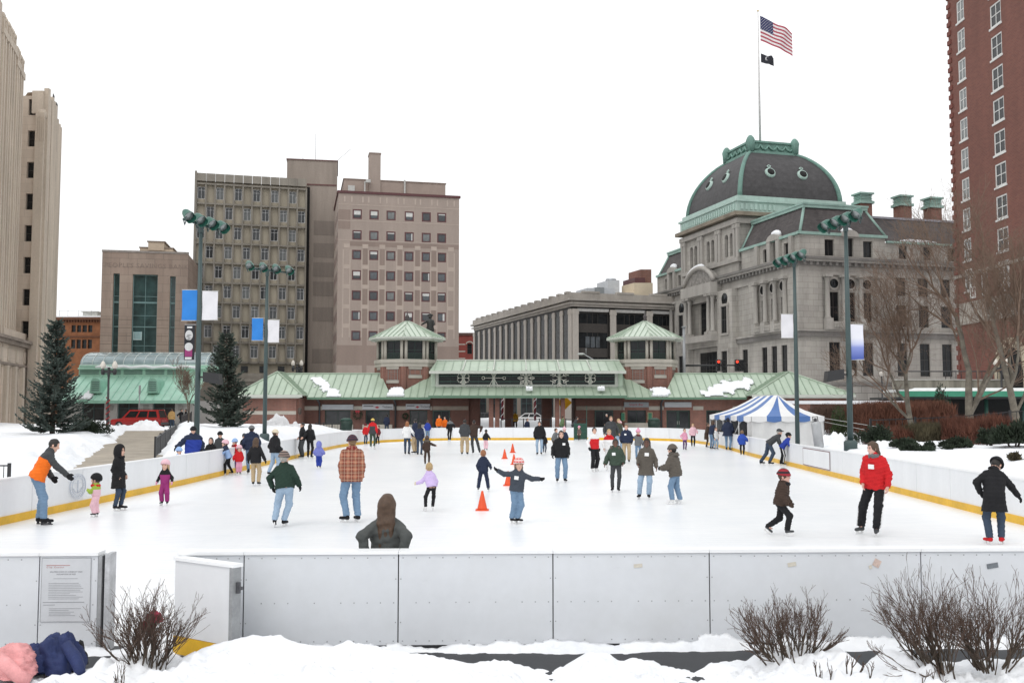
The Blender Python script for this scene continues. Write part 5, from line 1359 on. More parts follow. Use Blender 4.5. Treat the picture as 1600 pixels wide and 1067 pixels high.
# rooftop
crm2 = mat('penthouse_cream',(.62,.53,.40),.8,.1,.6); alu = mat('louvre_alu',(.5,.52,.54),.4,.1,2,metal=.3)
X = lambda px,Y: XA(px,Y,450)
def rbox(name, px0, px1, py0, py1, Y, mm, dep=4, par=t):
    a = Vector((X(px0,Y),Y,0)); b = Vector((X(px1,Y),Y,0)); M_ = par.matrix_basis.inverted() if False else None
    cs, sn = math.cos(-rot), math.sin(-rot); loc = lambda p: ((p.x-Xc)*cs-(p.y-Yc)*sn, (p.x-Xc)*sn+(p.y-Yc)*cs)
    (x0,y0),(x1,y1) = loc(a), loc(b); m = MB(); m.prism([(x0,y0),(x1,y1),(x1,y1+dep),(x0,y0+dep)], H_-1, ZA(py0,Y)-.4); return m.build(name, mm, par)
rbox('roof_louvre',917,961,450,465,140,alu); rbox('roof_louvre',930,944,449,465,139.8,mat('louvre_dark',(.25,.27,.28),.5))
rbox('penthouse',961,1000,458,468,142,crm2); rbox('penthouse',990,1020,442,470,143,crm2); rbox('roof_chimney',1001,1018,421,446,144,brick)
rbox('roof_chimney_cap',992,1008,434,437,143.5,mar); 
o = rbox('cooling_tower',950,968,438,452,146,alu)
cs, sn = math.cos(-rot), math.sin(-rot); p = PX(959,437,146); m = MB(); lx, ly = ((p.x-Xc)*cs-(p.y-Yc)*sn, (p.x-Xc)*sn+(p.y-Yc)*cs)
m.lathe([(.85,0),(.75,.35),(.62,.4)],12,(lx,ly+1,p.z-.5)); m.build('fan_stack', alu, t)

# ---------------------------------------------------------------- brick hotel tower at right (face runs towards us)
htb = brickmat('hotel_brick',(.145,.052,.038),(.185,.068,.048),(.16,.095,.08),.4,.13,.012,.15)
A = Vector((XA(1490,88.2,330),88.2,.3)); B = Vector((XA(1640,73.0,330),73.0,.3)); d = B-A
t = thing('hotel_tower','tall dark red brick hotel tower with white sash windows at the right edge','hotel',A,math.atan2(d.y,d.x))   # local x comes towards us, outside is -y (towards the rink)
L_ = d.length; HT = 52
cols_ = [(1515.5,1.35),(1571.5,1.75)]
def along(px):   # distance along the face of a photo column
    u = (px-800)/1545.0; return (u*A.y-A.x)/(d.x/L_-u*d.y/L_)
rects = []
for px,w_ in cols_:
    s = along(px); Y = A.y+d.y/L_*s
    z0 = ZA(155.5 if px < 1540 else 122,Y)-.3; fh = (48.2 if px < 1540 else 51.9)*Y/1550
    for k in range(-6,6):
        z = z0+k*fh
        if z > 10.5: rects.append((s-w_/2,s+w_/2,z-.95,z+.95))
s3 = along(1660)
m = MB(); facade(m,0,L_,0,HT,rects,0,.22); m.quad((0,0,0),(0,20,0),(0,20,HT),(0,0,HT)); m.quad((0,0,HT),(L_,0,HT),(L_,20,HT),(0,20,HT)); m.build('wall', htb, t)
sw = mat('sash_white',(.66,.66,.64),.5,.05)
for i,r in enumerate(rects):
    o = window(t,(r[0]+r[1])/2,.03,r[2],r[1]-r[0],r[3]-r[2],'vh',sw,ga[2] if r[1]-r[0] < 1.5 else ga[0],0,.12)
    s_ = MB(); s_.box(-(r[1]-r[0])/2-.12,(r[1]-r[0])/2+.12,-.1,.1,-.16,-.005); s_.build('sill', sw, o)
m = MB(); z = .5
while z < HT-1: m.box(-.10,.55,-.10,.5,z,z+.42); z += .84
m.build('quoin', mat('quoin_brick',(.17,.055,.042),.85,.15,2), t)
m = MB(); sA, sB = along(1502), L_; zb = ZA(468,80)-.3; m.box(sA,sB,-.14,-.003,zb-1.5,zb+.4); m.box(0,L_,-.2,-.003,zb+2.7,zb+2.95); m.build('stone_band', mat('hotel_stone',(.36,.33,.29),.85,.2,1), t)
m = MB(); sc_ = along(1580); 
for k in range(12):
    a0_, a1_ = PI*k/12, PI*(k+1)/12
    m.bar((sc_+2.2*math.cos(a0_),-.12,5.2+2.2*math.sin(a0_)),(sc_+2.2*math.cos(a1_),-.12,5.2+2.2*math.sin(a1_)),.2,.7)
m.box(sc_-2.5,sc_-1.9,-.2,-.003,0,5.2); m.box(sc_+1.9,sc_+2.5,-.2,-.003,0,5.2); m.build('arch', mat('arch_cream',(.50,.44,.33),.8,.1), t)
m = MB(); m.slab([(sc_+1.9*math.cos(PI*k/12),-.02,5.2+1.9*math.sin(PI*k/12)) for k in range(13)]+[(sc_-1.9,-.02,.2),(sc_+1.9,-.02,.2)],(0,.015,0)); m.build('arch_window', glass, t)
for px in (1541,1522,1575):
    s = along(px); z = ZA(438,80)-.3; window(t,s,-.02,z-.9,1.0,2.0,'vh',sw,ga[2],0,.18)

# ---------------------------------------------------------------- transit station (mint roof), left
mint = mat('mint_roof',(.40,.66,.53),.4,.13,.7,metal=.05,streak=True); mintd = mat('mint_trim',(.27,.50,.39),.5,.15,1)
Ys = 106; A = PX(300,640,Ys); t = thing('station_building','low transit station with mint metal roof and glass barrel skylight','station',(0,Ys,.55))
q = lambda py,Y=Ys: ZA(py,Y)-.55; xx = lambda px,Y=Ys: XA(px,Y,610)
x0, x1 = xx(100), xx(302)
wallh = q(626); 
holes = [(xx(128),xx(163.5),0,wallh-.1),(xx(184),xx(216.5),0,wallh-.1),(xx(239),xx(274),0,wallh-.1)]
m = MB(); facade(m,x0,x1,0,wallh,holes,0,.4); m.quad((x1,0,0),(x1,14,0),(x1,14,wallh),(x1,0,wallh)); m.build('wall', mat('station_wall',(.46,.44,.42),.8,.1), t)
for h in holes: window(t,(h[0]+h[1])/2,.3,0,h[1]-h[0],wallh-.1,'vt',mat('station_frame',(.05,.1,.1),.5),glassb,0,.1)
m = MB()
for px in (173.5,229,283): m.lathe([(.16,0),(.2,.05),(.1,.1)],12,(0,0,0)) if False else m.box(xx(px)-.28,xx(px)+.28,-.08,-.003,wallh-1.05,wallh-.5)
m.build('wall_medallion', mat('medallion',(.33,.31,.29),.8), t)
ev0, ev1 = q(625.5,105), q(588,109.5)
def rp2(polys, st=.9): 
    m = MB()
    for pts,e,s in polys:
        n = Vector(e).cross(Vector(s)).normalized(); n = n if n.z > 0 else -n
        m.slab(pts,-n*.1,0); ribs(m,pts,e,s,st,.06,.08,1)
    return m.build('roof',[mint,mat('mint_seam',(.32,.56,.45),.45)],t)
rp2([([(x0-.5,-1,ev0),(x1+.4,-1,ev0),(x1+.4,3.5,ev1),(x0-.5,3.5,ev1)],(1,0,0),(0,4.5,ev1-ev0))])
m = MB(); m.box(x0-.6,x1+.5,-1.1,-.98,ev0-.32,ev0-.01); m.build('fascia', mintd, t)
ez2 = q(574,109.8); m = MB(); m.box(x0,x1+.4,3.5,9,ev1-.2,ez2+.25)
m.build('clerestory_wall', mint, t)
for a,b in ((124,154),(160,188),(193,222),(227,256),(261,290)):
    o = MB(); xa, xb = xx(a,109.5), xx(b,109.5)
    for k in range(5): o.box(xa,xb,3.42,3.498,ev1+.25+k*.17,ev1+.33+k*.17)
    o.build('louvre', mat('louvre_shade',(.12,.2,.18),.6), t)
m = MB(); m.slab([(x0,3.2,q(573)),(x1+.4,3.2,q(573)),(x1+.4,4.4,q(570.5)+.1),(x0,4.4,q(570.5)+.1)],(0,0,-.15)); m.build('eave', mint, t)
m = MB(); m.tube([(xx(128+k*11.5),3.3,q(572.5)+.08*math.sin(k*2.1)+.05) for k in range(15)],[.12+.1*abs(math.sin(k*1.7)) for k in range(15)],6); m.build('snow_cap', fsnow_m, t)
# barrel skylight
skz = q(570.5,110.5); skt = q(550.5,112); m = MB(); r_ = skt-skz; n_ = 8
prof = [(4.2+ (1-math.cos(PI/2*k/n_))*3.2, skz+r_*math.sin(PI/2*k/n_)) for k in range(n_+1)]
for k in range(n_): m.quad((x0-.2,prof[k][0],prof[k][1]),(x1+.2,prof[k][0],prof[k][1]),(x1+.2,prof[k+1][0],prof[k+1][1]),(x0-.2,prof[k+1][0],prof[k+1][1]))
m.quad((x1+.2,prof[0][0],prof[0][1]),(x1+.2,prof[-1][0],prof[0][1]),(x1+.2,prof[-1][0],prof[-1][1]),(x1+.2,prof[3][0],prof[3][1]))
m.build('skylight', glassmat('sky_glass',(.30,.38,.40),.12,.5,.15), t)
m = MB(); wfr = mat('skylight_frame',(.62,.68,.66),.5)
k = 0
while x0+k*1.15 < x1+.3: m.tube([(x0+k*1.15,p[0],p[1]+.02) for p in prof],.05,5); k += 1
m.tube([(x0-.2,prof[4][0],prof[4][1]+.02),(x1+.2,prof[4][0],prof[4][1]+.02)],.04,5); m.tube([(x0-.2,prof[0][0],prof[0][1]),(x1+.2,prof[0][0],prof[0][1])],.08,5); m.tube([(x0-.2,prof[-1][0],prof[-1][1]),(x1+.2,prof[-1][0],prof[-1][1])],.08,5)
m.build('skylight_frame', wfr, t)
for px in (159,247):
    xm = xx(px,107.5); zb2 = ev0+(ev1-ev0)*.42; m = MB(); pts = []
    for k in range(9): pts.append((xm+.5*math.cos(PI*k/8), -.2, zb2+.75+.5*math.sin(PI*k/8)))
    m.slab(pts+[(xm-.62,-.2,zb2-.35),(xm+.62,-.2,zb2-.35)],(0,2.2,0)); dm = m.build('dormer', mintd, t)
    m = MB()
    for k in range(5): m.box(xm-.4,xm+.4,-.24,-.202,zb2-.1+k*.22,zb2+.0+k*.22)
    m.build('louvre', mat('louvre_shade',(.12,.2,.18),.6), dm)
# lower hipped canopy at far left
xa, xb = xx(-30,104), xx(62,104); e0, e1 = q(622,101), q(609,104)
rp2([([(xa,-5,e0),(xb,-5,e0),(xb+.2,-1.5,e1),(xa,-1.5,e1)],(1,0,0),(0,3.5,e1-e0))])
m = MB(); m.box(xa,xb,-5.1,-4.98,e0-.3,e0-.01); m.build('fascia', mintd, t)
m = MB(); m.slab([(xa,-4.2,e0+.42),(xx(22),-4.2,e0+.42),(xx(44),-1.6,e1+.15),(xa,-1.6,e1+.15)],(0,0,.14)); m.build('snow_cap', fsnow_m, t)
m = MB(); m.box(xa,xx(18),-3.4,-3.2,0,e0-.1); m.build('glass_wall', glassb, t); m = MB(); m.box(xx(18),xx(46),-3.6,-3,0,e0-.1); m.build('wall', mat('station_wall',(.46,.44,.42),.8,.1), t)
snowpatch('roof_snow','band of snow lying along the mint station roof eave',(xx(128),Ys-.9,ev0+.62),(xx(150)-xx(128),0,0),(0,2.4,(ev1-ev0)*.55),14,10,.2,lambda u,v:.42-abs(u-.5)*.5-v*.55,21)

# ---------------------------------------------------------------- bus canopy and parapet, right
t = thing('bus_shelter','long bus shelter with white topped green fascia and dark interior behind the hedges','shelter',(0,68,.45))
q = lambda py,Y=68: ZA(py,Y)-.45; xx = lambda px,Y=68: XA(px,Y,620)
x0, x1 = xx(1404), xx(1690)
m = MB(); m.slab([(x0,0,q(617)),(x1,0,q(617)),(x1,1.2,q(608.5,69)),(x0+1.6,1.2,q(608.5,69))],(0,0,.12)); m.box(x0+1.6,x1,1.2,7,q(609,69)-.1,q(609,69)+.08); m.build('roof', mat('canopy_white',(.75,.77,.76),.5), t)
m = MB(); m.box(x0,x1,-.08,-.002,q(616)-.16,q(612)+.05); m.build('fascia', mat('canopy_green',(.03,.22,.13),.45), t)
m = MB(); m.box(x0+.5,x1,.1,6.9,q(616)-.3,q(616)-.16); m.box(x0+1,x1,6.2,6.5,0,q(616)-.3); m.build('back_wall', mat('shelter_dark',(.02,.022,.022),.7), t)
m = MB()
for k in range(6): m.lathe([(.13,0),(.13,q(616)-.3)],10,(x0+1.5+k*2.6,1.5,0))
m.build('column', mat('canopy_col',(.03,.09,.07),.5), t)
t = thing('parapet_wall','weathered concrete parapet wall with stains above the green bus shelter','wall',(0,80,.4))
q = lambda py: ZA(py,80)-.4; xx = lambda px: XA(px,80,600)
m = MB(); m.box(xx(1398),xx(1740),0,.5,q(607),q(594)); m.box(xx(1398),xx(1740),.1,.5,0,q(607)); m.build('wall', mat('stained_concrete',(.30,.285,.235),.85,.4,1.3,streak=True,bmp=.1), t)
m = MB(); m.box(xx(1398)-.05,xx(1740),-.06,.56,q(594),q(592.5)); m.build('coping', mat('coping_pale',(.55,.54,.5),.8), t)
m = MB()
for k in range(34): m.tube([(xx(1480)+k*.42,.25,q(592)),(xx(1480)+k*.42,.25,q(581))],.03,4)
m.tube([(xx(1400),.25,q(580)),(xx(1740),.25,q(580))],.05,5); m.build('railing', dark, t)
t = thing('stone_wall','low snow topped brown brick wall along the street behind the right hedges','wall',(0,66,.4))
m = MB(); m.box(XA(1268,66),XA(1420,66),0,.4,0,ZA(631,66)-.4); m.build('wall', brickd, t); m = MB(); m.box(XA(1230,66),XA(1420,66),-.1,.5,ZA(631,66)-.4,ZA(626,66)-.4); m.build('snow_cap', fsnow_m, t)

t = thing('shop_block','long low stone block with dark glazed shop bays across the street behind the hall','building',(XA(712,136,620),136,.4)); wd = XA(915,136,620)-XA(712,136,620)
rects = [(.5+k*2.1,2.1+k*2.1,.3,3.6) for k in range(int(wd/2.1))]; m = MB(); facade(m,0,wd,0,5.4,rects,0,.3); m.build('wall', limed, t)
for r in rects: window(t,(r[0]+r[1])/2,.2,r[2],r[1]-r[0],r[3]-r[2],'vt',mat('station_frame',(.05,.1,.1),.5),glassb,0,.1)
# ================================================================ light poles, banners
polem = mat('pole_green', (.042,.070,.070), .45, .12, 2); lampg = mat('lamp_green', (.02,.11,.08), .35, .15, 3, spec=.6); refl = mat('reflector', (.26,.28,.28), .3, .1, 3, metal=.3); blackp = mat('black_paint', (.018,.018,.02), .45, .1, 4)
hm = MB(); hm.lathe([(.05,-.34),(.16,-.33),(.24,-.2),(.29,0),(.33,.22),(.345,.24)],16); hm.slab([(.345*math.cos(a),.345*math.sin(a),.2) for a in [PI*k/10 for k in range(11)]]+[(.33*math.cos(a),.33*math.sin(a),.2) for a in [PI*k/10 for k in range(10,-1,-1)]],(0,0,.3))
hme = hm.mesh('floodlight', lampg); rl = MB(); rl.lathe([(.32,.236),(.3,.24)],16); rl.lathe([(.31,.2),(.31,.244)],16); rle = rl.mesh('reflector', refl)
def light_pole(px, py_top, X, Y, z0, side, label, banners, speaker=None, phi=10):
    H_ = ZA(py_top, Y)-z0
    t = thing('light_pole', label, 'light pole', (X,Y,z0), 0, 'rink floodlight poles')
    m = MB(); m.tube([(0,0,-.3),(0,0,H_*.5),(0,0,H_)],[.115,.10,.07],10); m.lathe([(.26,-.3),(.26,.12),(.2,.2)],10); m.build('pole', polem, t)
    rot_ = Matrix.Rotation(R(-side*phi),4,'Z'); m = MB(rot_); m.bar((0,-1.2,H_+.02),(0,1.2,H_+.02),.08); m.bar((0,0,H_-.3),(0,0,H_+.1),.14)
    for k in range(4): y = -1.2+k*.8; m.tube([(0,y,H_+.02),(side*.06,y,H_-.2),(side*.2,y-.14,H_-.1),(side*.2,y-.16,H_+.18)],.022,5)
    m.build('crossarm', polem, t)
    for k in range(4):
        o = link('floodlight', hme, t, rot_ @ Vector((side*.16,-1.2+k*.8,H_+.2))); o.scale = (.62,.62,.62); o.rotation_euler = (R(8),side*R(132),R(-side*(phi+4*(1.5-k)))); link('reflector', rle, o)
    m = MB()
    for (bx, w_, za, zb, *_r) in banners:
        for z in (za,zb): m.tube([(0,0,z-z0),(bx+(w_/2+.02)*(1 if bx > 0 else -1),-.02,z-z0)],.018,5)
    m.build('banner_arm', mat('arm_pale',(.5,.5,.48),.5), t)
    if speaker:
        m = MB(); s, z = speaker; m.slab([(s*.25,-.2,z-z0-.18),(s*.95,-.32,z-z0-.3),(s*.9,-.32,z-z0+.12),(s*.25,-.2,z-z0+.2)],(0,.45,0)); m.bar((0,0,z-z0),(s*.3,0,z-z0),.06); m.build('speaker', blackp, t)
    for (bx, w_, za, zb, m_, lab) in banners:
        b = MB(); n_ = 12
        for j in range(n_+1):
            for i in range(7):
                u, v_ = i/6-.5, j/n_; b.v.append(Vector((bx+u*w_,-.02+.03*math.sin(v_*5+u*3)*math.sin(v_*PI)+.02*u,za+(zb-za)*v_-(0))))
        for j in range(n_):
            for i in range(6): b.f.append([j*7+i,j*7+i+1,(j+1)*7+i+1,(j+1)*7+i]); b.m.append(0); b.sm.append(True)
        tag(b.build('banner', m_, None, (X,Y,0)), lab, 'banner')
    return t
def z2(py, Y): return ZA(py, Y)
blu = mat('banner_blue',(.02,.20,.60),.7,.06,1.5); whc = mat('banner_white',(.70,.69,.72),.7,.05,1.5)
grad, nt, bs = newmat('banner_gradient'); sp = N(nt,'ShaderNodeSeparateXYZ'); nt.links.new(objvec(nt), sp.inputs[0])
za, zb = z2(507,38), z2(562,38); mr = N(nt,'ShaderNodeValToRGB'); mr2 = N(nt,'ShaderNodeMapRange'); mr2.inputs[1].default_value = zb; mr2.inputs[2].default_value = za; nt.links.new(sp.outputs[2], mr2.inputs[0]); nt.links.new(mr2.outputs[0], mr.inputs[0])
e = mr.color_ramp.elements; e[0].position = .05; e[0].color = (.07,.11,.38,1); e[1].position = .62; e[1].color = (.72,.72,.78,1); k = e.new(.35); k.color = (.22,.27,.58,1); k = e.new(.45); k.color = (.5,.53,.72,1)
nt.links.new(mr.outputs[0], bs.inputs['Base Color']); bs.inputs['Roughness'].default_value = .7
X1 = XA(311,38.6,500); light_pole(311,352,X1,38.6,.1,1,'green floodlight pole at the near left carrying blue and white banners and a poster',[(-.37,.6,z2(453,38.6),z2(501,38.6),blu,'bright blue banner on the near left light pole'),(.42,.6,z2(455,38.6),z2(500,38.6),whc,'plain white banner on the near left light pole')],(1,z2(589,38.6)),15)
X2 = XA(416,52,520); light_pole(416,423,X2,52,.9,1,'green floodlight pole at the far left beyond the second spruce',[(-.46,.58,z2(497,52),z2(532,52),blu,'smaller blue banner on the far left light pole'),(.38,.6,z2(500,52),z2(535,52),whc,'smaller white banner on the far left light pole')],None,43)
X3 = XA(1243,47.5,520); light_pole(1243,408,X3,47.5,.1,-1,'green floodlight pole rising behind the striped tent',[(-.40,.58,z2(491,47.5),z2(528,47.5),whc,'white banner on the pole behind the striped tent')])
X4 = XA(1326,38,560); light_pole(1326,350,X4,38,1.0,-1,'green floodlight pole at the near right with a speaker box',[(.33,.5,z2(507,38),z2(562,38),grad,'white banner fading to blue on the near right light pole')],(-1,z2(585,38)))
# event poster under the blue banner
p = PX(296,535,38.5); t = thing('poster','tall black poster with pale oval and magenta patch under the near left blue banner','poster',p); h_ = (z2(508,38.5)-z2(562,38.5))/2
m = MB(); m.box(-.2,.2,-.01,.01,-h_,h_); m.build('backing', cloth((.03,.03,.035)), t)
m = MB(); m.slab([(-.02+.15*math.cos(2*PI*k/20),-.014,.28+.2*math.sin(2*PI*k/20)) for k in range(20)],(0,.003,0)); m.slab([(-.02+.16*math.cos(2*PI*k/20),-.014,-.17+.16*math.sin(2*PI*k/20)) for k in range(20)],(0,.003,0)); m.build('pale_oval', cloth((.55,.55,.55)), t)
m = MB(); m.box(-.17,.12,-.0135,-.0105,-h_+.12,-h_+.42); m.build('magenta_patch', cloth((.28,.05,.16)), t); m = MB(); m.box(-.16,.1,-.0135,-.0105,-h_+.02,-h_+.1); m.box(-.1,.1,-.0138,-.0105,h_-.12,h_-.05); m.build('white_strip', cloth((.65,.65,.65)), t)
m = MB(); random.seed(2)
for k in range(14): m.box(-.14+random.uniform(0,.1),-.02+random.uniform(0,.13),-.0175,-.0145,.0+k*.022,.008+k*.022)
m.build('scribble', blackp, t)
m = MB(); m.bar((-.2,0,h_+.02),(.25,0,h_+.02),.025); m.bar((-.2,0,-h_-.02),(.25,0,-h_-.02),.025); m.build('rod', grey, t)
# advertising boards and seal on the rink boards
def wall_sign(name, label, cat, i0, px0, px1, OUTseg, build):
    """flat board on the ice side of a straight stretch of the boards, between two photo columns"""
    a, b = Vector(OUTseg[0]), Vector(OUTseg[1]); 
    def at(px):
        u = (px-800)/F; d = b-a; s = (u*a.y*1.0-a.x)/(d.x-u*d.y); return a+d*s
    p, q_ = at(px0), at(px1); d = q_-p
    t = thing(name, label, cat, p, math.atan2(d.y,d.x)); build(t, d.length); return t
dred = mat('dark_red_line',(.16,.04,.05),.5)
def outline(t, L_, m_, z0=.2, z1=.86, w_=.022, s=-1):
    m = MB(); y0, y1 = (-.05,-.044)
    for a,b,c_,d_ in ((0,L_,z0,z0+w_),(0,L_,z1-w_,z1),(0,w_,z0+w_,z1-w_),(L_-w_,L_,z0+w_,z1-w_)): m.box(a,b,y0,y1,c_,d_)
    m.build('border', m_, t); m = MB(); m.box(w_,L_-w_,-.046,-.03,z0+w_,z1-w_); m.build('panel', wht2, t)
def cc(t, L_):
    outline(t, L_, mat('dark_line',(.08,.05,.06),.5)); m = MB(); m.box(L_*.15,L_*.8,-.05,-.047,.52,.545); m.build('rule_line', mat('dark_line',(.08,.05,.06),.5), t)
    text_mesh('lettering','City Center',.26,mat('letter_taupe',(.32,.26,.27),.6),t,(L_*.48,-.049,.28),(PI/2,0,0),'CENTER',.002,.95)
wall_sign('advert_board','City Center sign on the left rink boards beside the leaning child','sign',0,322,358,(OUT[1],OUT[3]),cc)
def rv(t, L_): outline(t, L_, dred)
wall_sign('advert_board','blank white board with thin dark red outline on the right rink boards','sign',0,1254,1295.5,(OUT[20],OUT[21]),rv)
def seal(t, L_):
    bl_ = mat('seal_blue',(.56,.60,.67),.5,.1); c_ = Vector((L_/2,-.048,.53))
    for r_ in (L_/2,L_/2*.93,L_/2*.68):
        m = MB()
        for k in range(40):
            a, b = 2*PI*k/40, 2*PI*(k+1)/40; rr = r_*.46/(L_/2) if False else r_
            m.bar(c_+Vector((r_*math.cos(a),0,.30*r_/(L_/2)*math.sin(a))),c_+Vector((r_*math.cos(b),0,.30*r_/(L_/2)*math.sin(b))),.012,.006)
        m.build('ring', bl_, t)
    m = MB(); random.seed(9)
    for k in range(26): a = 2*PI*k/26; d = Vector((math.cos(a)*L_/2,0,math.sin(a)*.30)); m.bar(c_+d*.74,c_+d*.87,.014,.006)
    m.bar(c_+Vector((0,0,-.14)),c_+Vector((0,0,.15)),.025,.006); m.bar(c_+Vector((-L_*.2,0,.08)),c_+Vector((L_*.2,0,.08)),.02,.007)
    for s in (-1,1): m.tube([c_+Vector((s*L_*.26,0,-.04)),c_+Vector((s*L_*.18,0,-.12)),c_+Vector((0,0,-.15))],.012,4)
    m.build('emblem', bl_, t)
wall_sign('seal_emblem','faint blue round seal emblem on the left boards before the toddler','emblem',0,111,136,(OUT[0] if False else OUT[1],OUT[2]),seal)

# ================================================================ street lamps, signals
acorn = mat('lamp_globe',(.62,.58,.52),.35,.08)
def street_lamp(px, pyt, pyb, Y, label, red=False, z0=None):
    z0 = .5 if z0 is None else z0; H_ = ZA(pyt,Y)-z0
    t = thing('street_lamp', label, 'street lamp', (XA(px,Y,600),Y,z0), 0, 'twin globe street lamps')
    m = MB(); m.lathe([(.22,0),(.2,.5),(.11,.6),(.09,1),(.07,H_*.8)],10); m.bar((-.42,0,H_*.84),(.42,0,H_*.84),.09,.14); m.bar((0,0,H_*.78),(0,0,H_*.9),.14)
    for s in (-1,1): m.lathe([(.1,H_*.8),(.16,H_*.84),(.1,H_*.88)],8,(s*.42,0,0))
    m.build('pole', blackp, t)
    for s in (-1,1): m = MB(); m.lathe([(.1,H_*.88),(.19,H_*.88+.14),(.19,H_*.88+.3),(.1,H_*.88+.48),(.03,H_*.88+.56)],10,(s*.42,0,0)); m.build('globe', acorn, t)
    if red:
        m = MB(); n_ = 40; m.tube([(.12*math.cos(k*.9),.12*math.sin(k*.9),.5+k*(H_*.42)/n_) for k in range(n_)],.035,5); m.build('ribbon', cloth((.3,.03,.03)), t)
street_lamp(169.5,562,665,70,'black twin globe street lamp with red ribbon before the mint station',True,.5)
street_lamp(464,558,620,100,'black twin globe street lamp behind the left brick wing',False,.4)
street_lamp(1565,556,620,75,'black twin globe street lamp above the concrete parapet at right',False,.4)
def pole_lamp(px, pyt, Y, label):
    z0 = .4; H_ = ZA(pyt,Y)-z0; t = thing('street_lamp',label,'street lamp',(XA(px,Y,600),Y,z0))
    m = MB(); m.lathe([(.14,0),(.07,.5),(.05,H_-.35)],8); m.build('pole', blackp, t); m = MB(); m.lathe([(.08,H_-.35),(.17,H_-.22),(.16,H_-.08),(.05,H_)],10); m.build('globe', acorn, t)
pole_lamp(1331.5,578,66,'slim lamp post with a single globe beside the near right light pole'); pole_lamp(1378,580,70,'slim lamp post with a single globe between hedge and city hall')
t = thing('traffic_signal','traffic signal mast arm with red lights in front of the city hall','traffic signal',(XA(1069,93,560),93,.4)); zt = ZA(571,93)-.4; H_ = ZA(512,93)-.4
m = MB(); m.tube([(0,0,0),(0,0,H_)],[.17,.13],10); m.lathe([(.2,H_),(.2,H_+.12)],10); m.build('pole', mat('pole_galv',(.30,.31,.32),.45,.1,2,metal=.3), t)
m = MB(); xe = XA(1163,93,570)-XA(1069,93,570); m.tube([(0,0,zt-.0),(xe,0,zt+.02)],[.1,.06],8); m.build('mast_arm', blackp, t)
for px,lit in ((1122,1),(1130,0),(1151,1),(1158.5,0)):
    xk = XA(px,93,570)-XA(1069,93,570); m = MB(); m.box(xk-.19,xk+.19,-.2,.12,zt-.55,zt+.55)
    for k in range(3): m.lathe([(.15,0),(.16,.16)],10,(xk,0,0)) if False else m.tube([(xk,-.2,zt+.34-k*.34),(xk,-.36,zt+.34-k*.34)],.145,10,cap=False)
    o = m.build('signal_head', blackp, t)
    if lit:
        rm_, nt, bs = newmat('red_lamp_%d' % px); bs.inputs['Base Color'].default_value = (.6,.02,.01,1); bs.inputs['Emission Color'].default_value = (1,.06,.03,1); bs.inputs['Emission Strength'].default_value = 1.6
        m = MB(); m.ell((xk,-.235,zt+.34),(.125,.05,.125),10,6); m.build('red_light', rm_, o)
p = PX(907,555,93); t = thing('street_lamp','silver cobra head street lamp behind the pavilion hall roof','street lamp',(XA(934,93),93,.4))
m = MB(); z1 = ZA(553,93)-.4; z0_ = ZA(568,93)-.4; m.tube([(0,0,0),(0,0,z0_),(-.3,0,z0_+.3),(XA(912,93)-XA(934,93),0,z1)],[.1,.07,.06,.05],6); m.tube([(XA(916,93)-XA(934,93),0,z1+.55),(XA(916,93)-XA(934,93),0,z1)],.03,5); m.build('pole', mat('pole_galv',(.30,.31,.32),.45,.1,2,metal=.3), t)
m = MB(); m.ell((XA(908,93)-XA(934,93),0,z1),(.38,.16,.1)); m.build('lamp_head', mat('lamp_alu',(.5,.51,.5),.4), t)
# thin mast before the station
t = tag(MB().build('x', dark), '', '') if False else None
p = PX(217.5,640,92); m = MB(); m.tube([(0,0,0),(0,0,ZA(602,92)-.5)],.05,6); m.bar((0,0,ZA(602,92)-1.3),(0,0,ZA(602,92)-.5),.14); tag(m.build('signpost', grey, None, (p.x,92,.5)),'thin grey post standing between two station doors','post')

# ================================================================ tent
t = thing('party_tent','white tent with blue striped hip roof beside the right rink boards','tent',(0,0,0))
tw = mat('tent_white',(.78,.78,.775),.6,.05,.8); tb = mat('tent_blue',(.075,.17,.42),.6,.08,.8); ez = 1.98
c0, c1, c2, c3 = Vector((12.42,51.6,ez)), Vector((16.8,53.6,ez)), Vector((17.6,66.5,ez)), Vector((13.15,66,ez))
r0, r1 = Vector((14.75,55.2,ZA(617.5,56))), Vector((15.3,62.5,ZA(617.5,56)))
def band(m, a, b, ra, rb, n_, first):
    """roof slope split into n bands, alternately white and blue; slight sag"""
    for k in range(n_):
        u0, u1 = k/n_, (k+1)/n_
        for j in range(5):
            v0, v1 = j/5, (j+1)/5; sg = lambda u,v: a.lerp(b,u).lerp(ra.lerp(rb,u),v)-Vector((0,0,.16*math.sin(v*PI)))
            m.add([sg(u0,v0),sg(u1,v0),sg(u1,v1),sg(u0,v1)],[(0,1,2,3)],(k+first)%2,True)
m = MB(); band(m,c0,c1,r0,r0,5,0); band(m,c3,c0,r1,r0,7,0); band(m,c1,c2,r0,r1,7,0); band(m,c2,c3,r1,r1,5,0); m.build('roof',[tw,tb],t)
m = MB()
for a,b,n_ in ((c0,c1,5),(c3,c0,7),(c1,c2,7)):
    for k in range(n_):
        p, q_ = a.lerp(b,k/n_), a.lerp(b,(k+1)/n_); pts = [p,q_]+[q_.lerp(p,s/6)-Vector((0,0,.24+.07*math.sin(PI*s/6))) for s in range(7)]
        d = (b-a).normalized(); m.slab([x+Vector((d.y,-d.x,0))*.02 for x in pts], Vector((d.y,-d.x,0))*.015, k%2)
m.build('valance',[tw,tb],t)
m = MB(); n_ = 24
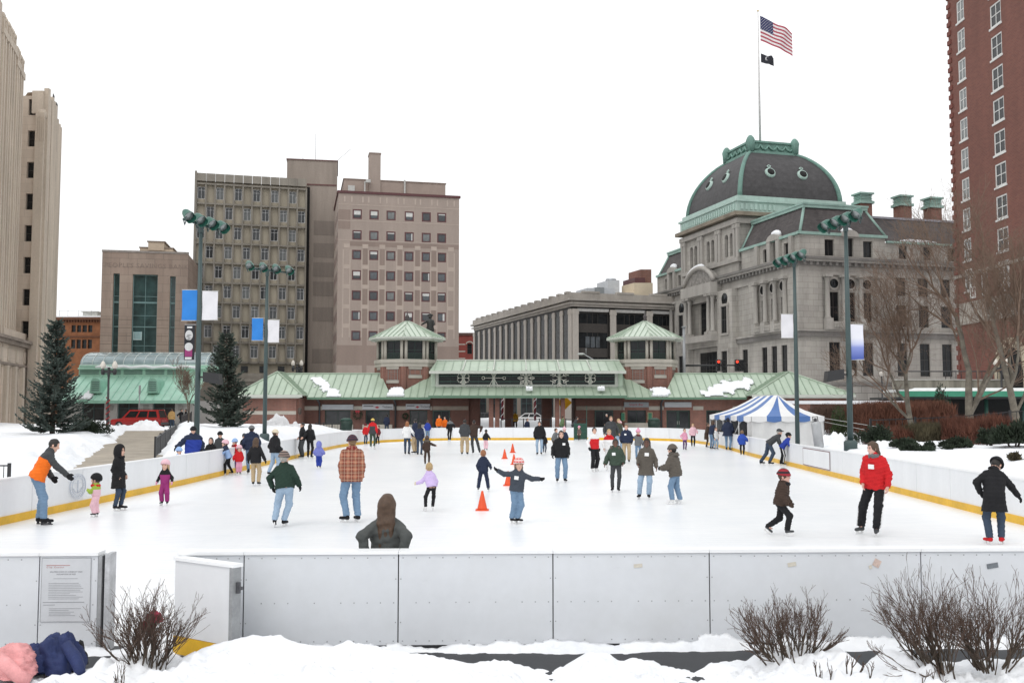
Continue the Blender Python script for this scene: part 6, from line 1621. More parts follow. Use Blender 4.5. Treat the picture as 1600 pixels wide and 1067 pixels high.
for k in range(n_):
    p, q_ = c0.lerp(c1,k/n_), c0.lerp(c1,(k+1)/n_); o1, o2 = Vector((0,.05*math.sin(k*1.3),0)), Vector((0,.05*math.sin((k+1)*1.3),0)); dn = Vector((0,.02,-1.95))
    m.add([p+o1+Vector((0,.05,-.02)),q_+o2+Vector((0,.05,-.02)),q_+o2+dn,p+o1+dn],[(0,1,2,3)],0,True)
m.build('side_wall', mat('tent_side',(.66,.66,.65),.6,.06,.8), t)
m = MB(); cc0 = c3.lerp(c0,.93)
m.add([c1+Vector((0,0,-.02)),c2+Vector((0,0,-.02)),c2+Vector((.05,0,-1.95)),c1+Vector((.05,0,-1.95))],[(0,1,2,3)]); m.add([cc0,c0,c0-Vector((0,0,1.95)),cc0-Vector((0,0,1.95))],[(0,1,2,3)])
m.add([c2,c3,c3-Vector((0,0,1.95)),c2-Vector((0,0,1.95))],[(0,1,2,3)]); m.build('back_wall', mat('tent_back',(.5,.5,.49),.6,.06,.8), t)
m = MB()
for k in range(6): p = c3.lerp(c0,k/5*.93); m.tube([p,p-Vector((0,0,1.97))],.04,6)
m.bar(c3.lerp(c0,.55)-Vector((0,0,1.5)),c3.lerp(c0,.8)-Vector((0,0,.2)),.04); m.build('frame', mat('tent_pole',(.6,.6,.6),.4), t)
m = MB(); a, b = c3.lerp(c0,.08), c3.lerp(c0,.92); m.slab([a+Vector((.2,0,-1.95)),b+Vector((.2,0,-1.95)),b+Vector((.2,0,-1.0)),a+Vector((.2,0,-1.0))],(.5,0,0)); m.build('counter', mat('counter_dark',(.06,.05,.045),.6), t)
m = MB(); m.tube([c1+Vector((0,0,-.1)),Vector((19.5,50,1.3))],.018,4); m.tube([c1+Vector((0,0,-.3)),Vector((19.2,49,1.0))],.015,4); m.build('guy_rope', mat('rope',(.5,.5,.48),.8), t)
m = MB(); m.lathe([(.4,0),(.42,.3),(.25,.5),(.1,.55)],14,(r0.x,60,r0.z-.05)) if False else None
p = PX(1280,690,41.5); m = MB(); m.lathe([(.19,0),(.2,.06),(.2,1.0),(.16,1.08),(.08,1.1)],14); t = m.build('gas_cylinder', mat('cyl_grey',(.40,.41,.42),.4,.12,3,metal=.3), None, (p.x,41.5,p.z-.25)); t.rotation_euler = (0,R(-7),0); tag(t,'pale grey gas cylinder leaning beside the white tent wall','gas cylinder')
m = MB(); m.tube([(-.1,0,1.08),(-.1,0,1.3),(.1,0,1.3),(.1,0,1.08)],.02,6); m.lathe([(.06,1.09),(.07,1.2),(.03,1.24)],8); m.build('valve_guard', dark, t)
# ================================================================ cones
conem = mat('cone_orange',(.72,.075,.012),.45,.08,3)
for px, fy, hy, lab in ((753.5,797,767,'nearest orange traffic cone in front of the boy in navy'),(794,758.5,736,'orange traffic cone just left of the girl with spread arms'),(803,725.5,709.5,'orange traffic cone behind the girl in the pink patterned helmet, right of the pair'),(788.5,716.5,701.5,'left cone of the far pair of orange cones'),(801,707,693,'farthest orange traffic cone, smallest of the row')):
    p = GR(px, fy); h_ = (fy-hy)*p.y/F; t = thing('traffic_cone', lab, 'traffic cone', p, 0, 'orange traffic cones on the ice')
    m = MB(); m.lathe([(h_*.27,.03),(h_*.25,.05),(h_*.055,h_*.97),(h_*.04,h_),(.01,h_)],20); m.build('cone', conem, t)
    m = MB(); r_ = h_*.34; m.prism([(r_*c,r_*s) for c,s in ((1,.8),(.8,1),(-.8,1),(-1,.8),(-1,-.8),(-.8,-1),(.8,-1),(1,-.8))],0,.03); m.build('base', conem, t)
# ================================================================ vegetation
bark = mat('bark', (.085,.068,.052), .9, .35, 3, bmp=.4); barkg = mat('bark_grey', (.165,.145,.115), .9, .45, 2.5, bmp=.4); twig = mat('twig_brown', (.085,.052,.038), .9, .3, 4); twigr = mat('twig_grey', (.185,.125,.09), .9, .3, 4)
spr = mat('spruce_needles', (.042,.060,.045), .7, .45, 1.4); sprb = mat('spruce_blue', (.054,.076,.064), .7, .45, 1.2); yew = mat('yew_green', (.022,.036,.018), .75, .5, 2.2)
def cards(m, c, d, n_, ln_, wd_, spread):
    for _ in range(n_):
        e = (d+Vector((random.gauss(0,spread),random.gauss(0,spread),random.gauss(0,spread*.7)))).normalized()*ln_*random.uniform(.6,1.2)
        s = e.cross(Vector((random.gauss(0,1),random.gauss(0,1),random.gauss(0,1)))).normalized()*wd_
        m.add([c,c+e*.55+s,c+e,c+e*.45-s],[(0,1,2,3)])
def spruce(X, Y, z, h_, r_, label, seed, mm):
    random.seed(seed); t = thing('spruce_tree', label, 'spruce tree', (X,Y,z)); m = MB(); m.tube([(0,0,-.2),(.05,0,h_*.5),(0,.03,h_)],[h_*.024,h_*.014,.015],8); br = MB(); nl = MB(); n_ = int(h_*5.2)
    for k in range(n_):
        f = .05+.93*k/n_; zz_ = f*h_
        for b in range(10):
            a = random.uniform(0,2*PI); ln_ = r_*(1-f)**.82*random.choice((random.uniform(.3,.8),random.uniform(.7,1.12)))+.12
            d = Vector((math.cos(a),math.sin(a),0)); p0 = Vector((0,0,zz_)); up = random.uniform(-.12,.25); pts = [p0+d*ln_*s+Vector((0,0,ln_*(up*s-.22*s*(1-s)*1.2+.18*s*s*s))) for s in (0,.35,.7,1)]
            br.tube(pts,[.022,.015,.009,.004],3,cap=False)
            steps = max(3,int(ln_/.085))
            for s_ in range(steps):
                s = .15+.85*s_/steps; i = min(2,int(s*3)); q_ = pts[i].lerp(pts[i+1],min(1,max(0,(s-(0,.35,.7)[i])/.33))); dd = (pts[i+1]-pts[i]).normalized(); sd_ = Vector((-d.y,d.x,0))
                for sg in (-1,1): cards(nl,q_,(dd*.75+sd_*sg*random.uniform(.3,.9)+Vector((0,0,-.12))).normalized(),1,.32*(.6+.5*(1-s)),.055,.3)
            cards(nl,pts[-1]-(pts[-1]-pts[-2])*.1,(pts[3]-pts[2]).normalized(),2,.26,.04,.2)
    m.build('trunk', bark, t); br.build('branches', twig, t); nl.build('needles', mm, t); return t
spruce(XA(82,60,660),60,terrain(XA(82,60,660),60)-.1,(ZA(490,60)-1.0),2.15,'tall blue green spruce at the left before the limestone podium',1,sprb)
spruce(XA(351,58,660),58,terrain(XA(351,58,660),58)-.1,(ZA(523,58)-1.0),1.75,'blue green spruce left of the pavilion behind the light pole',2,spr)
def mound(name, label, X, Y, z, rx, ry, h_, n_, ln_, wd_, mm, seed, cat='shrub', stems=True, up=.5, base=.15):
    """shrub: a rounded uneven volume of leaf-size faces over a few stems"""
    random.seed(seed); t = thing(name, label, cat, (X,Y,z)); m = MB(); lobes = [(random.uniform(-.6,.6)*rx,random.uniform(-.5,.5)*ry,random.uniform(.45,1)*h_,random.uniform(.4,.65)) for _ in range(7)]
    for _ in range(n_):
        lx, ly, lh, lr = random.choice(lobes); u = Vector((random.gauss(0,1),random.gauss(0,1),abs(random.gauss(0,1)))).normalized()*random.uniform(.55,1.05)
        c = Vector((lx+u.x*rx*lr, ly+u.y*ry*lr, base*h_+u.z*lh*(1-base)*.95)); cards(m,c,Vector((u.x*.7,u.y*.7,up+.5*u.z)).normalized(),1,ln_,wd_,.35)
    m.build('foliage', mm, t)
    if stems:
        s_ = MB()
        for lx,ly,lh,lr in lobes: s_.tube([(lx*.2,ly*.2,-.1),(lx*.7,ly*.7,lh*.5),(lx,ly,lh*.85)],[.03,.02,.008],4)
        s_.build('stem', bark, t)
    return t
def gpos(px, py, Y): X = XA(px,Y,py); return X, Y, terrain(X,Y)
def bush(px, Y, wpx, py_t, label, mm, seed, n_=1500, name='evergreen_shrub', cat='shrub', ln_=.16, wd_=.035, **k):
    X, Y, z = gpos(px,660,Y); h_ = ZA(py_t,Y)-z; return mound(name,label,X,Y,z-.05,wpx/2*Y/F,wpx/2.6*Y/F,max(.2,h_),n_,ln_,wd_,mm,seed,cat,**k)
bush(152,63,72,648,'low spreading dark evergreen shrub right of the tall left spruce',yew,31,3600,ln_=.2)
bush(18,66,50,668,'small dark shrub tuft on the snow at the left edge',yew,32,300) if False else None
redt = mat('hedge_red', (.15,.06,.036), .9, .35, 1.5); redd = mat('hedge_rust', (.125,.045,.027), .9, .4, 1.5); olv = mat('hedge_olive', (.075,.062,.032), .9, .4, 1.5)
def hedge(px0, px1, py_t, Y, dep, label, mm, seed, n_, jag=.12):
    random.seed(seed); X0, X1 = XA(px0,Y,660), XA(px1,Y,660); z = terrain((X0+X1)/2,Y)-.05; h_ = ZA(py_t,Y)-z; t = thing('hedge',label,'hedge',((X0+X1)/2,Y,z)); m = MB(); w_ = (X1-X0)/2
    for _ in range(n_):
        x, y = random.uniform(-w_,w_), random.uniform(-dep/2,dep/2); e = 1-.25*abs(x/w_)**6; top = h_*e*(1+jag*fbm(x+seed,y,.9,3))
        z_ = top*random.uniform(0,1)**.6; l_ = random.uniform(.25,.5); d = Vector((random.gauss(0,.28),random.gauss(0,.28),1)).normalized()*l_
        s = d.cross(Vector((random.gauss(0,1),random.gauss(0,1),.1))).normalized()*random.uniform(.008,.02); p = Vector((x,y,max(0,z_-l_*.6))); m.add([p-s,p+s,p+d],[(0,1,2)])
    m.build('twigs', mm, t)
hedge(1332,1436,628,57,3,'tall reddish brown clipped hedge behind the near right light pole',redt,41,16000,.05)
hedge(1420,1482,626,60,3,'reddish brown hedge block left of the middle bare tree',redt,42,8000,.05)
hedge(1425,1508,662,44,3,'olive brown hedge in front of the black fence',olv,43,9000)
hedge(1492,1568,650,41,3,'rust red bushy hedge sloping down to the snow at right',redd,44,9000,.25)
hedge(1268,1335,632,62,2.5,'dull brown hedge behind the striped tent',mat('hedge_dull',(.10,.058,.04),.9,.35,1.5),45,6500,.06)
hedge(1360,1424,668,45,2.5,'low rust brown hedge left of the leaning bare tree',redd,46,5000,.2)
bush(1312,57,30,626,'bright green small conifer between tent and tall hedge',mat('conifer_green',(.045,.07,.022),.75,.4,2),51,1200)
bush(1358,42,58,660,'dark evergreen shrub at the foot of the near right light pole',yew,52,2200)
bush(1405,38,46,682,'dark clump of evergreen poking through snow by the man in red',yew,53,1500)
bush(1432,35,44,696,'flat dark evergreen sprigs in snow right of the man in red',yew,54,900)
bush(1453,37,16,688,'tiny evergreen tuft in the snow, third from left',yew,55,350); bush(1480,36.5,12,697,'tiny evergreen tuft in the snow, left of the rounded one',yew,56,220)
bush(1491,37,42,682,'rounded dark evergreen poking through the snow before the rust hedge',yew,57,1600)
bush(1583,36,64,652,'large dark green yew shrub at the right edge',yew,58,4200,ln_=.2); bush(1545,38,40,668,'dark green yew shrub left of the large right edge yew',yew,59,1800)
bush(1584,29,16,704,'small rusty tuft sticking out of the snow at the right edge',olv,60,260)
bush(1470,62,34,588,'narrow dark young pine between the middle and leaning bare trees',yew,61,900,'pine_tree','pine tree',ln_=.25)
bush(1452,62,20,600,'small dark pine tuft left of the narrow young pine',yew,62,300,'pine_tree','pine tree',ln_=.25) if False else None
def bare_tree(X, Y, z, h_, label, seed, rad, lean=(0,0), depth=6, mm=barkg, spread=.55, first=.3, up=.18, name='bare_tree', tw=.0045, k0=3):
    random.seed(seed); t = thing(name, label, 'bare tree', (X,Y,z)); m = MB(); tw_ = MB(); cnt = [0]
    def grow(p, d, l_, r_, lv):
        pts = [p]; n_ = 3; dd = d
        for i in range(n_): sg_ = .05 if lv == 0 else .13; dd = (dd+Vector((random.gauss(0,sg_),random.gauss(0,sg_),random.gauss(0,.08)+up*.3))).normalized(); pts.append(pts[-1]+dd*l_/n_)
        (m if lv < 2 else tw_).tube(pts,[r_*(1-.32*i/n_) for i in range(n_+1)],8 if lv == 0 else (5 if lv < 3 else 3),cap=False)
        if lv >= depth: return
        nb = random.choice((3,3,4)) if lv < depth-1 else random.choice((2,3,3))
        for b in range(nb):
            i = n_ if b == 0 else random.randint(1,n_); q_ = pts[i]; ax = dd.orthogonal().normalized(); ax.rotate(Matrix.Rotation(random.uniform(0,2*PI),3,dd)); sp_ = random.uniform(.35,1.0)*spread*(1.6 if b else .6)
            nd = (dd+ax*sp_+Vector((0,0,up))).normalized(); grow(q_, nd, l_*random.uniform(.62,.86), max(tw,r_*(.64 if b == 0 else random.uniform(.36,.54))), lv+1)
    grow(Vector((0,0,-.1)), Vector((lean[0],lean[1],1)).normalized(), h_*first, rad, 0)
    m.build('trunk', mm, t); tw_.build('branches', twigr, t); return t
X, Y, z = gpos(1427,660,50); bare_tree(X,Y,z,11.0,'leaning bare plane tree left of the middle one behind the hedges',3,.16,(-.14,.05),7,spread=.75,first=.24,tw=.0052)
X, Y, z = gpos(1516,660,47); bare_tree(X,Y,z,13.0,'middle bare plane tree with a thick pale mottled trunk',8,.22,(0,0),7,spread=.7,first=.25,tw=.0052)
X, Y, z = gpos(1592,660,46); bare_tree(X,Y,z,13.5,'bare plane tree at the right edge of the picture',12,.19,(-.06,0),7,spread=.72,first=.26,tw=.0052)
X, Y, z = gpos(1640,660,52); bare_tree(X,Y,z,14,'bare tree just beyond the right edge reaching in with branches',15,.22,(-.12,0),6,spread=.75,first=.26,tw=.0052)
X, Y, z = gpos(294,660,66); bare_tree(X,Y,z,5.4,'small bare tree left of the near left light pole',21,.07,(0,0),6,bark,.5,.25,tw=.008)
X = XA(1094,99,560); bare_tree(X,99,.4,6.5,'small bare street tree behind the right turret pole',22,.08,(0,0),5,bark,.5,.25,tw=.01)
# foreground bare shrubs
def bare_shrub(X, Y, z, stems, label, seed, wd_, ht, lean=0.0, dep=5):
    random.seed(seed); t = thing('bare_shrub', label, 'bare shrub', (X,Y,z)); t.scale = (.86,.86,.98); m = MB(); m2 = MB()
    def grow(p, d, l_, r_, lv):
        pts = [p]; dd = d
        for i in range(3): dd = (dd+Vector((random.gauss(0,.11),random.gauss(0,.11),random.gauss(.02,.07)))).normalized(); pts.append(pts[-1]+dd*l_/3)
        (m if lv < 2 else m2).tube(pts,[max(.0016,r_*(1-.1*i)) for i in range(4)],5 if lv < 2 else 3,cap=False)
        if lv >= dep: return
        for b in range(2 if lv else 3):
            ax = Vector((random.gauss(0,1),random.gauss(0,.8),random.gauss(0,.5))); nd = (dd+ax*.26+Vector((0,0,.06))).normalized(); grow(pts[random.choice((1,2,3)) if b else 3], nd, l_*random.uniform(.55,.9), max(.0016,r_*.68), lv+1)
    for k in range(stems):
        f = random.uniform(-1,1); b = Vector((f*wd_*.22+random.gauss(0,.05),random.gauss(0,.09),-.06)); ang = f*.85*(wd_/.75 if wd_ < .75 else 1)+lean+random.gauss(0,.12)
        d = Vector((math.sin(ang),random.gauss(0,.3),math.cos(ang))).normalized(); grow(b, d, ht*random.uniform(.27,.40)*(1-.15*abs(f)), random.uniform(.006,.0105), 0)
    m.build('stem', mat('shrub_bark',(.075,.055,.04),.9,.35,30), t); m2.build('twigs', mat('shrub_twig',(.11,.07,.052),.9,.35,30), t); return t
def fpos(px, py, Y): p = PX(px,py,Y); return p.x, Y, p.z
X,Y,z = fpos(232,1038,8.85); bare_shrub(X,Y,z,38,'bare brown shrub in front of the open rink gate with a crimson cap in it',71,.5,.66)
X,Y,z = fpos(1238,1022,8.85); bare_shrub(X,Y,z,38,'bare brown shrub half buried in snow, right of centre',72,.95,.55)
X,Y,z = fpos(1462,1040,8.7); bare_shrub(X,Y,z,30,'big bare shrub with long stems leaning left at the right corner',73,.4,.80,-.5)
X,Y,z = fpos(1552,1036,8.75); bare_shrub(X,Y,z,32,'upright bare shrub at the right edge of the foreground',74,.7,.72,.02)
for k,(px,py) in enumerate(((1296,1058),(1335,1046),(1455,1068),(180,1070))):
    X,Y,z = fpos(px,py,8.3); bare_shrub(X,Y,z,4,('tiny bare twig sprig in snow in front of the half buried shrub','tiny bare twig sprig in snow right of the half buried shrub','tiny bare twig sprig in snow under the big leaning shrub','low bare twig sprig in snow under the left shrub')[k],80+k,.2,.25,.2,3)
# ================================================================ people: bodies and clothes grown from distance fields
f4 = np.float32
def smin(a, b, k):
    h = np.clip(.5+.5*(b-a)/k, 0, 1); return b*(1-h)+a*h-k*h*(1-h)
class Grid:
    def __init__(s, lo, hi, h):
        s.lo = np.array(lo, f4); s.h = h; s.n = [int((hi[i]-lo[i])/h)+2 for i in range(3)]
        s.ax = [s.lo[i]+h*np.arange(s.n[i], dtype=f4) for i in range(3)]
    def new(s): return np.full(s.n, 9.0, f4)
    def sub(s, lo, hi):
        sl = []
        for i in range(3):
            a = max(0, int((lo[i]-s.lo[i])/s.h)); b = min(s.n[i], int((hi[i]-s.lo[i])/s.h)+2); sl.append(slice(a, max(a, b)))
        X = s.ax[0][sl[0]][:,None,None]; Y = s.ax[1][sl[1]][None,:,None]; Z = s.ax[2][sl[2]][None,None,:]
        return tuple(sl), X, Y, Z
    def cap(s, D, a, b, ra, rb=None, k=.03, pad=.09):
        rb = ra if rb is None else rb; a = Vector(a); b = Vector(b)
        sl, X, Y, Z = s.sub([min(a[i]-ra, b[i]-rb)-pad for i in range(3)], [max(a[i]+ra, b[i]+rb)+pad for i in range(3)])
        if D[sl].size == 0: return
        d = b-a; L2 = max(d.length_squared, 1e-9)
        t = np.clip(((X-a.x)*d.x+(Y-a.y)*d.y+(Z-a.z)*d.z)/L2, 0, 1)
        q = np.sqrt((X-a.x-d.x*t)**2+(Y-a.y-d.y*t)**2+(Z-a.z-d.z*t)**2)-(ra+(rb-ra)*t)
        D[sl] = smin(D[sl], q.astype(f4), k)
    def ell(s, D, c, r, ax, k=.02, pad=.09):
        R_ = max(r); c = Vector(c); sl, X, Y, Z = s.sub([c[i]-R_-pad for i in range(3)], [c[i]+R_+pad for i in range(3)])
        if D[sl].size == 0: return
        p = [(X-c.x)*a[0]+(Y-c.y)*a[1]+(Z-c.z)*a[2] for a in ax]
        k0 = np.sqrt(sum((p[i]/r[i])**2 for i in range(3))); k1 = np.sqrt(sum((p[i]/r[i]**2)**2 for i in range(3)))+1e-6
        D[sl] = smin(D[sl], (k0*(k0-1)/k1).astype(f4), k)
    def plane(s, p, n):      # positive on the side of n
        X = s.ax[0][:,None,None]; Y = s.ax[1][None,:,None]; Z = s.ax[2][None,None,:]
        return ((X-p[0])*n[0]+(Y-p[1])*n[1]+(Z-p[2])*n[2]).astype(f4)
    def mesh(s, D, name, mats, matfn=None, smooth=True):
        """surface nets of D < 0"""
        ins = np.argwhere(D < s.h*1.5)
        if len(ins) < 4: return None
        a = np.maximum(ins.min(0)-2, 0); b = np.minimum(ins.max(0)+3, D.shape); E = D[a[0]:b[0],a[1]:b[1],a[2]:b[2]]
        E = np.pad(E, 1, constant_values=9.0); lo = s.lo+(a-1)*s.h
        S = E < 0; n = np.array(E.shape)-1
        cnt = np.zeros(n, np.int16); c8 = [(i,j,k) for i in (0,1) for j in (0,1) for k in (0,1)]
        sl = lambda o: tuple(slice(o[i], o[i]+n[i]) for i in range(3))
        for o in c8: cnt += S[sl(o)]
        act = (cnt > 0) & (cnt < 8); ids = np.full(n, -1, np.int64); w_ = np.argwhere(act); ids[act] = np.arange(len(w_))
        if not len(w_): return None
        acc = np.zeros((len(w_),3)); num = np.zeros(len(w_))
        for o in c8:
            for ax in range(3):
                if o[ax]: continue
                p = list(o); p[ax] = 1; va = E[w_[:,0]+o[0],w_[:,1]+o[1],w_[:,2]+o[2]]; vb = E[w_[:,0]+p[0],w_[:,1]+p[1],w_[:,2]+p[2]]
                cr = (va < 0) != (vb < 0); t = np.where(cr, va/np.where(cr, va-vb, 1), 0)
                q = np.tile(np.array(o, float), (len(w_),1)); q[:,ax] += t; acc += q*cr[:,None]; num += cr
        V = (w_+acc/num[:,None])*s.h+lo; Q = []
        for ax in range(3):
            u, v = [(1,2),(2,0),(0,1)][ax]; hi = [slice(1,n[i]) for i in range(3)]; lo_ = hi[:]; lo_[ax] = slice(0,n[ax]); hi2 = lo_[:]; 
            A = S[tuple(lo_)]; st = [slice(1,n[i]) for i in range(3)]; st[ax] = slice(1,n[ax]+1); B_ = S[tuple(st)]
            e = np.argwhere(A != B_); 
            if not len(e): continue
            off = np.array([1,1,1]); off[ax] = 0; e = e+off; fl = A[tuple((e-off).T)]
            def at(du, dv):
                g = e.copy(); g[:,u] -= du; g[:,v] -= dv; return ids[g[:,0],g[:,1],g[:,2]]
            q = np.stack([at(0,0),at(1,0),at(1,1),at(0,1)],1); q[~fl] = q[~fl][:,::-1]; q = q[(q >= 0).all(1)]; Q.append(q)
        Q = np.concatenate(Q)
        me = bpy.data.meshes.new(name); me.vertices.add(len(V)); me.vertices.foreach_set('co', V.astype(f4).ravel())
        me.loops.add(Q.size); me.loops.foreach_set('vertex_index', Q.ravel().astype(np.int32)); me.polygons.add(len(Q))
        me.polygons.foreach_set('loop_start', np.arange(0,Q.size,4,dtype=np.int32)); me.polygons.foreach_set('loop_total', np.full(len(Q),4,np.int32))
        for m in mats: me.materials.append(m)
        if matfn is not None: me.polygons.foreach_set('material_index', matfn(V[Q].mean(1)).astype(np.int32))
        me.polygons.foreach_set('use_smooth', np.ones(len(Q),bool)); me.update(calc_edges=True); return me
    def sample(s, D, P):
        i = [np.clip(np.rint((P[:,k]-s.lo[k])/s.h).astype(int), 0, s.n[k]-1) for k in range(3)]; return D[i[0],i[1],i[2]]

def ik(S, W, l1, l2, hint):
    d = W-S; L_ = d.length
    if L_ > (l1+l2)*.995: W = S+d*((l1+l2)*.995/L_); d = W-S; L_ = d.length
    a = (l1*l1-l2*l2+L_*L_)/(2*L_); h_ = math.sqrt(max(0, l1*l1-a*a)); n = d/L_; hv = Vector(hint); hv = hv-n*hv.dot(n)
    return S+n*a+hv.normalized()*h_, W
SK = {'l':(.62,.38,.29),'m':(.50,.29,.21),'d':(.13,.065,.045),'p':(.66,.40,.33)}
HR = {'bk':(.018,.014,.012),'br':(.075,.042,.024),'bl':(.42,.29,.14),'gr':(.42,.40,.37),'rd':(.30,.12,.05),'lb':(.20,.12,.06)}
COL = dict(navy=(.022,.03,.06),black=(.014,.014,.016),jean=(.16,.25,.37),djean=(.045,.065,.10),ljean=(.30,.40,.52),khaki=(.42,.32,.20),grey=(.16,.165,.17),dgrey=(.055,.058,.062),red=(.55,.018,.022),green=(.018,.038,.028),olive=(.062,.068,.048),white=(.75,.75,.75),pink=(.72,.33,.46),lpink=(.75,.48,.54),mag=(.30,.035,.17),blue=(.03,.075,.36),lblue=(.30,.44,.70),lav=(.58,.46,.74),peri=(.17,.19,.50),brown=(.055,.036,.028),tan=(.40,.25,.10),orange=(.80,.16,.015),taupe=(.105,.092,.078),sage=(.13,.19,.10),lime=(.30,.42,.06),cream=(.66,.58,.44),yellow=(.65,.48,.14),plum=(.10,.05,.14),maroon=(.12,.02,.025),royal=(.025,.05,.30),slate=(.055,.066,.085),teal=(.25,.42,.48),dgreen=(.05,.075,.055),gold=(.60,.33,.03))
def cm(c): return c if isinstance(c, bpy.types.Material) else cloth(COL[c] if isinstance(c, str) else c)
plaid = stripemat('plaid_shirt',((.36,.13,.075),(.23,.065,.042)),0,.15,.9,.5,((2,.15,.5,(.13,.045,.03),.55),(0,.075,.16,(.55,.38,.26),.5),(2,.075,.16,(.55,.38,.26),.5)))
beanie = stripemat('striped_beanie',((.035,.03,.03),(.30,.22,.19)),2,.045,.9,.45); rbeanie = stripemat('red_striped_beanie',((.28,.02,.03),(.02,.015,.02)),2,.085,.9,.45); camo = stripemat('camouflage',((.10,.05,.045),(.25,.17,.15)),2,.07,.9,.4,((0,.06,.4,(.04,.03,.03),.7),)); pplaid = stripemat('dark_plaid_cap',((.09,.02,.03),(.02,.02,.03)),2,.05,.9,.5,((0,.05,.4,(.02,.02,.05),.6),)); phelm = stripemat('helmet_pattern',((.62,.10,.10),(.75,.62,.60)),2,.06,.4,.4,((0,.06,.35,(.7,.5,.48),.6),))
blade_m = mat('blade_steel',(.55,.56,.57),.25,.05,4,metal=.6); holder_w = mat('skate_holder',(.72,.72,.72),.4,.05,4); holder_k = mat('skate_holder_dark',(.03,.03,.035),.4,.05,4); eye_m = mat('eye_dark',(.02,.016,.014),.3); lip_m = mat('lip',(.35,.13,.11),.5); tag_m = mat('name_tag_white',(.82,.82,.82),.6,.03,4)
def person(label, px, fy, hy, face, top='black', legs='djean', skin='l', hair='br', hat=None, child=0, arms=(None,None), feet=None, lean=(0,0), head=(0,0), hem=-.06, skate=('black','w'), glove=None, z0=0.0, Y=None, coat=0, sleeve=None, yoke=None, longhair=0, fur=None, wide=1.0, bulk=.016, tag_=None, hip=(0,0,0), stripe=None, twist=0, scarf=None, boots=None, pitch=(0,0), loose=0.0, group=None, cut=True, patch=None, hscale=None, flare=0.0):
    """px, fy, hy: where feet and crown fall in the photo; pose in the body's own frame (right, forward, up)"""
    if Y is None:
        g_ = GR(px, fy, z0); Y = g_.y
    X = PX(px, fy, Y).x; H = (hscale if hscale else (fy-hy)*Y/F)
    lift = .065 if boots is None else .015
    sh = .252 if not child else .215+.03*min(1, H/1.4)
    sh = sh/.235; sb = (H-lift-.245*sh)/1.5
    vox = .0105 if Y < 24 else (.014 if Y < 34 else (.019 if Y < 50 else .025))
    th = R(face)+PI
    t = thing('person', label, 'person', (X,Y,z0), th, group)
    up = Vector((0,0,1)); lf, lr = R(lean[0]), R(lean[1])
    u = Vector((math.sin(lr), math.sin(lf), math.cos(lf)*math.cos(lr))).normalized()
    rh = Vector((1,0,0)); rs = Vector((math.cos(R(twist)), math.sin(R(twist)), 0)); rs = (rs-u*rs.dot(u)).normalized(); fs = u.cross(rs)
    hc = Vector((hip[0]*sb, hip[1]*sb, lift+.93*sb+hip[2]*sb)); chest = hc+u*.34*sb; shc = hc+u*.485*sb; nb = hc+u*.565*sb
    hy_, hn = R(head[0]), R(head[1])      # turn to the right, nod down
    ff = fs*math.cos(hy_)+rs*math.sin(hy_); ff = Vector((ff.x,ff.y,0)).normalized() if ff.length > .1 else Vector((0,1,0)); hr = Vector((ff.y,-ff.x,0))
    ff = (ff*math.cos(hn)-up*math.sin(hn)).normalized(); hu = hr.cross(ff).normalized()
    ctr = nb+(u*.6+hu*.4).normalized()*.035*sh+hu*.105*sh+ff*.012*sh; AX = (hr, ff, hu)
    hd = lambda r, f, z: ctr+(hr*r+ff*f+hu*z)*sh
    wf = wide; J = {}
    for i, s in ((0,-1),(1,1)):
        S = shc+rs*s*.152*sb*wf; a = arms[i] or (.06,.04,-.50); a = (a[0]*.9 if a[0] < .2 else a[0],)+tuple(a[1:])
        tgt = S+(rs*s*a[0]+fs*a[1])*sb+up*a[2]*sb; hint = a[3] if len(a) > 3 else (.35,-.8,-.2)
        E, W = ik(S, tgt, .29*sb, .255*sb, rs*s*hint[0]+fs*hint[1]+up*hint[2]); J['arm',i] = (S,E,W,s)
    ft = feet or ((.10,0),(.10,0))
    for i, s in ((0,-1),(1,1)):
        f_ = ft[i]; hj = hc+Vector((s*.088*sb*wf,0,-.01*sb)); an = Vector((s*f_[0]*sb, f_[1]*sb, lift+.075*sb+(f_[2]*sb if len(f_) > 2 else 0)))
        yaw = R(f_[3]) if len(f_) > 3 else R(12); fd = Vector((s*math.sin(yaw), math.cos(yaw), 0)); kn, an = ik(hj, an, .44*sb, .425*sb, fd*.9+Vector((s*.1,0,0))); J['leg',i] = (hj,kn,an,fd,s)
    pts = [ctr, hd(0,0,.2), hd(0,-.2,0), hd(0,.2,0), hd(.2,0,0), hd(-.2,0,0)]
    for k_ in J: pts += list(J[k_][:3])
    lo = [min(p[i] for p in pts)-.24 for i in range(3)]; hi = [max(p[i] for p in pts)+.24 for i in range(3)]; lo[2] = min(lo[2], -.02)
    G = Grid(lo, hi, vox)
    # ---- naked body
    T = G.new(); A = G.new(); L_ = G.new(); Hd = G.new(); B_ = G.new()
    for sx in (-1,0,1): G.cap(T, hc+rh*sx*.07*sb*wf, chest+rs*sx*.088*sb*wf, .098*sb*wf, .105*sb*wf, .05)
    G.cap(T, shc-rs*.115*sb*wf, shc+rs*.115*sb*wf, .064*sb, None, .06); G.cap(T, shc, nb+u*.01, .085*sb, .06*sh, .05)
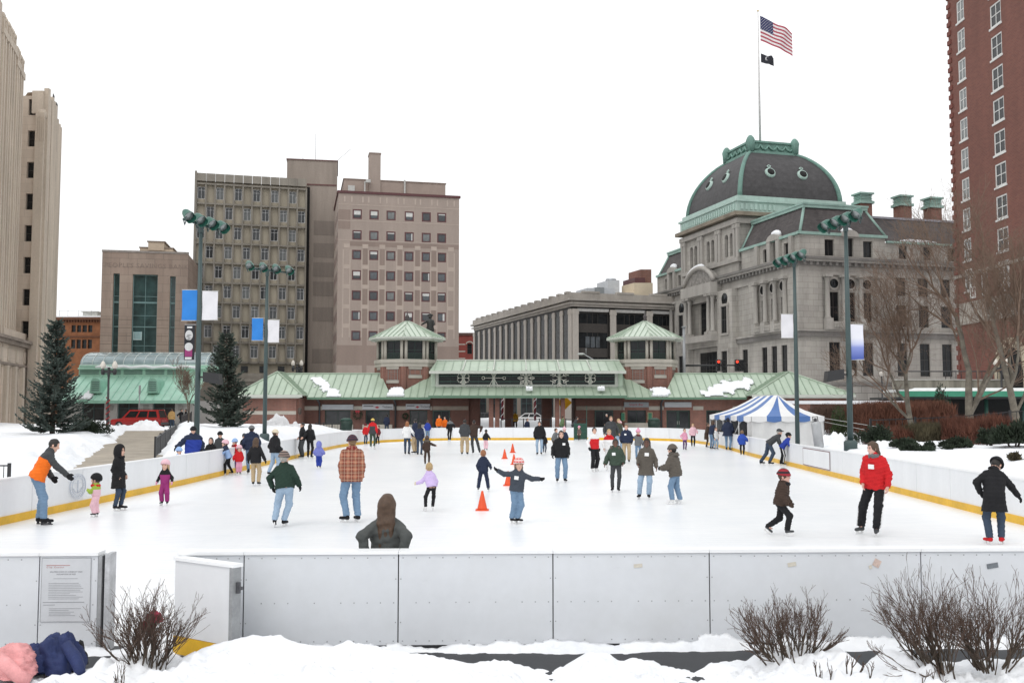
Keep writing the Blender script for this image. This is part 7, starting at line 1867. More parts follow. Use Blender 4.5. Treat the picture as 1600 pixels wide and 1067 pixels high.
    for i in (0,1):
        S,E,W,s = J['arm',i]; G.cap(A,S,E,.054*sb,.043*sb,.03); G.cap(A,E,W,.042*sb,.029*sb,.02)
        d = (W-E).normalized(); side = (rs*s); side = (side-d*side.dot(d)); side = side.normalized() if side.length > .05 else fs.copy(); lat = d.cross(side).normalized()
        if lat.dot(fs) < 0 and abs(lat.dot(fs)) > .3: lat = -lat
        hs = .92*sb+.08; g = 1.0 if glove is None else 1.25
        pm = W+d*.075*hs; HT = Hd
        for q in (-.5,.5): G.cap(HT, W+lat*q*.03*hs, pm+lat*q*.05*hs, .021*hs*g, .019*hs*g, .02)
        for q,l_ in ((-1.5,.062),(-.5,.074),(.5,.078),(1.5,.068)):
            k0 = pm+lat*q*.0185*hs; k1 = k0+(d*.86-side*.22).normalized()*l_*.55*hs; k2 = k1+(d*.62-side*.75).normalized()*l_*.5*hs
            G.cap(HT,k0,k1,max(.0098*hs*g,vox*.62),max(.009*hs*g,vox*.6),.005); G.cap(HT,k1,k2,max(.009*hs*g,vox*.6),max(.0078*hs*g,vox*.55),.005)
        t0 = W+d*.022*hs+lat*.03*hs; t1 = t0+(lat*.75+d*.62-side*.2).normalized()*.045*hs; t2 = t1+(lat*.25+d*.9-side*.3).normalized()*.034*hs
        G.cap(HT,t0,t1,max(.0125*hs*g,vox*.65),max(.011*hs*g,vox*.62),.008); G.cap(HT,t1,t2,max(.0105*hs*g,vox*.62),max(.009*hs*g,vox*.6),.005)
        hj,kn,an,fd,s = J['leg',i]; G.cap(L_,hj,kn,.088*sb*wf,.058*sb,.04); G.cap(L_,kn,an,.056*sb,.038*sb,.03)
        G.cap(B_, an-up*.04*sb-fd*.03*sb, an-up*.045*sb+fd*.11*sb, .028*sb, .020*sb)
    N_ = G.new()
    G.ell(N_, hd(0,-.012,.022), (.074*sh,.094*sh,.098*sh), AX, .02); G.ell(N_, hd(0,.028,-.045), (.054*sh,.062*sh,.072*sh), AX, .03)
    G.cap(N_, hd(0,.052,-.095), hd(0,.06,-.098), .022*sh, None, .03); G.cap(N_, hd(0,.082,.012), hd(0,.102,-.022), .009*sh, .0135*sh, .012)
    for s in (-1,1): G.ell(N_, hd(s*.075,-.012,-.008), (.011*sh,.02*sh,.032*sh), AX, .008)
    G.cap(N_, nb-u*.03, hd(0,-.015,-.06), .056*sh, .05*sh, .025)
    body = smin(smin(smin(T,A,.03),smin(N_,Hd,.015),.02),smin(L_,B_,.03),.04)
    me = G.mesh(body,'body',[mat('skin_'+skin,SK[skin],.5,.08,6,spec=.35)]); link('body',me,t)
    near = Y < 52; fc = abs(((face+ head[0]+180)%360)-180) < 120
    if near and fc:
        for s in (-1,1): m = MB(); e_ = hd(s*.031,.0755,.014); m.ell(e_,(.0095*sh,.0105*sh,.0068*sh),8,6); m.build('eye',eye_m,t)
        for s in (-1,1): m = MB(); m.tube([hd(s*.014,.083,.031),hd(s*.03,.083,.037),hd(s*.047,.070,.030)],.0045*sh,5); m.build('eyebrow',mat('hair_'+hair,HR[hair],.6,.25,30),t)
        m = MB(); m.tube([hd(-.023,.078,-.061),hd(0,.088,-.062),hd(.023,.078,-.061)],[.003*sh,.0065*sh,.003*sh],6); m.build('mouth',lip_m,t)
    # ---- clothes
    rng = random.Random(int(px*7+fy)); w0 = [Vector((rng.gauss(0,1),rng.gauss(0,1),rng.gauss(0,1.6)))*rng.uniform(22,60)/sb for _ in range(5)]; ph = [rng.uniform(0,6.3) for _ in range(5)]
    gx_, gy_, gz_ = G.ax[0][:,None,None], G.ax[1][None,:,None], G.ax[2][None,None,:]
    fold = np.sin(gz_*(95/sb)+gx_*31+gy_*17+ph[0]).astype(f4); wr = sum(np.sin(gx_*k.x+gy_*k.y+gz_*k.z+p) for k,p in zip(w0,ph)).astype(f4)*(.0029*sb)
    TJ = T-(bulk+.012*sb)
    if hem < 0 or coat:
        S_ = G.new(); e_ = -hem*sb+.02
        for sx in (-1,0,1): G.cap(S_, hc+rh*sx*.07*sb*wf+up*.02, hc+rh*sx*(.075+.02*coat+flare*.3)*sb*wf-up*e_+ (u*0), .105*sb*wf, (.108+.035*coat+flare)*sb*wf, .05)
        TJ = smin(TJ, S_-(bulk+.010*sb), .05)
    if cut: TJ = np.maximum(TJ, -G.plane(hc+up*hem*sb, u if not coat else up))
    co = G.new(); G.cap(co, nb-u*.02, nb+u*.035*sh+ff*.004, .070*sh, .066*sh, .01); TJ = smin(TJ, co, .025)
    AJ = G.new()
    for i in (0,1):
        S,E,W,s = J['arm',i]; d = (W-E).normalized(); a_ = G.new(); G.cap(a_,S,E,.056*sb,.047*sb,.03); G.cap(a_,E,W,.047*sb,.037*sb,.02)
        AJ = smin(AJ, np.maximum(a_-(bulk+.005*sb), np.where(a_ < 1, G.plane(W+d*.004,d), -9)), .03)
    Jk = smin(TJ, AJ, .03)+wr*(1 if bulk < .03 else 1.6)
    for i in (0,1):
        E = J['arm',i][1]; Jk = Jk+fold*(.0028*sb)*np.exp(-((gx_-E.x)**2+(gy_-E.y)**2+(gz_-E.z)**2)/(.11*sb)**2)
    mats = [cm(top)]; fn = None
    if sleeve or yoke or patch:
        mats += [cm(sleeve or top), cm(yoke or sleeve or top)]
        TT, AA = T.copy(), A.copy()
        def fn(P):
            a = G.sample(AA,P) < G.sample(TT,P)-.004; hgt = (P-np.array(shc))@np.array(u); r = np.where(a, 1, 0)
            if yoke: r = np.where((hgt > -.075*sb), 2, r)
            if patch: 
                yk = np.abs((P-np.array(shc))@np.array(rs)); r = np.where((~a) & (hgt < -.08*sb) & (yk > .125*sb), 2, r)
            return r
    link('jacket', G.mesh(Jk,'jacket',mats,fn), t)
    Tr = G.new(); fl = flare if False else 0
    for i in (0,1):
        hj,kn,an,fd,s = J['leg',i]; lw = .012+loose; lw = .010+loose*.55; G.cap(Tr,hj,kn,.090*sb*wf+lw*.5,.060*sb+lw,.03); G.cap(Tr,kn,an+up*.015*sb-fd*.01*sb,.060*sb+lw,.050*sb+lw,.03)
    for sx in (-1,0,1): G.cap(Tr, hc+rh*sx*.07*sb*wf-up*.01, hc+rh*sx*.066*sb*wf+u*.1*sb, .105*sb*wf, .098*sb*wf, .04)
    Tr = np.maximum(Tr, G.plane(hc+u*.12*sb, u))
    for i in (0,1):
        an = J['leg',i][2]; X_ = np.abs(gx_-an.x) < .15*sb; Y_ = np.abs(gy_-an.y) < .2*sb
        Tr = np.where(X_ & Y_, np.maximum(Tr, (an.z+.005*sb)-gz_), Tr)
    for i in (0,1):
        hj,kn,an,fd,s = J['leg',i]; Tr = Tr+fold*(.0022*sb)*np.exp(-((gz_-an.z-.06)/(.10*sb))**2)*(np.abs(gx_-an.x) < .2) + (fold*(.003*sb)*np.exp(-((gz_-kn.z)/(.09*sb))**2))*.5
    Tr = Tr+wr*.85; link('trousers', G.mesh(Tr,'trousers',[cm(legs)]), t)
    for i in (0,1):
        hj,kn,an,fd,s = J['leg',i]; D = G.new(); pt = R(pitch[i]); fw_ = (fd*math.cos(pt)-up*math.sin(pt)).normalized(); uu = (up*math.cos(pt)+fd*math.sin(pt)).normalized(); rr = fw_.cross(uu)
        bz = .072*sb; G.cap(D, an+uu*.045*sb-fw_*.012*sb, an-uu*.035*sb-fw_*.028*sb, .050*sb+.004, .046*sb+.002, .02); G.cap(D, an-uu*.040*sb-fw_*.035*sb, an-uu*.048*sb+fw_*.155*sb, .040*sb+.002, .032*sb+.002, .02); D = np.maximum(D, -G.plane(an-uu*.075*sb, uu))
        bn = 'skate' if boots is None else 'shoe'; o = link(bn, G.mesh(D,bn,[cm(skate[0] if boots is None else boots)]), t)
        if boots is None:
            m = MB(); b0 = an-uu*.075*sb; hm_ = holder_w if skate[1] == 'w' else holder_k; hw = max(.009,.006*sb)
            m.bar(b0-fw_*.06*sb-uu*.045, b0+fw_*.17*sb-uu*.045, hw*1.2, .022, 0, uu); m.bar(b0-fw_*.03*sb, b0-fw_*.035*sb-uu*.04, hw*2.6, .05*sb, 0, fw_); m.bar(b0+fw_*.11*sb, b0+fw_*.115*sb-uu*.04, hw*2.6, .06*sb, 0, fw_); m.build('blade',hm_,o)
    if glove: 
        gl = Hd-.006*sb
        link('glove', G.mesh(gl,'glove',[cm(glove)]), t)
    # ---- hair and headgear
    pf = lambda p, n: G.plane(p, n)
    if hair:
        D = G.new(); G.ell(D, hd(0,-.016,.026), (.082*sh,.103*sh,.103*sh), AX, .01); fz = pf(hd(0,.052,0),ff); fu = pf(hd(0,0,.062),hu)
        D = np.maximum(D, np.minimum(fz, -fu)); D = np.maximum(D, -pf(hd(0,0,-.075),hu))
        if longhair:
            E = G.new(); l_ = longhair
            for s in (-1,0,1): G.cap(E, hd(s*.045,-.045,.0), hd(s*.05,-.065,-.10)-up*l_*.25, .046*sh, .038*sh, .02); G.cap(E, hd(s*.05,-.065,-.10)-up*l_*.25, hd(s*.052,-.08,-.12)-up*l_*(1-.12*s), .038*sh, .022*sh, .015)
            D = smin(D, E, .03)
        D = D+wr*.6; link('hair', G.mesh(D,'hair',[mat('hair_'+hair,HR[hair],.55,.35,22,bmp=.4,bscale=120)]), t)
    if hat:
        kind, hc_ = hat[0], cm(hat[1]); D = G.new()
        if kind in ('beanie','pom','cap','fuzzy'):
            e_ = .03 if kind != 'cap' else .022; G.ell(D, hd(0,-.014,.03), ((.074+e_)*sh,(.094+e_)*sh,(.098+e_)*sh), AX); D = np.maximum(D, -pf(hd(0,0,.026),(hu+ff*.12).normalized()))
            b = G.new(); G.ell(b, hd(0,-.014,.03), (.112*sh,.132*sh,.134*sh), AX); b = np.maximum(b, np.abs(pf(hd(0,0,.045),(hu+ff*.12).normalized()))-.022*sh)
            if kind in ('beanie','pom'): D = np.minimum(D, b)
            if kind == 'pom': G.cap(D, hd(0,-.02,.17), hd(0,-.02,.175), .035*sh, None, .01)
            if kind == 'cap': G.cap(D, hd(-.03,.10,.05), hd(-.03,.165,.04), .018, .012); G.cap(D, hd(.03,.10,.05), hd(.03,.165,.04), .018, .012); G.cap(D, hd(0,.10,.05), hd(0,.175,.04), .018, .012)
        elif kind == 'helmet':
            G.ell(D, hd(0,-.012,.035), (.112*sh,.132*sh,.125*sh), AX); D = np.maximum(D, -np.minimum(pf(hd(0,0,-.02),hu)+0*D, pf(hd(0,0,.035),hu)+.0) if False else -pf(hd(0,0,.012),(hu-ff*.28).normalized()))
        elif kind == 'hood':
            G.ell(D, hd(0,-.02,.012), (.112*sh,.125*sh,.15*sh), AX); G.cap(D, hd(0,-.05,-.06), nb-u*.0, .09*sh, .10*sh, .04); D = np.maximum(D, np.minimum(pf(hd(0,.065,0),ff), 9)); 
        link('hood' if kind == 'hood' else ('helmet' if kind == 'helmet' else 'hat'), G.mesh(D,'hat',[hc_]), t)
        if kind == 'helmet': m = MB(); m.tube([hd(.07,.01,.0),hd(.055,.045,-.09),hd(0,.055,-.115),hd(-.055,.045,-.09),hd(-.07,.01,.0)],.006,5); m.build('chin_strap',mat('strap_dark',(.03,.03,.03),.6),t)
    if fur:
        D = G.new(); ring = [(-.09,.03,-.13),(-.105,-.05,-.115),(-.06,-.12,-.10),(.06,-.12,-.10),(.105,-.05,-.115),(.09,.03,-.13)]
        for a, b in zip(ring, ring[1:]): G.cap(D, hd(*a), hd(*b), .042*sh, None, .02)
        link('hood', G.mesh(D+wr*3,'hood',[cm(fur)]), t)
    if scarf:
        D = G.new(); ring = [(.07*math.cos(a),.075*math.sin(a),-.125) for a in [PI*k/4 for k in range(9)]]
        for a, b in zip(ring, ring[1:]): G.cap(D, hd(*a), hd(*b), .032*sh, None, .015)
        link('scarf', G.mesh(D+wr*2,'scarf',[cm(scarf)]), t)
    if tag_:
        m = MB(); c_ = chest+u*.05*sb-rs*tag_[0]*sb; 
        i_ = 0; fdn = fs
        while i_ < 60 and G.sample(Jk, np.array([c_]))[0] < 0: c_ = c_+fdn*.006; i_ += 1
        c_ = c_+fdn*.004
        w_ = tag_[1]; m.slab([c_+rs*a*w_+u*b*w_*.8-fdn*.004 for a,b in ((-.5,-.5),(.5,-.5),(.5,.5),(-.5,.5))], fdn*.022); m.build('name_tag',tag_m,t)
    if stripe:
        for i in (0,1):
            hj,kn,an,fd,s = J['leg',i]; o = rh*s; m = MB(); lw = .010+loose*.55; m.tube([hj+o*(.088*sb*wf+lw*.5),kn+o*(.058*sb+lw),an+up*.02+o*(.049*sb+lw)],[.015,.016,.016],5); m.build('stripe',cm(stripe),t)
    return t
# ================================================================ the people
HANG = None
P_ = person
P_('man in orange and grey jacket with jeans reaching a gloved hand down to a toddler',64,820,690,118,'orange','jean',hair='bk',lean=(24,4),arms=((.02,.10,-.44),(.12,.48,-.28,(.3,-.3,-.8))),feet=((.12,-.02),(.10,.05)),head=(10,25),yoke='dgrey',sleeve='dgrey',glove='black',hem=-.05,hip=(0,-.1,0),skate=('black','k'),wide=1.1,loose=.018,hscale=1.82)
P_('toddler in lime jacket, pale pink overalls and black helmet beside the round seal',149,808,743,-95,'lpink','lpink',sleeve='lime',yoke='lime',hat=('helmet','black'),child=1,arms=((.0,.36,-.10),(.0,.34,-.22)),feet=((.12,.03),(.12,-.03)),hem=.08,bulk=.02,scarf='red',loose=.035,wide=1.15,hair='bk')
P_('woman in long black hooded coat and dark jeans near the left boards',184,798,698,84,'black','djean',hat=('hood','black'),arms=((.0,.12,-.47),(.02,.05,-.5)),coat=1,hem=-.34,feet=((.08,.06),(.07,-.04)),head=(5,5),scarf='black')
P_('girl in magenta overalls with black sleeves, pink helmet and pink gloves',257,790,721,0,'mag','mag',hair='bl',longhair=.12,hat=('helmet','lpink'),child=1,arms=((.20,.08,-.42),(.20,.08,-.42)),sleeve='black',yoke='black',glove='pink',hem=.0,feet=((.13,.02),(.14,-.02)),loose=.03,bulk=.012)
P_('man in dark green sweater and striped beanie skating away in pale jeans',444,823,706,176,'green','ljean',hair='gr',hat=('beanie',beanie),lean=(16,-8),arms=((.12,-.02,-.44,(.8,-.4,0)),(.22,.02,-.47)),feet=((.20,-.14,.03),(-.02,.06)),glove='black',hip=(.02,-.05,-.03),pitch=(28,0),head=(12,0),hem=-.03,loose=.02,wide=1.14,bulk=.02)
P_('man in red brown plaid shirt and dark plaid cap standing with his back turned',549,816,684,186,plaid,'jean',hair='lb',hat=('beanie',pplaid),arms=((.04,.02,-.52),(.03,.06,-.5)),feet=((.11,.0,0,55),(.13,.04,0,-25)),hem=-.12,head=(-28,0),loose=.02,wide=1.12,bulk=.018,scarf=(.2,.03,.03))
g_ = person('woman with long brown hair in grey wool coat leaning back on the near boards',604,980,775,178,(.075,.08,.078),'djean',hair='br',longhair=.24,Y=10.45,hscale=1.50,arms=((.10,-.22,-.32,(.5,-.8,-.1)),(.10,-.22,-.32,(.5,-.8,-.1))),lean=(-4,0),hem=-.12,wide=1.0,bulk=.014,loose=.01)
P_('girl in lavender and purple jacket with white skates and one arm stretched left',671,799,723,192,'lav','black',hair='bl',child=1,lean=(16,-8),arms=((.38,.16,-.20,(.2,-.4,-.6)),(.14,.10,-.44)),feet=((.17,.0,0,40),(.15,.10)),sleeve='lav',yoke='lav',patch=1,glove='cream',skate=('white','w'),hem=.0,hip=(.08,-.04,-.02))
P_('boy in navy jacket and navy trousers with white stripes, seen from behind',755,768,704,178,'navy','navy',hair='rd',child=1,arms=((.10,.05,-.42),(.20,.10,-.36)),feet=((.24,-.02),(.25,.0)),stripe='white',hem=-.06,skate=('grey','w'),glove='dgrey',loose=.016,scarf='navy',wide=1.1)
P_('girl in pink patterned helmet with both arms spread wide, slate top and jeans',806,818,719,0,'slate','jean',hair='lb',longhair=.1,hat=('helmet',phelm),child=1,arms=((.52,.05,-.05,(.1,-.3,-.8)),(.50,.10,.06,(.1,-.3,-.8))),feet=((.06,.02,0,60),(.11,.0,0,-45)),lean=(2,-7),hip=(-.02,0,0),glove='black',hem=-.03,loose=.03,tag_=(-.05,.09),bulk=.018,head=(-6,0))
P_('teenager with dark hair in black printed hoodie and blue jeans facing us',877,754,674,4,'black','jean',hair='bk',longhair=.08,arms=((.10,.06,-.48),(.16,.03,-.48)),feet=((.14,.02),(.14,-.02)),hem=-.10,glove='dgrey',loose=.022,tag_=(.08,.09),wide=1.1,bulk=.024)
P_('girl in dark brown fur trimmed parka with her arm held out, back turned',667,727,681,180,'brown','brown',hair='br',longhair=.15,child=1,arms=((.10,.05,-.44),(.42,.05,-.18)),feet=((.12,0),(.14,.02)),hem=-.02,fur='taupe',bulk=.02)
P_('red haired woman in white jacket and dark jeans chatting in a group',636,711,659,176,'white','djean',hair='rd',arms=((.05,.10,-.46),(.26,.05,-.40)),longhair=.03,hem=-.06)
P_('man in navy jacket and tan cargo trousers facing the woman in white',649,709,655,-130,'navy','khaki',hair='bk',arms=((.08,.06,-.5),(.03,.14,-.44)),head=(30,10),loose=.03,hem=-.1)
P_('dark haired woman in navy sweater and jeans with her back turned in the group',655.5,712,661,172,'navy','djean',hair='bk',longhair=.14,arms=((.06,.06,-.48),(.06,.10,-.45)),hem=-.06)
P_('skater in blue jacket leaning on the far boards',668,685,653,180,'royal','jean',hair='br',arms=((.12,.14,-.40),(.12,.14,-.40)),Y=74.2)
P_('person in bright orange jacket behind the far boards',686,693,652,8,'orange','djean',hair='rd',Y=78.2,z0=.14,hscale=1.72,boots='black'); P_('smaller person in orange jacket beside the first one behind the far boards',695,693,654,-20,'orange','black',hair='br',Y=78.8,z0=.14,hscale=1.6,boots='black')
P_('skater in black jacket with pale collar gliding past the far boards',703,689,652,200,'black','black',hair='bk',Y=71.5,arms=((.14,.0,-.44),(.24,.1,-.36)),feet=((.10,0),(.04,.08)),skate=('white','w'),scarf='grey',yoke='grey')
P_('tall man in grey sweatshirt and khaki trousers, back turned, hands in front',726,711,656,180,'dgrey','khaki',hair='bk',arms=((.02,.14,-.42),(.02,.14,-.42)),feet=((.14,0),(.14,0)),loose=.035,hem=-.04,wide=1.1)
P_('man in dark brown jacket with hand on hip and one leg out',741,709,657,186,'brown','dgrey',hair='bk',arms=((.05,.1,-.44),(.20,-.05,-.26,(1,-.3,0))),feet=((.06,0),(.30,.02)),hip=(-.02,0,0),hem=-.05,loose=.015)
P_('child in black jacket and pale pink trousers bending beside the two men',759,704,671,170,'black','lpink',hair='bk',child=1,arms=((.1,.1,-.44),(.24,.1,-.38)),lean=(12,0),loose=.02)
P_('man in black jacket with white piping and faded jeans in the distance facing us',843,711,659,-6,'black','ljean',hair='bk',arms=((.12,.04,-.48),(.10,.05,-.48)),feet=((.10,.0),(.12,.03)),patch=1,yoke='black',sleeve='black',hem=-.12,wide=1.12,bulk=.03,glove='black'); P_('child in dark coat half hidden behind the man with white piping',851,708,676,10,'black','djean',hair='br',Y=53,child=1,arms=((.1,.1,-.4),(.25,.05,-.36)))
P_('skater in grey green jacket crouching forward with a swung arm',867,703,664,40,'grey','brown',hair='br',lean=(28,0),arms=((.14,-.1,-.44),(.15,.2,-.4)),Y=55,hip=(0,-.15,-.05)); P_('man in light green shirt behind the far boards near the gate',877,693,654,110,'sage','djean',hair='br',Y=78,z0=.14,hscale=1.7,lean=(15,0),boots='black'); P_('girl in pink knit hat and navy coat behind the teenager in black',882,706,666,0,'navy','djean',hat=('pom','lpink'),hair='br',Y=53,child=1,arms=((.1,.05,-.45),(.22,.05,-.4)),glove='navy')
P_('man in dark jacket bending over behind the far boards by the gate',895,693,657,90,'dgrey','black',hair='bk',Y=77.8,z0=.14,hscale=1.7,lean=(35,0),boots='black'); P_('small child in camouflage jacket and pink hat in front of the green gate',905,690,667,-20,camo,'brown',hat=('beanie','pink'),hair='br',Y=73.5,child=1)
P_('woman in red vest with white sleeves, black trousers and white skates',929,737,669,30,'red','black',hair='bk',hat=None,arms=((.06,.05,-.5),(.14,.0,-.46)),sleeve='white',yoke='white',feet=((.09,0),(.10,0)),skate=('white','w'),glove='black',hem=-.03,head=(25,0),loose=.03) ; P_('woman in red and white jacket with sunglasses beside the red vest woman',952,735,671,0,'white','white',hair='bl',Y=38.5,sleeve='white',yoke='red',arms=((.1,.05,-.48),(.1,.05,-.48)),skate=('white','w'),scarf='red')
P_('woman with dark skin in olive green jacket and dark jeans with white badge',963,769,687,-6,'dgreen','dgrey','d','bk',arms=((.12,.06,-.44),(.22,.04,-.46)),feet=((.08,.04),(.14,-.03)),hem=-.02,fur='taupe',tag_=(-.07,.10),bulk=.03,lean=(4,2),wide=1.05)
P_('man in grey sweater skating with his arms loose behind the sunglasses woman',955,716,651,5,'dgrey','djean',hair='lb',Y=48,arms=((.20,.0,-.42),(.14,.0,-.44))) ; P_('person in olive jacket just behind the grey sweater man',967,712,658,30,'olive','ljean',hair='bl',Y=53,arms=((.1,.1,-.4),(.22,.1,-.36)))
P_('man in navy sweater and khaki trousers with a small white badge',979,723,664,-10,'navy','khaki','p','lb',arms=((.12,.06,-.46),(.10,.12,-.42)),feet=((.12,.02),(.10,-.02)),tag_=(-.04,.09),wide=1.12,loose=.025,hem=-.04,glove='black')
P_('skater in grey jacket and pink hat with one arm held straight out',997,722,674,5,'grey','jean',hat=('pom','pink'),hair='br',Y=46,arms=((.12,.1,-.44),(.46,.05,-.16)),lean=(10,0),scarf='maroon',glove='black')
P_('woman with dark skin in knee length grey coat and pale jeans',1010,780,686,-14,'taupe','ljean','d','bk',longhair=.05,arms=((.16,.02,-.48),(.12,.10,-.42)),coat=1,hem=-.26,feet=((.08,.02),(.22,.0)),tag_=(.02,.11),lean=(0,-3),loose=.02)
P_('child in brown parka with grey knit hat turned away to the left',1056,788,697,-125,'taupe','jean',hat=('beanie','taupe'),hair='bk',child=1,arms=((.06,.34,-.26),(.08,.25,-.32)),feet=((.12,.08),(.14,-.08)),hem=-.10,fur='taupe',glove='black',bulk=.04,lean=(8,-4),loose=.028,skate=('white','w'))
P_('small girl in bright pink coat holding hands with a taller girl',1070,704,670,10,'pink','plum',hair='br',child=1,arms=((.1,.05,-.42),(.2,.05,-.3))); P_('taller girl in pale pink jacket and black leggings',1083,698,662,-8,'lpink','black',hair='bl',child=1,Y=62,arms=((.2,.05,-.3),(.12,.05,-.44)),bulk=.03)
P_('person in long dark brown coat at the left of the tent counter',1104,699,660,80,'brown','brown',hair='br',Y=60.5,arms=((.1,.2,-.36),(.1,.2,-.36)),lean=(10,0),coat=1,hem=-.35); P_('woman with long brown hair and jeans leaning at the tent counter',1112,701,656,120,'navy','jean',hair='br',longhair=.15,Y=58.5,arms=((.1,.25,-.34),(.1,.25,-.34)),lean=(14,0)); P_('child in white shirt and dark vest next to the long haired woman',1119,702,667,20,'white','ljean',hair='br',child=1,Y=57.8,sleeve='dgrey')
P_('large man in long navy coat and jeans facing the tent',1138,704,654,150,'navy','jean',hat=('beanie','navy'),hair='bk',arms=((.08,.18,-.40),(.08,.18,-.40)),coat=1,hem=-.16,wide=1.25,bulk=.03); P_('child in blue anorak and dark trousers by the right boards',1160,712,673,165,'blue','black',hair='lb',child=1,arms=((.1,.08,-.44),(.22,.12,-.34)),hem=-.14,bulk=.035,wide=1.15)
P_('man in dark grey jacket leaning far over the right boards',1197,722,672,82,'dgrey','djean',hair='gr',Y=42.5,hscale=1.78,lean=(52,0),arms=((.1,.34,-.26),(.1,.34,-.28)),feet=((.1,-.2),(.12,.15)),hip=(.0,.12,-.06),hat=('cap','dgrey'),loose=.02); P_('child in royal blue jacket and black hat leaning over the right boards',1222,725,676,80,'royal','black',hair='bk',hat=('beanie','black'),child=1,Y=42,hscale=1.45,lean=(38,0),arms=((.1,.34,-.2),(.1,.34,-.2)),feet=((.1,-.05),(.1,.05)),stripe='white',loose=.015)
P_('boy in brown fleece and red black striped beanie striding to the right',1219,836,731,62,'brown','black','p','br',hat=('beanie',rbeanie),child=1,lean=(10,0),arms=((.10,.14,-.46),(.06,.20,-.42)),feet=((.10,-.36,.04,5),(.10,.24,0,5)),hip=(0,.03,-.10),pitch=(40,-8),scarf='black',hem=-.04,bulk=.03,skate=('dgrey','w'),loose=.018,wide=1.1,glove='brown')
P_('man in bright red jacket and black striped track trousers looking left',1367,836,689,-34,'red','black','p','br',arms=((.10,.05,-.48),(.07,.05,-.46)),feet=((.06,.12,0,10),(.28,-.08,0,20)),head=(40,12),tag_=(-.03,.105),stripe='white',skate=('dgrey','w'),hem=-.07,loose=.022,wide=1.0,bulk=.016,lean=(12,-3),hip=(-.02,-.03,-.02),scarf='grey',longhair=.03,hscale=1.8)
P_('woman in black belted coat and hat with red skates, back turned and looking down',1554,851,727,172,'black','djean',hat=('beanie','black'),hair='bk',arms=((.14,.0,-.42,(.9,-.4,0)),(.34,.06,-.36)),coat=1,hem=-.30,feet=((.10,.0,0,20),(.15,.02,0,30)),lean=(20,8),head=(40,45),hip=(0,-.06,0),skate=('red','w'),glove='black',scarf='black',hscale=1.58,loose=.012)
# by the left boards
P_('man in blue and black jacket leaning on the left boards from outside',301,722,671,18,'royal','black',hair='bk',hat=('beanie','black'),Y=34.2,z0=-.03,hscale=1.78,yoke='navy',sleeve='navy',arms=((.14,.06,-.44),(.36,.24,-.34)),wide=1.2,bulk=.04,glove='black',boots='black'); P_('toddler in light blue hat peeking over the left boards',279,735,697,40,'lblue','djean',hat=('beanie','lblue'),hair='bk',child=1,Y=32.6,z0=-.03,hscale=1.14,boots='black')
P_('dark haired girl holding a pale blue sheet behind the left boards',329,720,684,10,'black','djean',hair='bk',longhair=.12,child=1,Y=36.5,z0=-.03,hscale=1.36,arms=((.06,.22,-.28),(.06,.22,-.28)),boots='black'); P_('boy in grey top and black hat behind the left boards',343,722,674,30,'dgrey','djean',hair='bk',hat=('beanie','black'),child=1,Y=39,z0=-.03,hscale=1.50,boots='black'); P_('man in black jacket and cap standing behind the left boards',381,718,678,20,'black','djean','m','bk',hat=('cap','dgrey'),Y=44,z0=-.03,hscale=1.30,boots='black')
P_('child in light blue jacket and white pink helmet leaning on the left boards',356,742,687,-75,'lblue','black',hair='br',hat=('helmet','lpink'),child=1,lean=(20,0),arms=((.08,.42,-.10),(.08,.40,-.14)),feet=((.1,.16),(.12,-.22)),yoke='navy',hip=(0,-.04,-.03),bulk=.024); P_('child in red jacket and pale blue hat between two helmeted children',366,740,689,-30,'red','plum',hat=('beanie','lblue'),hair='br',child=1,Y=37.6,scarf='maroon',arms=((.1,.2,-.35),(.1,.1,-.42)),bulk=.025); P_('small girl in red jacket, pink trousers and pink helmet',373,742,697,25,'red','pink',hair='br',hat=('helmet','lpink'),child=1,arms=((.1,.1,-.4),(.24,.06,-.38)),hem=-.08,bulk=.03,loose=.03,glove='red')
P_('large man in navy jacket, grey knit hat and jeans facing the left boards',392,745,671,-165,'navy','jean',hat=('beanie','grey'),hair='bk',Y=36.6,wide=1.2,bulk=.03,arms=((.12,.1,-.46),(.12,.1,-.46)),skate=('black','w'),hscale=1.74); P_('woman in black jacket and khaki trousers skating away from us',399,759,685,178,'black','khaki',hair='br',arms=((.18,.04,-.47),(.22,.02,-.47)),feet=((.09,.0),(.12,.03)),hem=-.10,glove='black',longhair=.04,loose=.016); P_('man in black jacket, cream knit hat and pale jeans turning away',429,744,673,140,'black','ljean',hat=('beanie','cream'),hair='br',arms=((.08,.08,-.46),(.08,.14,-.40)),feet=((.22,-.12,.02),(.08,.05)),hem=-.04,loose=.014,bulk=.03,wide=1.1)
P_('man in black jacket and grey trousers hugging the left end boards',472,716,661,-60,'black','dgrey',hair='bk',arms=((.22,.1,-.38),(.12,.1,-.42)),loose=.04,wide=1.1); P_('woman in black jacket and black trousers close beside him',484,716,663,170,'black','black',hair='bk',longhair=.1,arms=((.08,.1,-.42),(.1,.1,-.42)))
P_('toddler in periwinkle snowsuit and hooded hat standing alone',498,732,691,175,'peri','royal',hat=('hood','peri'),hair='br',child=1,arms=((.18,.08,-.4),(.22,.12,-.34)),bulk=.04,wide=1.2,loose=.035,hem=-.04); P_('man in red and grey jacket with yellow hat near the far left boards',582,702,655,178,'dgrey','dgreen',hat=('beanie','yellow'),hair='br',sleeve='red',yoke='red',arms=((.08,.08,-.46),(.08,.08,-.46)),skate=('white','w'),bulk=.03); P_('child in red jacket left of the yellow hat man',571,691,659,40,'red','djean',hair='bk',hat=('beanie','maroon'),Y=66,child=1,bulk=.03); P_('thin child in maroon and black right of the yellow hat man',591,691,661,-40,'maroon','black',hair='br',Y=66,child=1,feet=((.1,0),(.22,.05)))
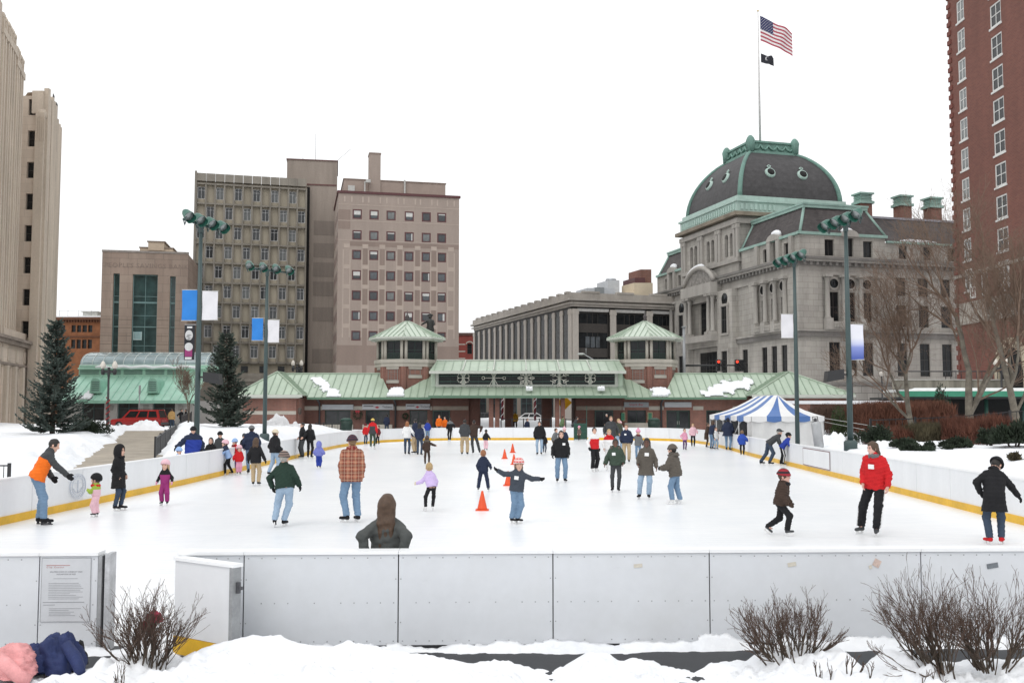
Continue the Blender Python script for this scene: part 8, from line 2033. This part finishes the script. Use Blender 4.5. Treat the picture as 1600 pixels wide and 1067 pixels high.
# outside the rink
P_('man in tan jacket walking beyond the black fence towards the station',268,672,643,170,'tan','djean',hair='br',Y=86,z0=.56,hscale=1.78,wide=1.2,bulk=.04,boots='black'); P_('person in grey coat behind the red car',255,672,645,90,'grey','black',hair='bk',Y=93,z0=.58,boots='black',hscale=1.75); P_('person in black coat by the station fence, left of two',283,668,643,60,'black','black',hair='bk',Y=90,z0=.58,boots='black',hscale=1.75,arms=((.1,.1,-.4),(.3,.1,-.3))); P_('person in black coat by the station fence, right of two',290,666,641,-60,'black','black',hair='bk',Y=92,z0=.58,boots='black',hscale=1.75)
P_('worker in golden yellow jacket seen through the pavilion opening',805,670,636,175,'gold','black',hair='bk',Y=92.5,z0=.35,boots='black',hscale=1.75,bulk=.04); P_('person in dark coat sitting behind the far boards under the hall',824,690,652,30,'navy','black',hair='bk',Y=79.5,z0=.0,boots='black',hscale=1.6); P_('grey haired man in dark coat at the doorway left of the Snack Bar',948,690,648,20,'black','black',hair='gr',Y=82,z0=.14,boots='black',hscale=1.8); P_('child in pale pink hat behind the far boards by the doors',970,690,662,0,'white','black',hat=('pom','lpink'),hair='br',Y=79,z0=.14,boots='black',hscale=1.2,child=1)
P_('man in dark blue jacket at the ticket window left of the yellow hat man',604,690,652,180,'navy','djean',hair='bk',Y=84.5,z0=.14,boots='black',hscale=1.75)
# ================================================================ car, fences, snow piles, bags
def car(label, X, Y, z, rz, col, L_=4.55, W_=1.78, H_=1.72, suv=True, group=None):
    t = thing('parked_car', label, 'car', (X,Y,z), rz, group); pm_ = mat('car_paint_%d%d%d' % tuple(int(c*99) for c in col), col, .25, .05, 2, spec=.6); hw = W_/2; l = L_/2
    def loft(secs, mi, m):
        n = len(secs[0]); b = [p for s in secs for p in s]; fs = [(i*n+k,i*n+(k+1)%n,(i+1)*n+(k+1)%n,(i+1)*n+k) for i in range(len(secs)-1) for k in range(n)]+[tuple(range(n)),tuple(range((len(secs)-1)*n,len(secs)*n))]; m.add(b,fs,mi,False)
    m = MB(); bt = .36; bz = .98
    def sec(x, w_, zt): return [(x,-w_,bt),(x,-w_*1.02,bt+.3),(x,-w_,zt-.06),(x,-w_*.93,zt),(x,w_*.93,zt),(x,w_,zt-.06),(x,w_*1.02,bt+.3),(x,w_,bt)]
    loft([sec(-l,hw*.88,.82),sec(-l+.12,hw*.95,.9),sec(-l+1.0,hw,bz),sec(l-.2,hw,bz),sec(l,hw*.93,bz-.06)],0,m)
    def cab(x, w_, zt): return [(x,-w_,bz-.02),(x,w_,bz-.02)]
    xa, xb, xc, xd = -l+1.05, -l+1.75, l-.35 if suv else l-1.2, l-.1 if suv else l-.5
    q = [(xa,-hw*.95,bz),(xa,hw*.95,bz),(xd,hw*.95,bz),(xd,-hw*.95,bz),(xb,-hw*.80,H_),(xb,hw*.80,H_),(xc,hw*.80,H_),(xc,-hw*.80,H_)]
    m.add(q,[(0,1,5,4),(1,2,6,5),(2,3,7,6),(3,0,4,7),(4,5,6,7)]); m.build('body', pm_, t)
    m = MB()
    for s in (-1,1):
        for u0,u1 in ((.06,.36),(.40,.66),(.70,.94)):
            def pt(u,v): a = Vector(q[0 if s < 0 else 1]).lerp(Vector(q[3 if s < 0 else 2]),u); b = Vector(q[4 if s < 0 else 5]).lerp(Vector(q[7 if s < 0 else 6]),u); return a.lerp(b,v)+Vector((0,s*.012,0))
            m.add([pt(u0,.12),pt(u1,.12),pt(u1,.85),pt(u0,.85)],[(0,1,2,3)])
    for a,b,c_,d,o in ((0,1,5,4,-.012),(2,3,7,6,.012)): P4 = [Vector(q[k]) for k in (a,b,c_,d)]; ce = sum(P4,Vector())/4; m.add([ce+(p-ce)*.84+Vector((o*1.5,0,.01)) for p in P4],[(0,1,2,3)])
    m.build('window', glass, t)
    for sx in (-l+.85,l-.85):
        for s in (-1,1):
            m = MB(); m.tube([(sx,s*(hw-.2),.36),(sx,s*(hw+.02),.36)],.36,18); wl = m.build('wheel', mat('tyre',(.02,.02,.02),.8), t); m = MB(); m.tube([(sx,s*(hw+.0),.36),(sx,s*(hw+.035),.36)],.21,14); m.build('rim', blade_m, wl)
    m = MB(); m.box(-l-.06,-l+.1,-hw*.9,hw*.9,.42,.6); m.box(l-.1,l+.06,-hw*.92,hw*.92,.42,.62); m.build('bumper', mat('bumper',(.12,.12,.12),.5), t)
    for s in (-1,1): m = MB(); m.ell((-l+.03,s*hw*.68,.74),(.05,.16,.08)); m.build('headlight', holder_w, t); m = MB(); m.box(l-.03,l+.02,s*hw*.8-.08,s*hw*.8+.08,.7,.95); m.build('taillight', sred, t)
    m = MB(); m.bar((xb+.2,-hw*.7,H_+.06),(xc-.1,-hw*.7,H_+.06),.04); m.bar((xb+.2,hw*.7,H_+.06),(xc-.1,hw*.7,H_+.06),.04); m.build('roof_rack', blackp, t)
car('red estate car parked before the mint station behind a snow bank',XA(218,91,655),91,.52,R(-4),(.42,.018,.018),4.7,1.8,1.75)
car('white car parked beyond the pavilion opening',XA(826,108,650),108,.44,0,(.7,.7,.7),4.3,1.75,1.45,False); car('black car parked beyond the pavilion opening at left',XA(757,108,650),108,.44,0,(.02,.02,.025),4.4,1.75,1.5,False)
def fence(label, pts, h_, name='fence', pick=.14, posts=None):
    t = thing(name, label, 'fence', pts[0]); o = Vector(pts[0]); m = MB(); r = MB()
    for a, b in zip(pts, pts[1:]):
        a, b = Vector(a)-o, Vector(b)-o; n_ = max(1,int((b-a).length/pick))
        for k in range(n_): p = a.lerp(b,k/n_); r.bar(p+Vector((0,0,.08)),p+Vector((0,0,h_-.04)),.02)
        r.bar(a+Vector((0,0,h_-.04)),b+Vector((0,0,h_-.04)),.045); r.bar(a+Vector((0,0,.1)),b+Vector((0,0,.1)),.035)
    for p in pts: q = Vector(p)-o; m = MB(); m.bar(q-Vector((0,0,.2)),q+Vector((0,0,h_+.04)),.085); m.build('post', blackp, t)
    r.build('rail', blackp, t)
fp = []
for px, pyt, Y in ((243,683,45.5),(251,677.5,48.5),(258.5,672.5,52),(266,668,56),(273.5,663.5,61),(280.5,659,67)): p = PX(px,pyt,Y); fp.append((p.x,Y,p.z-.98))
fence('black metal picket fence climbing along the concrete path',fp,.98)
fp = [(PX(px,py,Y).x,Y,PX(px,py,Y).z-1) for px,py,Y in ((284,649,72),(292,646,78),(299,643.5,84))]; fence('short upper run of black picket fence by the near left light pole',fp,1.0)
fence('black railing on the walkway left of the pavilion shop windows',[(PX(x,656,79).x,79,.12) for x in (494,506,519,532)],1.15,pick=.2)
fence('dark green railing under the hall behind the far boards, left part',[(PX(x,656,80).x,80,.14) for x in (783,800,818,843,860)],1.42,pick=1.3); fence('dark railing under the hall behind the far boards, right part',[(PX(x,656,80).x,80,.14) for x in (884,900,916)],1.42,pick=.8)
fp = [(PX(px,py,Y).x,Y,PX(px,py,Y).z-.75) for px,py,Y in ((1360,655,47),(1430,652.5,46),(1495,649.5,45),(1578,642,44),(1640,638,43))]; fence('dark wire mesh fence behind the olive hedge at right',fp,.75,pick=.25)
fence('bent metal crowd barrier at the far left edge behind the boards',[(XA(-20,31,745),31,.05),(XA(14,31,745),31,.05)],.62,'crowd_barrier')
def pile(name, label, X, Y, z, rx, ry, h_, seed, m_=None, rough=.5):
    m = MB(); n_ = 48; random.seed(seed)
    for j in range(n_+1):
        for i in range(n_+1):
            u, v_ = i/n_*2-1, j/n_*2-1; r = math.hypot(u,v_); e = max(0,1-r**2.2); hh = h_*(e**.8)*(.62+rough*abs(fbm(u*rx+seed,v_*ry,.75,3)))+.35*e**.5*h_*(.35*abs(fbm(u*rx*2+seed,v_*ry*2,1.6,5))*1.6) if e > 0 else -.08
            m.v.append(Vector((u*rx,v_*ry,hh-.06)))
    for j in range(n_):
        for i in range(n_): m.f.append([j*(n_+1)+i,j*(n_+1)+i+1,(j+1)*(n_+1)+i+1,(j+1)*(n_+1)+i]); m.m.append(0); m.sm.append(True)
    return tag(m.build(name, m_ or snow_m, None, (X,Y,z)), label, 'snow pile')
dsn = mat('dirty_snow',(.68,.68,.69),.85,.22,1.6,bmp=.9,bscale=7)
X = XA(434,62,670); pile('snow_pile','lumpy dirty ploughed snow pile in front of the left brick wing',X,62,.55,1.35,1.2,1.45,61,dsn,1.0); pile('snow_pile','lower dirty snow lump right of the ploughed pile',XA(452,63,680),63,.5,1.0,1.0,1.1,62,dsn,1.0)
pile('snow_pile','snow bank in front of the red car',XA(222,84,665),84,.45,3.2,1.2,.75,63,None,1.0); pile('snow_pile','rough snow bank behind the tent cylinder',XA(1305,46,690),46,.15,1.1,1.2,.9,64,None,1.0); pile('snow_pile','round snow hump topped mound beside the dark clump at right',XA(1405,41,680),41,.7,1.5,1.3,.62,65,fsnow_m,.3); pile('snow_pile','round snow hump left of the rust hedge',XA(1468,41,680),41,.7,1.5,1.2,.55,66,fsnow_m,.3)
# yellow diamond sign, wrapped posts seen through the hall
t = thing('road_sign','yellow diamond road sign beyond the right hall piers','road sign',(XA(882,95,630),95,.4)); zc_ = ZA(629,95)-.4; m = MB(); m.tube([(0,0,0),(0,0,zc_+.4)],.05,6); m.build('post', grey, t); m = MB(); m.slab([(-.72,-.06,zc_),(0,-.06,zc_-.72),(.72,-.06,zc_),(0,-.06,zc_+.72)],(0,.03,0)); m.build('plate', mat('sign_yellow',(.72,.36,.01),.5,.06), t)
for px, lab in ((785,'lamp post wrapped in red and white ribbon left of the yellow worker'),(836,'lamp post wrapped in red and white ribbon right of the yellow worker')):
    t = thing('wrapped_post', lab, 'post', (XA(px,96,640),96,.4), 0, 'ribbon wrapped posts beyond the hall'); m = MB(); m.tube([(0,0,0),(0,0,4)],.10,8); m.build('post', cloth((.14,.02,.03)), t); m = MB(); n_ = 60; m.tube([(.115*math.cos(k*.55),.115*math.sin(k*.55),.2+k*3.6/n_) for k in range(n_)],.04,5); m.build('ribbon', cloth((.7,.68,.68)), t)
for px, lab in ((541,'dark green litter bin below the red bow wreath'),(1022,'dark green litter bin right of the Snack Bar window')):
    t = thing('litter_bin', lab, 'litter bin', (XA(px,80,660),80,.14)); m = MB(); m.lathe([(.42,0),(.5,.9),(.52,1.2),(.46,1.3)],14); m.build('bin', dkgreen, t); m = MB(); m.lathe([(.5,1.3),(.42,1.42),(.2,1.5)],14); m.build('lid', mat('bin_lid',(.02,.06,.045),.5), t)
# clothing left on the snow
def heap(name, label, cat, px, py, Y, rx, ry, h_, col, seed, squash=(1,1)):
    p = PX(px,py,Y); rng = random.Random(seed); m = MB(); nu, nv = 44, 20
    for j in range(nv+1):
        t_ = PI*.56*j/nv
        for i in range(nu):
            a = 2*PI*i/nu; d = Vector((math.sin(t_)*math.cos(a),math.sin(t_)*math.sin(a),math.cos(t_))); w_ = Vector((noise.noise(d*2+Vector((seed,9,0))),noise.noise(d*2+Vector((9,seed,0))),0))*.5; f_ = .92+.38*noise.noise(d*1.4+Vector((seed,0,0)))+.30*(.5-abs(noise.noise((d+w_)*2.6+Vector((seed,3,0)))))+.14*(.5-abs(noise.noise((d+w_)*6+Vector((seed,5,0)))))
            m.v.append(Vector((d.x*rx*f_,d.y*ry*f_,d.z*h_*f_)))
    for j in range(nv):
        for i in range(nu): m.f.append([j*nu+i,(j+1)*nu+i,(j+1)*nu+(i+1)%nu,j*nu+(i+1)%nu]); m.m.append(0); m.sm.append(True)
    return tag(m.build(name, mat('fabric_'+name+str(seed), col, .75, .2, 6, bmp=.5, bscale=28), None, p), label, cat)
heap('jacket','crumpled pale pink jacket lying on snow at the bottom left corner','jacket',10,1046,8.7,.27,.2,.19,(.74,.33,.33),3)
heap('jacket','crumpled navy blue jacket heaped beside the pink one','jacket',90,1038,9.0,.19,.17,.26,(.018,.032,.115),5); o = heap('jacket_sleeve','navy','jacket',60,1038,8.95,.15,.12,.16,(.018,.032,.115),8); pj = [x for x in bpy.data.objects if x.get('label','').startswith('crumpled navy')][0]
for k_ in ('label','category'): del o[k_]
o.location = o.location-pj.location; o.name = 'sleeve'; o.parent = pj
m = MB(); m.tube([(.1,-.08,.2),(.2,-.12,.1),(.26,-.16,.02),(.3,-.22,-.03)],[.05,.058,.05,.045],10); m.build('sleeve', pj.data.materials[0], pj)
pk_ = [x for x in bpy.data.objects if x.get('label','').startswith('crumpled pale pink')][0]; m = MB(); m.tube([(-.02,-.1,.14),(.1,-.18,.08),(.2,-.2,.0),(.29,-.17,-.05)],[.05,.06,.055,.045],10); m.build('sleeve', pk_.data.materials[0], pk_)
heap('bag','small black bag with a red flap beside the navy jacket','bag',122,1034,9.15,.08,.08,.16,(.015,.015,.016),11); o = [x for x in bpy.data.objects if x.get('label','').startswith('small black bag')][0]; m = MB(); m.slab([(-.02,-.09,.10),(.05,-.1,.06),(.06,-.1,.10),(-.01,-.09,.15)],(0,.02,0)); m.build('flap', cloth((.55,.03,.06)), o)
heap('knit_cap','crimson knit cap caught in the branches of the left bare shrub','cap',241,968,9.0,.065,.06,.075,(.40,.03,.075),13); o = [x for x in bpy.data.objects if x.get('label','').startswith('crimson knit')][0]; m = MB(); m.ell((-.05,0,-.05),(.075,.05,.055)); m.build('cuff', cloth((.34,.03,.065)), o)
p = PX(332,712,35.8); m = MB(); m.slab([(-.13,0,-.15),(.17,0,-.15),(.10,.02,.16),(-.1,.02,.16)],(0,.01,0)); tag(m.build('paper_sheet', cloth((.42,.60,.72)), None, (p.x,35.8,p.z-.03)), 'pale blue sheet held up behind the left boards','paper')
# ---------------------------------------------------------------- loose pieces of a part become parts of their own
def split_loose(o):
    me = o.data; n = len(me.vertices); par = list(range(n))
    def find(a):
        while par[a] != a: par[a] = par[par[a]]; a = par[a]
        return a
    for e in me.edges:
        a, b = find(e.vertices[0]), find(e.vertices[1])
        if a != b: par[a] = b
    grp = {}
    for f in me.polygons: grp.setdefault(find(f.vertices[0]), []).append(f)
    if len(grp) < 2 or len(grp) > 100: return
    for k, fs in enumerate(grp.values()):
        vs = sorted({v for f in fs for v in f.vertices}); ix = {v: i for i, v in enumerate(vs)}
        nm = bpy.data.meshes.new(me.name); nm.from_pydata([me.vertices[v].co[:] for v in vs], [], [[ix[v] for v in f.vertices] for f in fs])
        for m in me.materials: nm.materials.append(m)
        nm.polygons.foreach_set('material_index', [f.material_index for f in fs]); nm.polygons.foreach_set('use_smooth', [f.use_smooth for f in fs]); nm.update()
        c = bpy.data.objects.new(o.name.split('.')[0], nm); C.objects.link(c); c.parent = o.parent; c.matrix_basis = o.matrix_basis
    bpy.data.objects.remove(o)
SPLIT = set('corner_pier back_wall pier quoin pilaster downpipe pedestal chimney window_surround arch_spandrel column banner_arm band copper_gutter balustrade rib dark_band light_band spandrel glove sill'.split())
for o in [x for x in bpy.data.objects if x.type == 'MESH' and x.parent and not x.children and x.name.split('.')[0] in SPLIT]: split_loose(o)
